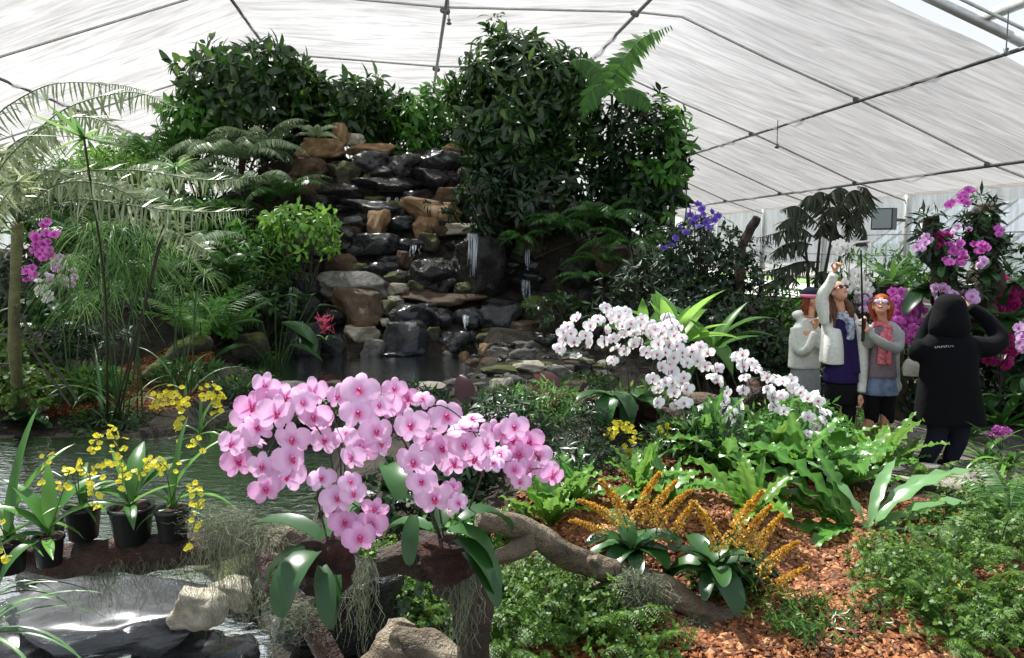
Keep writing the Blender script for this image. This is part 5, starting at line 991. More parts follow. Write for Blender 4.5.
WP = [dict(label='white moth orchid arching furthest left over the shore stones', base=W(612, 398, 6.1), spikes=[[(612, 398, 6.1), (606, 360, 6.1), (600, 318, 6.0), (575, 322, 5.95), (560, 350, 5.9)], [(614, 398, 6.1), (618, 350, 6.1), (612, 305, 6.0), (596, 320, 5.9), (586, 345, 5.9)]],
      leaves=[(612, 396, 6.0, .34, 1.5, .35, 1), (612, 396, 6.0, .32, -1.3, .3, 2), (615, 396, 6.0, .34, 2.6, .1, 3), (608, 396, 6.0, .3, 2.1, .5, 0), (614, 394, 6.0, .3, -2.6, .2, 2)]),
      dict(label='white moth orchid in the middle left, its blooms massed beside the broad green leaves', base=W(630, 402, 6.2), spikes=[[(630, 402, 6.2), (626, 350, 6.1), (622, 308, 6.0), (616, 335, 5.9), (614, 358, 5.85)], [(632, 402, 6.2), (640, 350, 6.1), (642, 318, 6.0), (632, 335, 5.9), (633, 350, 5.9)]],
      leaves=[(630, 400, 6.1, .36, 1.1, .4, 0), (630, 400, 6.1, .38, -1.9, .3, 3), (628, 400, 6.1, .34, 3.0, .1, 1), (632, 400, 6.1, .3, -.8, .7, 2)]),
      dict(label='white moth orchid in the middle, whose blooms hang lowest over its broad leaf', base=W(688, 428, 6.0), spikes=[[(688, 428, 6.0), (678, 370, 6.0), (668, 312, 6.0), (658, 345, 5.9), (652, 372, 5.85), (656, 402, 5.8)], [(690, 428, 6.0), (690, 360, 6.0), (676, 325, 6.0), (680, 355, 5.9), (682, 378, 5.85), (686, 404, 5.8)], [(686, 428, 6.0), (672, 375, 5.9), (664, 345, 5.9), (670, 380, 5.8), (674, 404, 5.8)]],
      leaves=[(692, 425, 5.9, .4, -1.2, 1.0, 1), (686, 425, 5.9, .38, 1.6, .3, 2), (688, 428, 5.85, .36, 3.0, .2, 3), (684, 425, 5.9, .34, 2.3, .6, 0)]),
      dict(label='white moth orchid whose curved spray falls between the middle mass and the right hand spray', base=W(738, 438, 6.0), spikes=[[(738, 438, 6.0), (728, 390, 6.0), (704, 342, 6.0), (690, 352, 5.95), (686, 378, 5.9)], [(740, 438, 6.0), (736, 385, 6.0), (710, 345, 6.0), (716, 372, 5.9), (724, 400, 5.85), (728, 420, 5.8)]],
      leaves=[(738, 436, 5.9, .42, .6, .9, 1), (735, 436, 5.9, .4, 1.8, .3, 2), (742, 436, 5.9, .36, -2.4, .2, 3), (736, 432, 5.9, .38, -.2, 1.1, 0)]),
      dict(label='white moth orchid with the long spray arching right towards the standing women', base=W(758, 432, 6.1), spikes=[[(758, 432, 6.1), (752, 390, 6.1), (738, 352, 6.1), (760, 366, 6.05), (790, 386, 6.0), (812, 398, 5.95), (832, 424, 5.9)], [(760, 432, 6.1), (764, 400, 6.1), (775, 384, 6.0), (772, 400, 5.95), (784, 412, 5.9)], [(757, 432, 6.1), (748, 395, 6.1), (742, 355, 6.0), (744, 378, 5.95), (743, 392, 5.9)]],
      leaves=[(760, 432, 6.0, .36, -1.4, .5, 1), (756, 434, 6.0, .34, 1.3, .4, 2), (764, 430, 5.95, .34, 3.0, .2, 3)])]
for e in many(WP, WF, F_WHITE, .103, yj=.05, jit=.5, sr=.004):
    r = e.location; mb = MB(); lathe(mb, [(0, -.02), (.05, -.01), (.10, -.05), (.11, -.12), (.08, -.2)], (0, 0, 0), 14, 0); mb.build('root_ball', PEAT, e)
# broad light leaves behind them
rosette('broadleaf_lily', 'clump of broad bright green sword leaves rising behind the white orchids', W(672, 352, 7.7), .82, 17, 'broadb', seed=7, elev=(.55, 1.4), cat='plant')
rosette('broadleaf_lily', 'darker sword leaved clump right of the bright one, leaning over to the right', W(712, 352, 8.0), .85, 13, 'broad', seed=8, elev=(.25, 1.15), cat='plant')
rosette('broadleaf_lily', 'sword leaved clump low behind the middle white orchids', W(642, 345, 8.0), .65, 11, 'broad', seed=9, elev=(.3, 1.2), cat='plant')
# ------------------------------------------------------------------ maroon leaved plants
b0 = W(480, 412, 7.0)
for j, (bx, by, lab, lv) in enumerate([(470, 408, 'big round dark red leaf plant between the pink orchids and the shore stones', [(466, 405, .34, .3, 1.2, 0), (448, 408, .22, 1.4, .6, 1), (440, 412, .2, 2.0, .4, 2), (482, 410, .24, -1.3, .5, 3)]),
        (522, 402, 'dark maroon leaved plant on the shore, second from the left', [(520, 398, .28, -.9, .9, 1), (510, 398, .26, 1.2, .8, 2), (530, 405, .26, -2.2, .3, 0)]), (556, 400, 'dark maroon plant with a pointed upright leaf left of the white orchids', [(550, 396, .34, .5, 1.3, 2), (560, 398, .26, -1.3, .6, 3), (566, 404, .24, -2.0, .3, 1), (545, 402, .24, 1.5, .4, 0)])]):
    e = empty('maroon_leaved_plant', W(bx, by, 7.0), 0, lab, 'plant'); base = W(bx, by, 7.0)
    for (px, py, L_, az, el, k) in lv:
        p = W(px, py, 6.95)-base; R = Euler((0, 0, az), 'XYZ').to_matrix() @ Euler((el, 0, 0), 'XYZ').to_matrix(); put(STRAP['maroon'][k], 'leaf', e, p, R, L_)
    mb = MB(); [tube(mb, [W(px, py, 6.95)-base, np.array([0, .02, -.12])], .008, 5) for (px, py, *_r) in lv]; mb.build('stem', TWIG, e)
# ------------------------------------------------------------------ low plants of the middle bed
def low(lab, px, py, rx, rz, n, tp, sz, mt, seed, k=6, name='groundcover_plant', lift=.0, ry=.7, **kw):
    h = hit(px, py); c = h+np.array([0, rx*ry*.4, rz*.55+lift]); return bush(name, lab, h, c, (rx, rx*ry, rz), n, k, tp, sz, mt, seed=seed, low=-.35, nst=6, sr=.005, cat='plant', **kw)
PK = leafmat('dusty_pink', [rgb(150, 70, 84), rgb(196, 130, 140)], .6, .3)
for i, a in enumerate([('small leafy plant with dusty pink tips in front of the maroon leaves', 548, 425, .3, .2, 90, T_LF, .08, 'mid'), ('twiggy green plant below the maroon leaves', 515, 420, .28, .2, 90, T_LF, .09, 'dark'), ('dark bushy plant with fine reddish leaves between the two bright ferns', 590, 455, .25, .2, 160, T_LF, .05, 'deep'), ('grey green mossy cushion plant in front of the white orchids', 600, 425, .3, .15, 160, T_LF, .04, 'deep'),
     ('dark leafy plant under the leftmost white orchid', 640, 425, .35, .18, 90, T_LF, .1, 'dark'), ('fine green plant right of the golden spikes behind the log', 690, 460, .3, .2, 100, T_LF, .09, 'dark'), ('low dark plant in the shade of the fallen branch', 575, 480, .3, .15, 90, T_LF, .08, 'deep'), ('low green plant between the bright ferns and the women', 790, 445, .45, .22, 150, T_LF, .1, 'mid'), ('dark low plant below the curved white orchid spray', 720, 462, .35, .2, 110, T_LF, .1, 'dark'),
     ('green low plant at the foot of the purple topped woman', 840, 440, .4, .2, 130, T_LF, .1, 'mid'), ('shaded plant behind the rightmost pink blooms', 505, 455, .35, .25, 120, T_LF, .1, 'deep'), ('dark plant at the edge of the mound below the pink blooms', 470, 470, .35, .2, 110, T_LF, .1, 'deep'), ('ground plant between the orchid spray and the right hand ferns', 875, 452, .3, .15, 90, T_LF, .09, 'bright'), ('dark leafy plant behind the driftwood beside the pink orchids', 440, 500, .35, .22, 120, T_OV, .09, 'deep')]):
    o = low(*a, 400+i)
    if i == 0:
        c = np.array([0, .08, .14]); mb = MB(); mb.inst(T_LF, *(lambda n: (orient(nrm(rng.normal(size=(n, 3))+np.array([0, -.2, 1])), rng.normal(size=(n, 3)), .04), c+np.column_stack([rng.normal(size=n)*.14, rng.normal(size=n)*.08, rng.uniform(0, .12, n)])))(90)); mb.build('flower_head', PK, o)
# birds nest ferns
for i, (px, py, L_, n, lab, k, el) in enumerate([(551, 527, .50, 16, 'bright green birds nest fern left of the golden spiked orchids, on the red mulch', 'nest', (.7, 1.45)), (640, 496, .46, 13, 'birds nest fern behind the golden flower spikes', 'nest', (.65, 1.42)), (728, 478, .60, 12, 'birds nest fern with upright fronds below the curved white orchid spray', 'nestd', (.7, 1.42)), (752, 520, .55, 12, 'bright birds nest fern right of the golden plumes', 'nest', (.6, 1.4)),
      (800, 480, .62, 13, 'birds nest fern with tall fronds below the right end of the white orchids', 'nestd', (.5, 1.35)), (845, 488, .70, 15, 'large birds nest fern in front of the women', 'nestd', (.3, 1.2)), (880, 470, .62, 13, 'birds nest fern behind the glossy grey green one, near the path', 'nest', (.3, 1.2)), (575, 505, .42, 13, 'smaller birds nest fern just behind and right of the leftmost one', 'nestd', (.5, 1.4)), (668, 508, .42, 12, 'birds nest fern between the golden spikes and the red root stump', 'nestd', (.5, 1.35)), (705, 455, .5, 12, 'dark birds nest fern below the middle white orchid', 'nestd', (.6, 1.4)), (770, 462, .5, 13, 'birds nest fern right of the fallen branch under the right hand spray', 'nest', (.5, 1.35)), (820, 452, .5, 12, 'birds nest fern nearest to the purple topped person', 'nestd', (.5, 1.3)), (905, 468, .4, 11, 'small birds nest fern left of the hooded person feet', 'nest', (.4, 1.3))]):
    rosette('birds_nest_fern', lab, hit(px, py), L_, n, k, seed=40+i, elev=el, cat='fern', part='frond')
# the two glossy staghorn like rosettes at the mulch edge
def custom_rosette(name, lab, px, py, key, leaves, cat='plant', part='leaf', Y=None):
    b_ = hit(px, py) if Y is None else W(px, py, Y); e = empty(name, b_, 0, lab, cat)
    for (az, el, L_, k) in leaves: put(STRAP[key][k % len(STRAP[key])], part, e, (0, 0, 0), Euler((0, 0, az), 'XYZ').to_matrix() @ Euler((el, 0, 0), 'XYZ').to_matrix(), L_)
    return e
v, f = leaf(.12, 'lance', 14, .35, .9, 0, .16); mb = MB(); mb.add(v, f, 0, .5); GLOSSY = leafmat('glossy_grey_green', [rgb(86, 128, 76), rgb(112, 150, 96)], .22, .2, spec=.7); STRAP['glossy'] = [mb.mesh('frond', [GLOSSY])]
custom_rosette('staghorn_fern', 'glossy grey green fern with long fronds reaching right, at the edge of the mulch', 868, 532, 'glossy', [(-1.5, .55, 1.0, 0), (-1.25, .35, .85, 0), (-1.1, .75, .95, 0), (-1.9, .3, .75, 0), (-.7, 1.0, .7, 0), (.6, 1.1, .6, 0), (-1.45, .9, .9, 0)], 'fern', 'frond')
custom_rosette('birds_nest_fern', 'birds nest fern with long arching fronds sweeping left over the mulch', 852, 530, 'nestd', [(1.3, .75, .95, 1), (1.5, .45, .85, 0), (1.1, 1.0, .9, 2), (1.7, .25, .7, 3), (.5, 1.2, .6, 1), (2.2, .3, .5, 2), (1.35, .6, .9, 1)], 'fern', 'frond')
# ------------------------------------------------------------------ golden spiked orchids
def plume(L_, seed, n=380):
    r = np.random.default_rng(seed); P = arch(L_, 1.45, .5+.3*r.random(), 8); mb = MB(); S = spl(P, 30); tube(mb, P, [.004, .002], 5, 1)
    i = r.integers(6, 30, n); d = nrm(r.normal(size=(n, 3))); c = S[i]+d*(.042*(1.12-i/32))[:, None]
    st = (np.array([(-.5, 0, 0), (0, -.4, .1), (.5, 0, 0), (0, .5, .1)]), np.array([[0, 1, 2, 3]])); mb.inst(st, orient(d, r.normal(size=(n, 3)), .017), c); return mb.mesh('flower_spike', [P_GOLD, STEMG])
PLU = [plume(.34, i) for i in range(4)]
def golden(lab, px, py, Y, sp, nl, L_, seed, key='orchid'):
    b_ = W(px, py, Y); e = empty('golden_spike_orchid', b_, 0, lab, 'orchid'); rosette('', None, (0, 0, 0), L_, nl, key, parent=e, seed=seed, elev=(.1, 1.2))
    for k, (sx_, sy_, lean, sc) in enumerate(sp):
        s = W(sx_, sy_, Y-.02)-b_; R = Euler((0, 0, -1.57), 'XYZ').to_matrix() if lean > 0 else Euler((0, 0, 1.57), 'XYZ').to_matrix()
        put(PLU[k % 4], 'flower_spike', e, s, Euler((0, lean, 0), 'XYZ').to_matrix() @ R @ Euler((.1, 0, 0), 'XYZ').to_matrix(), sc)
golden('orchid with golden flower spikes and dark glossy leaves on the driftwood, left of the two', 632, 552, 4.15, [(622, 530, -.55, .85), (628, 532, -.1, .95), (636, 530, .02, 1.0), (645, 532, .2, .95), (655, 534, .25, .9), (672, 545, .08, .8), (610, 538, -.8, .7)], 17, .30, 1)
golden('orchid with golden plumes in front of the mulch, right of the pair', 712, 570, 4.05, [(720, 560, -.05, 1.05), (728, 556, .06, 1.15), (738, 560, .16, 1.0), (750, 566, .2, .95), (757, 582, .35, .9), (764, 600, .5, .85)], 15, .30, 2)
for i, a in enumerate([('dark groundcover on the left bank behind the far yellow orchid', 245, 395, .4, .14, 120, T_LF, .1, 'dark'), ('green low plant at the left rim of the upper pool', 258, 372, .4, .18, 110, T_OV, .09, 'mid'), ('leafy plant under the dark stones of the left bank', 190, 385, .5, .16, 120, T_LF, .12, 'fern'), ('dark plant at the left foot of the dam', 285, 430, .5, .2, 150, T_LF, .1, 'deep'), ('dark ferny plant in the dam behind the pink orchids', 335, 430, .5, .22, 150, T_LF, .1, 'dark'),
   ('low plant among the stones left of the white orchids', 590, 392, .3, .1, 80, T_LF, .07, 'dark'), ('dark plant on the dam behind the centre pink blooms', 400, 430, .5, .2, 150, T_LF, .1, 'deep'), ('green tuft at the waterline of the lower pool left of the pink blooms', 235, 460, .3, .2, 90, T_LF, .12, 'mid')]): low(*a, 480+i)
low('dark leafy clump under the golden plumes', 735, 600, .22, .2, 110, T_OV, .07, 'dark', 450)
low('low yellow green sprigs on the mulch below the golden plumes', 790, 630, .22, .1, 70, T_LF, .05, 'maiden', 451); low('low fern sprigs at the bottom right of the driftwood log', 835, 640, .25, .1, 80, T_LF, .05, 'fern', 452)
# ------------------------------------------------------------------ yellow dancing orchids
def oncid(lab, base, sprays, leaves, key='strap', fs=.021, pot=None, seed=0, rl=None, name='dancing_orchid'):
    """sprays: (polyline of (px,py,Y), number of blooms, spread px)"""
    r = np.random.default_rng(seed); base = np.asarray(base, float); e = empty(name, base, 0, lab, 'orchid')
    if pot:
        w_, h_ = pot; mb = MB(); lathe(mb, [(0, -h_), (w_*.38, -h_), (w_*.48, -.012), (w_*.52, -.012), (w_*.52, 0), (w_*.46, 0), (w_*.44, -.02)], (0, 0, 0), 20); mb.build('pot', POTM, e)
        mb = MB(); tv = RK[3][0].copy(); mb.add(tv*np.array([w_*.45, w_*.45, .02])+np.array([0, 0, -.012]), RK[3][1]); mb.build('soil', PEAT, e)
    for (az, el, L_, k) in leaves: put(STRAP[key][k % 4], 'leaf', e, (0.02*math.sin(az), 0, -.01), Euler((0, 0, az), 'XYZ').to_matrix() @ Euler((el, 0, 0), 'XYZ').to_matrix(), L_)
    for pts, n, sprd in sprays:
        P = spl([W(*q) for q in pts], 24); mb = MB(); tube(mb, P-base, [.0022, .0012], 5); fl = []
        for j in range(n):
            i = r.integers(8, 24); Y = P[i][1]; s = mpp(Y)*sprd; c = P[i]+np.array([r.normal()*s*.5, r.normal()*.015, r.normal()*s*.5]); fl.append(c); tube(mb, [P[i]-base, c-base], .0009, 4, cap=False)
        o = mb.build('flower_spray', STEMG, e)
        for c in fl: bloom(F_YEL[0], c, fs*r.uniform(.8, 1.15), o, base, .7, r=r)
    return e
POTM = simple('black_pot', rgb(20, 20, 20), .45, 0, .2, 20)
oncid('yellow dancing orchid in the black pot second from the left on the horizontal log', W(82, 506, 2.72), [([(82, 505, 2.7), (95, 470, 2.65), (120, 465, 2.6), (122, 495, 2.55)], 22, 7), ([(80, 505, 2.7), (78, 465, 2.65), (90, 480, 2.6), (98, 505, 2.55)], 22, 7), ([(80, 505, 2.7), (70, 470, 2.65), (50, 455, 2.6), (40, 480, 2.6)], 10, 6)], [(1.2, 1.0, .22, 0), (-1.3, .9, .25, 1), (.4, 1.3, .25, 2), (-.5, 1.2, .2, 3), (2.6, .7, .16, 1), (-2.2, .5, .15, 2), (-1.6, .4, .2, 3)], pot=(.125, .115), seed=1)
oncid('yellow dancing orchid in the big black pot in the middle of the horizontal log', W(131, 506, 2.72), [([(130, 505, 2.7), (120, 455, 2.7), (110, 432, 2.7), (90, 446, 2.65)], 30, 9), ([(132, 505, 2.7), (145, 465, 2.65), (160, 462, 2.6), (172, 475, 2.6)], 14, 7)], [(.9, 1.1, .26, 0), (-1.0, 1.0, .28, 1), (.2, 1.35, .3, 2), (-2.6, .6, .18, 3), (2.0, .5, .2, 1), (-1.7, .7, .22, 0), (1.5, .8, .24, 2), (-.4, 1.25, .3, 3)], key='broad', pot=(.15, .13), seed=2)
oncid('yellow dancing orchid with a hanging yellow spray, rightmost on the horizontal log', W(172, 508, 2.72), [([(172, 505, 2.7), (165, 470, 2.65), (150, 462, 2.6), (138, 475, 2.6)], 20, 7), ([(174, 505, 2.7), (190, 485, 2.62), (198, 505, 2.55), (188, 548, 2.5)], 30, 6), ([(174, 505, 2.7), (180, 460, 2.7), (195, 440, 2.7), (206, 460, 2.65)], 8, 5)], [(.0, 1.45, .36, 0), (-.8, 1.35, .34, 1), (-1.5, .9, .28, 3), (1.3, .8, .2, 1), (2.2, .4, .16, 2), (-1.9, .3, .2, 0), (1.0, 1.1, .2, 2)], pot=(.12, .11), seed=3)
oncid('strap leaved orchid with yellow blooms in the leftmost whole black pot on the log', W(48, 536, 2.6), [([(48, 535, 2.6), (60, 500, 2.55), (70, 470, 2.5), (64, 485, 2.5)], 10, 6)], [(.5, 1.3, .28, 0), (1.6, .9, .26, 1), (-1.2, 1.0, .26, 2), (2.7, .3, .22, 3), (-2.5, .2, .2, 0), (1.2, 1.1, .3, 1), (-.6, 1.25, .3, 2), (2.0, .6, .2, 3)], pot=(.10, .10), seed=4, key='broad')
oncid('tall strap leaved plant in a black pot cut by the left picture edge', W(8, 540, 2.6), [([(8, 540, 2.6), (-4, 520, 2.5), (2, 545, 2.45), (8, 560, 2.4)], 14, 6)], [(.1, 1.42, .5, 0), (-.4, 1.35, .42, 1), (.9, 1.1, .34, 2), (-1.4, .9, .3, 3), (2.2, .6, .25, 0), (-2.0, .5, .22, 1)], pot=(.12, .11), seed=5)
for k, (px, py, w_, h_, lab) in enumerate([(52, 520, .09, .07, 'small dark pot hanging behind the left pots on the horizontal log')]):
    p = W(px, py, 2.85); e = empty('plant_pot', p, 0, lab, 'pot'); mb = MB(); lathe(mb, [(0, -h_), (w_*.38, -h_), (w_*.5, 0), (w_*.44, 0), (w_*.42, -.02)], (0, 0, 0), 18); mb.build('body', POTM, e); mb = MB(); mb.add(RK[3][0]*np.array([w_*.45, w_*.45, .02]), RK[3][1]); mb.build('soil', PEAT, e)
oncid('yellow flowering orchid growing on the left bank left of the leftmost pink blooms', W(200, 436, 6.4), [([(200, 432, 6.4), (180, 400, 6.4), (165, 395, 6.3), (150, 405, 6.3)], 30, 10), ([(202, 432, 6.4), (205, 398, 6.4), (215, 392, 6.3), (218, 412, 6.3)], 34, 10), ([(202, 432, 6.4), (190, 405, 6.4), (178, 412, 6.3), (176, 428, 6.2)], 22, 8)], [(.3, 1.3, .45, 0), (-.9, 1.1, .4, 1), (1.4, .9, .35, 2), (-1.8, .7, .35, 3), (2.4, .5, .3, 0), (-.3, 1.4, .42, 1), (1.9, .3, .3, 2)], fs=.05, seed=6)
oncid('bushy orchid with loose yellow sprays behind the golden spikes', hit(652, 468), [([(652, 460, 5.6), (635, 432, 5.6), (622, 424, 5.5), (612, 432, 5.5)], 34, 8), ([(652, 460, 5.6), (655, 435, 5.6), (668, 432, 5.5), (690, 452, 5.5)], 34, 8), ([(652, 460, 5.6), (640, 440, 5.6), (630, 445, 5.5), (628, 462, 5.5)], 20, 7)], [(a_*1.05, .9+.05*(a_ % 5), .3, a_) for a_ in range(9)], fs=.04, seed=7)
oncid('small orchid with a few pale yellow blooms at the bottom right among the ferns', hit(936, 618), [([(936, 612, 4.1), (915, 585, 4.1), (912, 580, 4.05), (920, 605, 4.0)], 9, 8), ([(936, 612, 4.1), (905, 600, 4.1), (888, 608, 4.0)], 9, 6), ([(936, 612, 4.1), (955, 585, 4.1), (985, 600, 4.1), (1000, 606, 4.1)], 6, 7)], [(1.5, .5, .36, 0), (.9, 1.0, .34, 1), (-1.2, .8, .36, 2), (.1, 1.35, .34, 3), (-.8, 1.15, .3, 0), (2.3, .4, .25, 1), (-1.9, .5, .3, 2), (1.3, .9, .3, 3)], fs=.034, seed=8)
# ------------------------------------------------------------------ pink orchids in the foreground
p3 = [(215,85,.85),(280,120,1.05),(170,155,.95),(250,175,1.1),(185,225,1.05),(105,275,.85),(125,335,.95),(180,265,.85),(305,260,1.15),(298,325,1.2),(285,380,1.1),(205,350,.95),(215,425,.95),(370,110,1.0),(375,185,1.0),(410,265,.85),(525,100,1.25),(520,175,1.1),(585,230,.95),(480,245,.95),(530,285,1.15),(595,275,.8),(500,320,.95),(400,200,.8),(590,150,.7),(400,390,.85),(450,455,1.05),(505,440,.8),(440,495,.7),(475,535,.95),(575,490,.85),(565,540,.95),(525,585,1.05),(495,400,.7),(640,100,.75),(620,150,.85),(150,180,.9),(230,130,.9),(340,140,.8),(455,120,.9)]
p4 = [(80,95,.75),(125,125,.85),(75,155,.85),(175,130,.7),(20,235,.95),(20,285,.85),(135,215,1.05),(190,260,.95),(250,185,1.15),(305,225,1.05),(335,195,.95),(235,290,1.05),(275,340,1.05),(345,325,1.05),(310,280,.95),(380,280,.95),(145,335,1.15),(215,325,.7),(170,400,.95),(212,455,1.1),(270,420,.65),(290,470,.65),(405,340,.7),(405,235,.85),(470,265,.85),(430,310,.75),(475,220,.85),(525,270,.95),(555,315,.85),(490,310,.85),(525,355,.95),(475,360,.7),(495,400,.65),(575,360,.85),(600,380,.75),(440,240,.7)]
PF = [(200+a/3.29, 360+b/3.29, s) for a, b, s in p3]+[(370+a/3.29, 360+b/3.29, s) for a, b, s in p4]
A = 2.25
PP = [dict(label='pink moth orchid on the left, its sprays arching over the fibrous pot in the foreground', base=W(328, 548, A), spikes=[[(330, 548, A), (341, 475, A), (330, 425, A), (300, 390, A-.03), (255, 405, A-.05), (228, 460, A-.08)], [(326, 548, A), (334, 480, A), (320, 432, A-.03), (296, 416, A-.06), (272, 445, A-.1), (262, 490, A-.1)], [(332, 548, A), (345, 470, A+.02), (332, 400, A+.02), (355, 378, A), (378, 412, A-.04), (356, 462, A-.08)], [(330, 548, A), (318, 500, A-.03), (322, 478, A-.08), (345, 498, A-.12), (372, 520, A-.14), (358, 545, A-.15)]],
       leaves=[(322, 540, 2.2, .25, 1.25, .55, 0), (326, 536, 2.22, .2, -.6, .9, 1), (316, 552, 2.16, .22, 2.7, .1, 2), (322, 566, 2.15, .17, -2.8, -.4, 0), (312, 560, 2.15, .15, 2.2, -.2, 1), (338, 575, 2.15, .15, 3.0, -.6, 0), (305, 548, 2.2, .16, 1.9, -.1, 1)]),
      dict(label='pink moth orchid on the right, its sprays spreading over the driftwood in the foreground', base=W(446, 540, 2.4), spikes=[[(440, 540, 2.4), (412, 460, 2.35), (392, 415, 2.3), (396, 388, 2.3), (425, 398, 2.3)], [(444, 540, 2.4), (432, 470, 2.36), (408, 432, 2.3), (435, 405, 2.25), (468, 425, 2.22), (492, 468, 2.2)], [(442, 540, 2.4), (420, 480, 2.3), (408, 455, 2.25), (425, 475, 2.2), (448, 508, 2.18)], [(455, 540, 2.4), (482, 475, 2.36), (480, 440, 2.32), (498, 425, 2.3), (530, 448, 2.28), (556, 484, 2.25)]],
       leaves=[(414, 515, 2.28, .15, 3.05, -.6, 0), (400, 500, 2.3, .2, .4, 1.0, 1), (462, 520, 2.34, .20, -1.1, .5, 2), (448, 532, 2.3, .22, -1.6, .15, 3), (455, 540, 2.3, .22, -2.1, -.1, 1), (465, 552, 2.3, .2, -2.4, -.2, 0), (430, 530, 2.35, .2, 1.2, .4, 1), (440, 528, 2.38, .2, -.3, .9, 0)], buds=[(451, 513, .012), (408, 505, .007), (400, 496, .006)])]
PO = many(PP, PF, F_PINK, .093, yj=.035, jit=.35, sr=.003)
mb = MB(); tube(mb, spl([(-.01, 0, .02), (-.01, 0, -.05), (-.01, .01, -.12)], 10), [.06, .085, .06], 16, 0, None, .25); mb.build('fibre_ball', PEAT, PO[0])
mb = MB(); tube(mb, spl([(0, 0, .0), (.0, 0, -.06), (0, .01, -.12)], 10), [.06, .09, .06], 16, 0, None, .25); mb.build('fibre_ball', PEAT, PO[1])
# ------------------------------------------------------------------ driftwood
log('driftwood_log', 'long weathered driftwood log running from the pink orchids down to the lower right', [(478, 518, 3.55), (505, 522, 3.6), (540, 538, 3.8), (580, 562, 3.95), (630, 576, 4.0), (690, 604, 4.0), (740, 632, 3.95), (800, 665, 3.85), (850, 700, 3.8)], [.04, .055, .06, .062, .07, .07, .075, .08, .08], stubs=[([(530, 535, 3.75), (515, 550, 3.6), (490, 560, 3.5)], [.06, .05, .035]), ([(578, 565, 3.95), (600, 560, 3.9)], [.04, .03])])
log('driftwood_log', 'short driftwood log with a cut end under the long log, above the maidenhair', [(560, 592, 4.1), (600, 598, 4.0), (632, 606, 3.9)], [.07, .08, .075])
log('driftwood_log', 'dark horizontal log carrying the yellow orchid pots at the left', [(-60, 545, 2.75), (40, 560, 2.72), (110, 556, 2.72), (180, 550, 2.75), (262, 538, 2.85)], [.05, .055, .06, .06, .05], BARKR)
log('driftwood_branch', 'reddish split branch slanting down in front of the moss at bottom centre left', [(262, 556, 2.4), (278, 590, 2.35), (305, 620, 2.3), (335, 665, 2.25)], [.028, .035, .032, .03], BARKR, cat='branch')
log('driftwood_branch', 'pale gnarled root behind the fibrous orchid pot', [(300, 532, 2.7), (280, 545, 2.65), (268, 560, 2.6), (290, 590, 2.55)], [.035, .05, .04, .03], BARK, rough=.5, cat='branch')
log('driftwood_branch', 'dark trunk leaning under the right pink orchid down to the bottom', [(380, 560, 2.6), (430, 555, 2.6), (462, 575, 2.6), (472, 640, 2.65), (470, 720, 2.7)], [.04, .07, .075, .05, .05], BARKD, rough=.4, cat='branch')
log('weathered_stump', 'weathered grey stump with split grooves at the bottom centre', [(385, 690, 2.9), (395, 650, 2.95), (402, 622, 3.0)], [.13, .10, .06], BARK, rough=.2, cat='stump', stubs=[([(398, 640, 2.95), (430, 648, 2.9), (470, 672, 2.85)], [.07, .07, .05])])
log('root', 'reddish brown root stump beside the golden plumes', [(700, 545, 4.8), (692, 520, 4.9), (680, 492, 5.0), (672, 480, 5.1)], [.09, .10, .09, .06], BARKR, rough=.5, cat='stump')
log('fallen_branch', 'brown fallen branch crossing below the white orchids', [(640, 410, 6.2), (675, 420, 6.1), (700, 432, 6.0), (735, 452, 5.9)], [.07, .08, .08, .07], BARKR, rough=.4, cat='branch')
log('fallen_branch', 'dark leaning branch stump behind the right hand spray of white orchids', [(742, 420, 6.3), (752, 400, 6.3), (762, 385, 6.35)], [.07, .08, .09], BARKR, rough=.4, cat='branch')
log('fallen_branch', 'fallen branch on the stones below the leftmost white orchid', [(570, 408, 6.6), (600, 402, 6.5), (640, 405, 6.4)], [.05, .06, .05], BARKR, rough=.4, cat='branch')
# stones of the lower left
def slabrock(lab, px, py, Y, s, mat, name, k=2, rot=(0, 0, 0)):
    if (k, mat) not in RKM: mb = MB(); mb.add(RK[k][0], RK[k][1], 0, .5); RKM[(k, mat)] = mb.mesh('rock', [RM[mat]])
    o = put(RKM[(k, mat)], name, None, W(px, py, Y), rot, s); return tag(o, lab, 'rock')
RM['slab'] = rockmat('wet_slab', rgb(34, 36, 40), rgb(66, 68, 72), rgb(112, 112, 116), .06, .28, 4.0, .8, coat=1.0)
slabrock('large shining wet slab of rock in the lower left corner', 100, 612, 3.3, (.58, .36, .13), 'slab', 'wet_slab', 1, (.10, 0, .1)); slabrock('dark wet rock in front of the slab at the bottom left', 30, 668, 3.1, (.34, .25, .16), 'wet', 'wet_slab', 4, (0, 0, .5))
slabrock('dark wet rock at the bottom left below the tan boulder', 190, 668, 3.2, (.3, .22, .17), 'wet', 'wet_slab', 5, (0, 0, .1)); slabrock('round tan boulder resting on the wet slab at the lower left', 198, 606, 3.15, (.125, .11, .085), 'pale', 'boulder', 6, (0, .1, .3)); slabrock('tan boulder behind the hanging moss, right of the round one', 232, 592, 3.4, (.12, .1, .08), 'pale', 'boulder', 8)
slabrock('low dark stone in the lower pool behind the slab', 60, 578, 4.3, (.3, .2, .09), 'dark', 'boulder', 7); slabrock('dark stone at the foot of the bank behind the pink orchid pots', 330, 600, 3.6, (.35, .3, .22), 'dark', 'boulder', 3); slabrock('mossy stone in the lower pool right of the yellow orchids', 240, 560, 4.4, (.3, .25, .16), 'moss', 'boulder', 5)
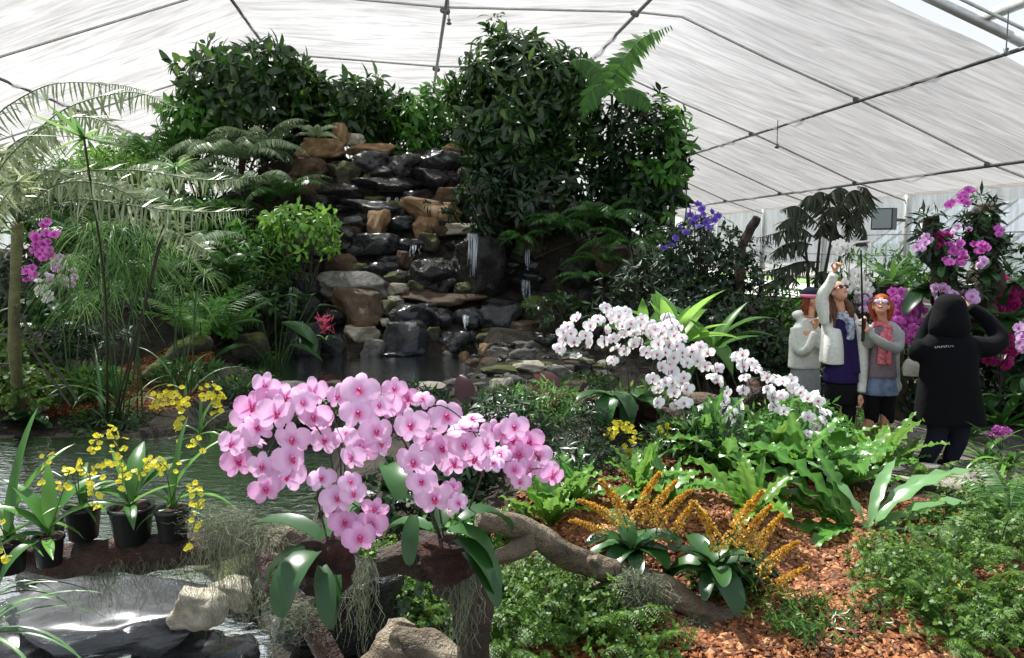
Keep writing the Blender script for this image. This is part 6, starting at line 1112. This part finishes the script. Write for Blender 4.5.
# grasses of the lower left corner
custom_rosette('grass_clump', 'long grey green grass blades arching in from the bottom left corner', -25, 640, 'grass', [(-1.4, .9, .42, 0), (-1.2, .75, .40, 1), (-1.6, .6, .42, 2), (-1.1, 1.1, .38, 3), (-1.7, .45, .4, 0), (-1.5, 1.2, .3, 1), (-2.0, .5, .4, 2)], 'grass', Y=2.3)
custom_rosette('grass_clump', 'tuft of grass blades above the wet slab at the left picture edge', -10, 600, 'grass', [(-1.4, .6, .35, 0), (-1.2, .4, .3, 1), (-1.6, .8, .3, 2), (-1.3, 1.0, .25, 3)], 'grass', Y=2.6)
# maidenhair and ferns of the foreground
r = np.random.default_rng(77)
MA = [(520, 610, 3.6, .42, 'maidenhair fern below the left end of the driftwood log'), (560, 628, 3.5, .45, 'maidenhair fern in the middle of the patch under the driftwood log'), (600, 640, 3.55, .42, 'maidenhair fern at the bottom under the hanging roots'), (545, 590, 4.0, .36, 'maidenhair fern tucked behind the branch of the log'), (500, 650, 3.3, .40, 'maidenhair fern at the very bottom left of the stump side patch'), (640, 655, 3.5, .34, 'maidenhair fern at the bottom edge right of the hanging roots'), (585, 612, 3.8, .34, 'maidenhair fern beneath the short cut log'),
      (400, 580, 3.6, .42, 'light green fern behind the right pink orchid trunk'), (440, 590, 3.8, .42, 'light green fern seen between the orchid trunks'), (360, 575, 3.9, .36, 'small leaved fern behind the fibrous pot'), (470, 600, 3.5, .36, 'fern beside the dark leaning trunk'), (420, 620, 3.4, .36, 'fern behind the weathered stump'),
      (985, 600, 4.3, .5, 'dense maidenhair at the lower right picture edge'), (940, 560, 4.7, .45, 'maidenhair beside the mulch on the right'), (1000, 550, 4.9, .5, 'large maidenhair below the bright fern at the right edge'), (900, 590, 4.4, .36, 'maidenhair at the left end of the right patch'), (960, 640, 4.0, .42, 'maidenhair at the bottom right in front of the small yellow orchid'), (1020, 640, 4.0, .45, 'maidenhair in the bottom right corner'), (890, 560, 4.8, .3, 'small maidenhair touching the mulch below the glossy fern'), (1010, 500, 5.6, .5, 'maidenhair at the path edge on the right'), (960, 520, 5.2, .4, 'maidenhair in front of the path, beside the glossy fern')]
for i, (px, py, Y, L_, lab) in enumerate(MA):
    b_ = hit(px, py+8); e = fern('maidenhair_fern', lab, b_, L_, 11, 'bip', 'maidenhair ferns', tilt=(-.2, .5), seed=500+i)
    mb, C = bush_mesh((L_*.75, L_*.6, L_*.42), 150, 5, T_RD, .024, 'maiden', seed=i, low=-.2); mb.V = [v+np.array([0, 0, L_*.25]) for v in mb.V]; mb.build('leaflet_crown', LM['maiden'], e)
fern('fern', 'bright green upright fern at the right picture edge beside the path', hit(1008, 530), .62, 10, 'fern', tilt=(.1, .6), seed=900); fern('fern', 'small bright yellow green fern in front of the hooded person feet', hit(925, 490), .36, 8, 'bip', tilt=(.1, .6), seed=901)
for i, (px, py, rx, lab) in enumerate([(345, 640, .35, 'dark ivy like groundcover behind the split branch at the bottom'), (300, 520, .4, 'shaded groundcover on the dam below the pink blooms'), (390, 530, .45, 'shaded groundcover behind the stems of the pink orchids'), (470, 560, .3, 'shaded groundcover beside the driftwood log end')]):
    low(lab, px, py, rx, .18, 150, T_RD, .05, 'fern' if i % 2 else 'deep', 460+i)
# ------------------------------------------------------------------ spanish moss
moss('thick curtain of grey spanish moss hanging left of the split branch', [(205, 525, 2.6), (240, 522, 2.5), (270, 545, 2.45)], 420, .46, .03, .014, 1, w=.0017); moss('tangled ball of grey moss on top of the right end of the horizontal log', [(205, 520, 2.6), (235, 515, 2.55), (262, 530, 2.5)], 260, .09, .03, .022, 2, w=.0015, lift=.01)
moss('spanish moss fringe under the middle of the horizontal log', [(85, 562, 2.68), (120, 562, 2.66)], 120, .28, .02, .010, 3, w=.0015); moss('spanish moss fringe under the right of the horizontal log', [(130, 562, 2.68), (190, 560, 2.66)], 100, .24, .02, .010, 4, w=.0015); moss('moss tangle caught on the split branch at bottom centre left', [(285, 598, 2.25), (305, 612, 2.25)], 120, .12, .02, .02, 5, w=.0016)
moss('moss hanging beside the fibrous pot down to the bottom', [(350, 565, 2.4), (365, 560, 2.45)], 110, .38, .02, .010, 6, w=.0015); moss('moss hanging from the right pink orchid root ball', [(455, 565, 2.35), (470, 570, 2.4)], 110, .38, .02, .010, 7, w=.0015); moss('moss trailing over the log below the golden spiked orchid', [(628, 570, 3.85), (655, 580, 3.85)], 200, .30, .025, .03, 8, w=.003)
moss('clump of moss on the driftwood log right of its middle', [(692, 618, 3.85), (715, 628, 3.85)], 130, .22, .02, .03, 9, w=.003); moss('clump of moss on the driftwood log at the bottom edge', [(755, 640, 3.8), (790, 655, 3.75)], 200, .14, .03, .03, 10, w=.003)
mb = MB(); r = np.random.default_rng(3)
for q in range(130):
    a = W(r.uniform(612, 642), r.uniform(562, 580), 3.95+r.normal()*.03); P = a+np.cumsum(np.column_stack([r.normal(size=9)*.008, r.normal(size=9)*.008, -np.abs(r.normal(.035, .01, 9))]), 0); ribbon(mb, P, [.006, .003], r.normal(size=3))
tag(mb.build('hanging_roots', PEAT), 'brown hairy roots hanging below the golden spiked orchid on the driftwood', 'roots', kind='stuff')
# ------------------------------------------------------------------ people
SKIN = simple('skin', rgb(206, 150, 122), .5, 0, .06, 8); SKIN_S = SKIN
def fabric(name, c, c2=None, sc=40, rough=.85): return simple(name, c, rough, 0, .12, sc, c2, bump=.25, spec=.2)
def lump(mb, c, r, seg=16, rot=None, mat=0):
    """ellipsoid"""
    u = np.linspace(0, PI, seg//2+1); v = np.arange(seg)/seg*2*PI; V = np.array([(math.sin(a)*math.cos(b), math.sin(a)*math.sin(b), math.cos(a)) for a in u for b in v])*np.asarray(r, float)
    if rot is not None: V = V@np.array(Euler(rot, 'XYZ').to_matrix()).T
    n = seg; i = np.arange(seg//2)[:, None]*n; j = np.arange(n)[None]; k = (j+1) % n
    return mb.add(V+np.asarray(c), np.stack([i+j, i+n+j, i+n+k, i+k], -1).reshape(-1, 4), mat, .5)
def loft(mb, secs, sides=20, mat=0, pw=2.3):
    """sections (x,y,z,rx,ry): horizontal super-ellipses"""
    a = np.arange(sides)/sides*2*PI; ca, sa = np.cos(a), np.sin(a); e = 2/pw
    S = spl([s[:5] for s in secs], max(len(secs)*4, 8)); V = []
    for x, y, z, rx, ry in S: V.append(np.column_stack([x+rx*np.sign(ca)*np.abs(ca)**e, y+ry*np.sign(sa)*np.abs(sa)**e, np.full(sides, z)]))
    n = len(S); V = np.concatenate(V+[np.array([S[0][:3], S[-1][:3]])]); i = np.arange(n-1)[:, None]*sides; j = np.arange(sides)[None]; k = (j+1) % sides
    mb.add(V, np.stack([i+j, i+k, i+k+sides, i+j+sides], -1).reshape(-1, 4), mat, .5); m0 = mb.n-len(V)
    f = [[m0+n*sides, m0+(q+1) % sides, m0+q] for q in range(sides)]+[[m0+n*sides+1, m0+(n-1)*sides+q, m0+(n-1)*sides+(q+1) % sides] for q in range(sides)]
    mb.Fc.append(np.array(f)); mb.M.append(np.full(len(f), mat, dtype=np.int32)); return mb
def limb(mb, pts, rad, sides=12): return tube(mb, spl(pts, 16), rad, sides, 0, .5)
def fuse(mb, name, mat, e, vox=.012, sm=4):
    o = mb.build(name, mat, e); m_ = o.modifiers.new('remesh', 'REMESH'); m_.mode = 'VOXEL'; m_.voxel_size = vox; m_.use_smooth_shade = True
    s = o.modifiers.new('smooth', 'SMOOTH'); s.factor = .5; s.iterations = sm; return o
def hand(mb, w, d, side, s=1.0, curl=.5, spread=.22, point=None, thumb=1):
    """wrist w, direction d, side axis; five fingers"""
    d = nrm(d); side = nrm(np.asarray(side)-d*np.dot(side, d)); pn = np.cross(side, d); lump_c = w+d*.05*s
    tube(mb, spl([w-d*.01, w+d*.04*s, w+d*.085*s], 6), [.024*s, .036*s, .034*s], 10, flat=.55)
    for i, (o, L_) in enumerate([(-.030, .070), (-.010, .080), (.011, .075), (.030, .058)]):
        b = w+d*.08*s+side*o*s; c = curl if point is None or i != point else .05; P = [b]; a = 0
        dd = nrm(d+side*(i-1.5)*spread*.5)
        for q in range(3): a += c*1.0; P.append(P[-1]+(dd*math.cos(a)+pn*math.sin(a))*L_*s/3*1.1)
        tube(mb, spl(P, 9), [.0105*s, .0095*s, .0075*s], 8)
    tb = w+d*.03*s-side*.03*s*thumb; tube(mb, spl([tb, tb-side*.03*s*thumb+d*.025*s, tb-side*.035*s*thumb+d*.055*s+pn*.02*s], 8), [.013*s, .012*s, .009*s], 8)
def head(mb, c, yaw, pitch, s=1.0, roll=0):
    """skull, jaw, nose, ears, lips; face looks along local -Y"""
    M_ = np.array(Euler((pitch, roll, yaw), 'XYZ').to_matrix())
    def q(p): return c+M_@(np.asarray(p)*s)
    def el(p, r): lump(mb, q(p), np.asarray(r)*s, 16, (pitch, roll, yaw))
    el((0, .008, .03), (.073, .092, .088)); el((0, -.02, -.03), (.058, .07, .075)); el((0, -.058, -.075), (.03, .028, .026)); el((0, -.093, -.012), (.012, .02, .022)); el((0, -.086, .012), (.009, .012, .022)); el((0, -.082, -.045), (.022, .012, .010))
    el((.034, -.066, .002), (.022, .016, .018)); el((-.034, -.066, .002), (.022, .016, .018)); el((.073, .005, -.01), (.010, .02, .03)); el((-.073, .005, -.01), (.010, .02, .03)); return M_, q
def face_bits(e, q, M_, yaw, pitch, glasses=None, lips=None, smile=0):
    mb = MB(); 
    for sg in (-1, 1): lump(mb, q((sg*.031, -.079, .012)), np.array((.013, .008, .007)), 10, (pitch, 0, yaw))
    mb.build('eye', simple('eye', rgb(40, 28, 22), .3), e)
    mb = MB(); lump(mb, q((0, -.096, -.046)), (.024, .006, .006+smile*.5), 10, (pitch, 0, yaw)); mb.build('lips', simple('lips', rgb(170, 70, 70), .4), e)
    if smile: mb = MB(); lump(mb, q((0, -.100, -.045)), (.016, .004, .004), 10, (pitch, 0, yaw)); mb.build('teeth', simple('teeth', rgb(235, 230, 220), .3), e)
    if glasses:
        mb = MB()
        for sg in (-1, 1): lump(mb, q((sg*.034, -.094, .012)), (.029, .007, .022), 12, (pitch, 0, yaw))
        tube(mb, [q((-.01, -.1, .018)), q((.01, -.1, .018))], .004, 6)
        for sg in (-1, 1): tube(mb, [q((sg*.06, -.09, .018)), q((sg*.078, 0, .01))], .004, 6)
        mb.build('sunglasses', simple('lens_'+str(glasses), glasses, .12), e)
def hairlock(mb, pts, r): tube(mb, spl(pts, 14), r, 8, 0, .5, .25)
def person(lab, px, Y):
    b = gxy(px, Y); g = gz(b[0], b[1]); e = empty('person', (b[0], b[1], g), 0, lab, 'person'); return e, np.array([b[0], b[1], g])
# --- woman in purple top, white jacket, arm raised
e, B = person('person in open white jacket and purple top, one arm raised, looking up through sunglasses', 843, 7.9)
L_ = lambda px, py, dy=0: W(px, py, 7.9+dy)-B
hd = L_(838, 292, -.03); sh_r, sh_l = L_(826, 318), L_(856, 320); hip = L_(843, 392)
body = MB(); M_, q = head(body, hd, .35, -.55, 1.0); limb(body, [hd+np.array([0, .02, -.06]), L_(841, 312)], [.052, .055])
wr = L_(834, 272, -.12); hand(body, wr, L_(842, 258, -.15)-wr, (1, 0, 0), .95, .75, point=3); wl = L_(860, 396, -.1); hand(body, wl, (0.1, -.2, -1), (0, 1, 0), .9, .5)
loft(body, [(L_(841, 330)[0], 0, L_(841, 330)[2], .14, .09), (L_(841, 360)[0], 0, L_(841, 360)[2], .12, .085), (hip[0], 0, hip[2], .14, .1)])
for s_ in (-1, 1): limb(body, [hip+np.array([s_*.07, 0, -.05]), hip+np.array([s_*.08, 0, -.45]), np.array([s_*.09, 0, .06])], [.075, .05, .035]); lump(body, np.array([s_*.09, -.07, .035]), (.04, .11, .035))
fuse(body, 'body', SKIN, e, .009, 3); face_bits(e, q, M_, .35, -.55, rgb(22, 20, 24))
mb = MB(); loft(mb, [(L_(841, 318)[0], 0, L_(841, 318)[2], .13, .09), (L_(842, 345)[0], -.01, L_(842, 345)[2], .15, .12), (L_(842, 360)[0], 0, L_(842, 360)[2], .15, .12), (L_(841, 374)[0], 0, L_(841, 374)[2], .17, .13), (L_(841, 382)[0], 0, L_(841, 382)[2], .172, .13)]); fuse(mb, 'top', fabric('purple_knit', rgb(40, 28, 74)), e, .012)
mb = MB(); hp = L_(841, 384)
loft(mb, [(hp[0], 0, hp[2]+.02, .16, .12), (hp[0], 0, hp[2]-.1, .165, .125), (hp[0], 0, hp[2]-.2, .14, .11)])
for s_ in (-1, 1): limb(mb, [hp+np.array([s_*.075, 0, -.1]), hp+np.array([s_*.085, -.01, -.4]), np.array([s_*.09, 0, .12])], [.095, .065, .05])
fuse(mb, 'leggings', fabric('black_leggings', rgb(14, 14, 18)), e, .013)
mb = MB(); WJ = fabric('white_jacket', rgb(216, 216, 208)); zt, zm, zb = L_(840, 315)[2], L_(840, 342)[2], L_(840, 363)[2]
cx_ = L_(840, 350)[0]; loft(mb, [(cx_-.02, .03, zb, .17, .13), (cx_-.01, .035, zm, .165, .125), (cx_+.0, .03, zt-.03, .17, .11), (cx_+.01, .03, zt+.03, .10, .07)])
limb(mb, [L_(827, 322), L_(822, 298, -.03), L_(830, 284, -.08), L_(834, 274, -.12)], [.075, .062, .052, .045]); limb(mb, [sh_l+np.array([0, .0, -.02]), L_(864, 350, .02), L_(861, 392, -.08)], [.07, .058, .045])
lump(mb, L_(832, 306, .09), (.09, .06, .06)); loft(mb, [(L_(859, 382)[0], -.05, L_(859, 380)[2], .04, .06), (L_(859, 360)[0], -.06, L_(859, 360)[2], .05, .07), (L_(857, 335)[0], -.06, L_(857, 335)[2], .055, .06), (L_(855, 320)[0], -.02, L_(855, 320)[2], .05, .05)]); loft(mb, [(L_(831, 363)[0], -.06, L_(831, 363)[2], .10, .09), (L_(831, 345)[0], -.07, L_(831, 345)[2], .09, .09), (L_(832, 328)[0], -.05, L_(832, 328)[2], .075, .06)])
jk = fuse(mb, 'jacket', WJ, e, .012)
# jacket opening: purple front shows as a wedge of its own cloth in front
mb = MB(); loft(mb, [(L_(848, 318)[0], -.08, L_(848, 318)[2], .03, .03), (L_(849, 345)[0], -.09, L_(849, 345)[2], .045, .04), (L_(851, 374)[0], -.085, L_(851, 372)[2], .055, .045)]); fuse(mb, 'top_front', MATS['purple_knit'], e, .01)
mb = MB(); lump(mb, q((0, .03, .05)), (.082, .098, .088), 16, (-.55, 0, .35))
for k, (dx, dz) in enumerate([(-.06, -.30), (-.03, -.34), (.08, -.26), (.10, -.30), (.0, -.25)]): hairlock(mb, [q((dx*.9, .05, .06)), q((dx*1.2, .08, -.05)), q((0, 0, 0))+np.array([dx*1.3, -.02 if k < 4 else .08, dz*.55]), q((0, 0, 0))+np.array([dx*1.35, -.06 if k < 4 else .08, dz])], [.03, .035, .028, .008])
mb.build('hair', fabric('brown_hair', rgb(70, 44, 30), rgb(110, 72, 48), 60, .5), e)
mb = MB(); a = np.linspace(0, 2*PI, 20)
nk = L_(843, 318); tube(mb, [nk+np.array([.075*math.cos(x), .06*math.sin(x)-.01, .02*math.sin(x*2)]) for x in a], .042, 10, 0, .5, .3, cap=False); tube(mb, spl([nk+np.array([.02, -.09, 0]), nk+np.array([.03, -.125, -.10]), nk+np.array([.02, -.13, -.2])], 10), [.045, .05, .03], 10, 0, .5, .3)
mb.build('scarf', fabric('blue_white_scarf', rgb(60, 76, 120), rgb(206, 210, 214), 26), e)
for s_ in (-1, 1): mb = MB(); lump(mb, np.array([s_*.09, -.05, .045]), (.05, .13, .05)); mb.build('shoe', fabric('dark_shoe', rgb(24, 24, 26)), e)
# --- red haired woman with the selfie stick
e, B = person('red haired person in grey cardigan, pink scarf and denim skirt, laughing at a selfie stick', 881, 7.9)
L_ = lambda px, py, dy=0: W(px, py, 7.9+dy)-B
hd = L_(881, 306, -.05); hip = L_(880, 378)
body = MB(); M_, q = head(body, hd, -.45, -.45, 1.0); limb(body, [hd+np.array([0.02, .02, -.05]), L_(884, 326)], [.05, .055])
w1, w2 = L_(868, 333, -.25), L_(868, 325, -.27); hand(body, w1, L_(861, 326, -.28)-w1, (0, 0, 1), .95, .95); hand(body, w2+np.array([0, .02, 0]), L_(861, 318, -.28)-w2, (0, 0, 1), .95, .95)
loft(body, [(L_(884, 335)[0], 0, L_(884, 335)[2], .13, .09), (L_(882, 360)[0], 0, L_(882, 360)[2], .12, .085), (hip[0], 0, hip[2], .14, .1)])
for s_ in (-1, 1): limb(body, [hip+np.array([s_*.07, 0, -.05]), hip+np.array([s_*.075, -.01, -.42]), np.array([s_*.075-.01, .02, .22]), np.array([s_*.08, .02, .06])], [.075, .056, .058, .036]); lump(body, np.array([s_*.08, -.05, .035]), (.04, .11, .035))
fuse(body, 'body', SKIN, e, .009, 3); face_bits(e, q, M_, -.45, -.45, rgb(180, 170, 200), smile=.01)
GC = fabric('grey_cardigan', rgb(168, 170, 166))
mb = MB(); loft(mb, [(L_(885, 388)[0], .02, L_(885, 386)[2], .15, .12), (L_(885, 355)[0], .03, L_(885, 355)[2], .15, .12), (L_(886, 332)[0], .02, L_(886, 332)[2], .165, .11), (L_(885, 324)[0], .02, L_(885, 322)[2], .10, .07)])
limb(mb, [L_(897, 332), L_(897, 348, -.08), L_(882, 343, -.22), L_(869, 334, -.26)], [.072, .058, .048, .04]); limb(mb, [L_(873, 332), L_(868, 344, -.08), L_(868, 336, -.2), L_(869, 326, -.25)], [.068, .056, .048, .04]); lump(mb, L_(893, 386, .0), (.085, .09, .08))
fuse(mb, 'cardigan', GC, e, .012)
mb = MB(); loft(mb, [(L_(879, 326)[0], -.07, L_(879, 326)[2], .07, .04), (L_(879, 350)[0], -.08, L_(879, 350)[2], .12, .055), (L_(879, 376)[0], -.08, L_(879, 376)[2], .14, .06)]); fuse(mb, 'shirt', fabric('grey_shirt', rgb(126, 110, 116)), e, .011)
mb = MB(); nk = L_(882, 326); tube(mb, [nk+np.array([.075*math.cos(x), .06*math.sin(x)-.01, .02*math.sin(x*2)]) for x in a], .036, 10, 0, .5, .3, cap=False)
for dx in (-.035, .03): tube(mb, spl([nk+np.array([dx*.6, -.10, -.02]), nk+np.array([dx-.02, -.15, -.15]), nk+np.array([dx-.03, -.155, -.36])], 12), [.032, .042, .038], 10, 0, .5, .3, flat=.5)
mb.build('scarf', fabric('pink_scarf', rgb(176, 60, 76), rgb(226, 140, 146), 34), e)
mb = MB(); loft(mb, [(L_(880, 374)[0], 0, L_(880, 374)[2], .15, .12), (L_(880, 384)[0], 0, L_(880, 384)[2], .165, .13), (L_(880, 394)[0], 0, L_(880, 394)[2], .175, .14)]); fuse(mb, 'denim_skirt', fabric('denim', rgb(72, 92, 120), rgb(128, 146, 168), 14), e, .012)
mb = MB(); hp = L_(880, 390)
for s_ in (-1, 1): limb(mb, [hp+np.array([s_*.075, 0, .05]), hp+np.array([s_*.08, -.01, -.2]), L_(880, 420)+np.array([s_*.078, .0, -.02])], [.09, .075, .062])
fuse(mb, 'leggings', MATS['black_leggings'], e, .012)
mb = MB(); lump(mb, q((0, .02, .045)), (.09, .10, .088), 16, (-.45, 0, -.45))
for k, (dx, dy) in enumerate([(-.07, .03), (.08, .03), (.07, .06), (.05, .1), (-.04, .1)]): hairlock(mb, [q((dx*.8, dy, .07)), q((dx*1.1, dy+.01, .0)), q((dx*1.0, dy+.04, -.11))], [.028, .036, .018])
mb.build('hair', fabric('red_hair', rgb(120, 48, 24), rgb(168, 80, 40), 60, .5), e)
for s_ in (-1, 1): mb = MB(); lump(mb, np.array([s_*.08, -.04, .045]), (.05, .125, .05)); mb.build('shoe', fabric('blue_shoe', rgb(40, 52, 84)), e)
# selfie stick with phone (held: a thing of its own)
p0 = W(863, 335, 7.6); st = empty('selfie_stick', p0, 0, 'black selfie stick held up between the two women with a white phone at its top', 'selfie stick')
mb = MB(); tube(mb, [p0*0, W(861, 250, 7.35)-p0], [.012, .007], 8); mb.build('pole', simple('black_plastic', rgb(20, 20, 22), .4), st); mb = MB(); tube(mb, [p0*0-np.array([0, 0, .06]), p0*0+np.array([0, -.01, .16])], .017, 10); mb.build('handle', MATS['black_plastic'], st)
c = W(861, 243, 7.35)-p0; R = orient(np.array([[1, .15, .1]]), np.array([[.1, .45, 1]]))[0]; mb = MB(); box(mb, c, (.075, .15, .012), R); mb.build('phone', simple('white_phone', rgb(226, 218, 216), .3), st, smooth=False); mb = MB(); box(mb, c+np.array([.0, .0, -.016]), (.03, .09, .022), R); mb.build('clamp', MATS['black_plastic'], st, smooth=False)
# --- woman in beanie behind
e, B = person('person in a pale hoodie and dark beanie with pink band, leftmost of the group', 806, 8.5)
L_ = lambda px, py, dy=0: W(px, py, 8.5+dy)-B
hd = L_(813, 300, 0); body = MB(); M_, q = head(body, hd, 1.15, -.1, 1.0); limb(body, [hd+np.array([-.02, .02, -.05]), L_(809, 318)], [.05, .055]); loft(body, [(L_(806, 330)[0], 0, L_(806, 330)[2], .13, .09), (L_(805, 385)[0], 0, L_(805, 385)[2], .13, .09)])
w1 = L_(815, 328, -.15); hand(body, w1, (.2, -.1, 1), (1, 0, 0), .95, .6)
for s_ in (-1, 1): limb(body, [L_(805, 390)+np.array([s_*.07, 0, 0]), np.array([s_*.08, 0, .06])], [.07, .035]); lump(body, np.array([s_*.08, -.06, .035]), (.04, .11, .035))
fuse(body, 'body', SKIN, e, .010, 3); face_bits(e, q, M_, 1.15, -.1)
mb = MB(); loft(mb, [(L_(804, 368)[0], 0, L_(804, 368)[2], .17, .13), (L_(805, 352)[0], .01, L_(805, 352)[2], .165, .125), (L_(806, 335)[0], .02, L_(806, 335)[2], .165, .11), (L_(808, 318)[0], .02, L_(808, 318)[2], .09, .075)])
limb(mb, [L_(797, 328), L_(799, 350, -.08), L_(808, 348, -.14), L_(815, 332, -.15)], [.075, .062, .052, .042]); limb(mb, [L_(820, 330), L_(824, 352, -.04), L_(820, 345, -.14)], [.07, .058, .05]); lump(mb, L_(800, 315, .06), (.09, .08, .055))
fuse(mb, 'hoodie', fabric('pale_hoodie', rgb(205, 206, 198)), e, .013)
mb = MB(); loft(mb, [(L_(805, 362)[0], 0, L_(805, 362)[2], .14, .11), (L_(805, 380)[0], 0, L_(805, 380)[2], .16, .12), (L_(805, 400)[0], 0, L_(805, 400)[2], .16, .12)]); 
for s_ in (-1, 1): limb(mb, [L_(805, 395)+np.array([s_*.075, 0, 0]), L_(805, 420)+np.array([s_*.08, 0, 0]), np.array([s_*.085, 0, .08])], [.09, .075, .06])
fuse(mb, 'trousers', fabric('light_grey_trousers', rgb(158, 160, 160)), e, .013)
mb = MB(); lump(mb, q((0, .025, .06)), (.086, .104, .085), 16, (-.1, 0, 1.15)); mb.build('beanie', fabric('navy_beanie', rgb(34, 38, 54)), e)
mb = MB(); tube(mb, [q((.088*math.cos(x), .015+.103*math.sin(x), .045+.012*math.sin(x))) for x in np.linspace(0, 2*PI, 24)], .02, 8, cap=False); mb.build('beanie_band', fabric('pink_band', rgb(206, 120, 150)), e)
mb = MB()
for dx in (-.06, .06, 0): hairlock(mb, [q((dx, .06, .02)), q((dx*1.2, .08, -.08)), q((dx*1.2, .07, -.15))], [.035, .035, .02])
mb.build('hair', fabric('auburn_hair', rgb(96, 38, 24), rgb(140, 64, 40), 60, .5), e)
for s_ in (-1, 1): mb = MB(); lump(mb, np.array([s_*.085, -.05, .045]), (.05, .125, .05)); mb.build('shoe', MATS['dark_shoe'], e)
# --- hooded person from behind
e, B = person('person in a long black hooded coat seen from behind, arms raised to take a picture', 945, 7.2)
L_ = lambda px, py, dy=0: W(px, py, 7.2+dy)-B
hd = L_(951, 311, .02); body = MB(); M_, q = head(body, hd, PI, -.05, 1.0); limb(body, [hd+np.array([0, 0, -.05]), L_(950, 330)], [.05, .055]); loft(body, [(L_(950, 345)[0], 0, L_(950, 345)[2], .14, .09), (L_(948, 410)[0], 0, L_(948, 410)[2], .14, .1)])
wr_ = L_(968, 306, .24); hand(body, wr_, L_(962, 300, .30)-wr_, (0, 0, 1), .95, .7); wl_ = L_(938, 306, .26); hand(body, wl_, L_(944, 302, .32)-wl_, (0, 0, 1), .95, .7)
for s_ in (-1, 1): limb(body, [L_(948, 420)+np.array([s_*.09, 0, 0]), np.array([s_*.11, 0, .06])], [.05, .03]); lump(body, np.array([s_*.11, .06, .035]), (.04, .11, .035))
fuse(body, 'body', SKIN, e, .010, 3); face_bits(e, q, M_, PI, -.05)
BC = fabric('black_coat', rgb(5, 5, 9), rgb(8, 8, 13), 20, .95); mb = MB()
loft(mb, [(L_(950, 425)[0], .0, L_(950, 423)[2], .32, .18), (L_(949, 400)[0], .0, L_(949, 400)[2], .29, .17), (L_(949, 370)[0], .0, L_(949, 370)[2], .25, .16), (L_(950, 345)[0], .01, L_(950, 345)[2], .25, .14), (L_(950, 331)[0], .01, L_(950, 331)[2], .15, .10)], 24, 0, 2.6)
limb(mb, [L_(972, 346), L_(990, 347, .04), L_(999, 338, .10), L_(986, 319, .18), L_(970, 307, .23)], [.10, .095, .085, .07, .055]); limb(mb, [L_(926, 344), L_(918, 352, .04), L_(917, 352, .14), L_(924, 332, .24), L_(938, 308, .27)], [.085, .082, .07, .06, .05])
fuse(mb, 'coat', BC, e, .014, 6)
mb = MB(); loft(mb, [(L_(949, 336)[0], 0, L_(949, 336)[2], .17, .12), (L_(949, 326)[0], -.01, L_(949, 326)[2], .185, .14), (L_(950, 312)[0], 0, L_(950, 312)[2], .15, .14), (L_(951, 300)[0], .01, L_(951, 300)[2], .12, .12), (L_(952, 294)[0], .02, L_(952, 294)[2], .06, .07)], pw=2.1); fuse(mb, 'hood', BC, e, .013, 8)
mb = MB()
for s_ in (-1, 1): limb(mb, [L_(948, 405)+np.array([s_*.09, 0, 0]), L_(948, 435)+np.array([s_*.10, 0, 0]), np.array([s_*.11, 0, .10])], [.115, .09, .07])
fuse(mb, 'trousers', fabric('dark_trousers', rgb(24, 26, 38)), e, .014)
for s_ in (-1, 1): mb = MB(); lump(mb, np.array([s_*.11, .05, .045]), (.052, .13, .05)); mb.build('shoe', MATS['dark_shoe'], e)
mb = MB(); c0, c1 = L_(935.5, 347.2, -.165), L_(953, 346, -.165); c0[1] = c1[1] = -.162
for k in range(9):
    f_ = k/8; p = c0*(1-f_)+c1*f_; h = .016; box(mb, p, (.004, .004, h)); box(mb, p+np.array([.005, 0, (.006 if k % 2 else -.006)]), (.009, .004, .004)); 
mb.build('back_lettering', simple('grey_print', rgb(150, 150, 158), .7), e, smooth=False)
mb = MB(); box(mb, (wr_+wl_)/2+np.array([.0, .04, .03]), (.12, .05, .08)); cam_o = mb.build('camera', MATS['black_plastic'], None, loc=B, smooth=False); tag(cam_o, 'dark compact camera held up in front of the hooded face', 'camera')
# white handbag
hb = W(913, 366, 7.75); e = empty('handbag', hb, 0, 'white handbag hanging between the red haired woman and the hooded person', 'bag'); mb = MB(); loft(mb, [(0, 0, -.10, .09, .05), (0, 0, 0, .10, .06), (-.01, 0, .07, .06, .03)]); fuse(mb, 'bag_body', fabric('white_leather', rgb(196, 190, 178)), e, .012)
mb = MB(); tube(mb, spl([(-.05, 0, .06), (-.02, .02, .16), (.08, .05, .24)], 10), .006, 6); tube(mb, spl([(.04, 0, .06), (.06, .02, .16), (.10, .05, .24)], 10), .006, 6); mb.build('strap', MATS['white_leather'], e)
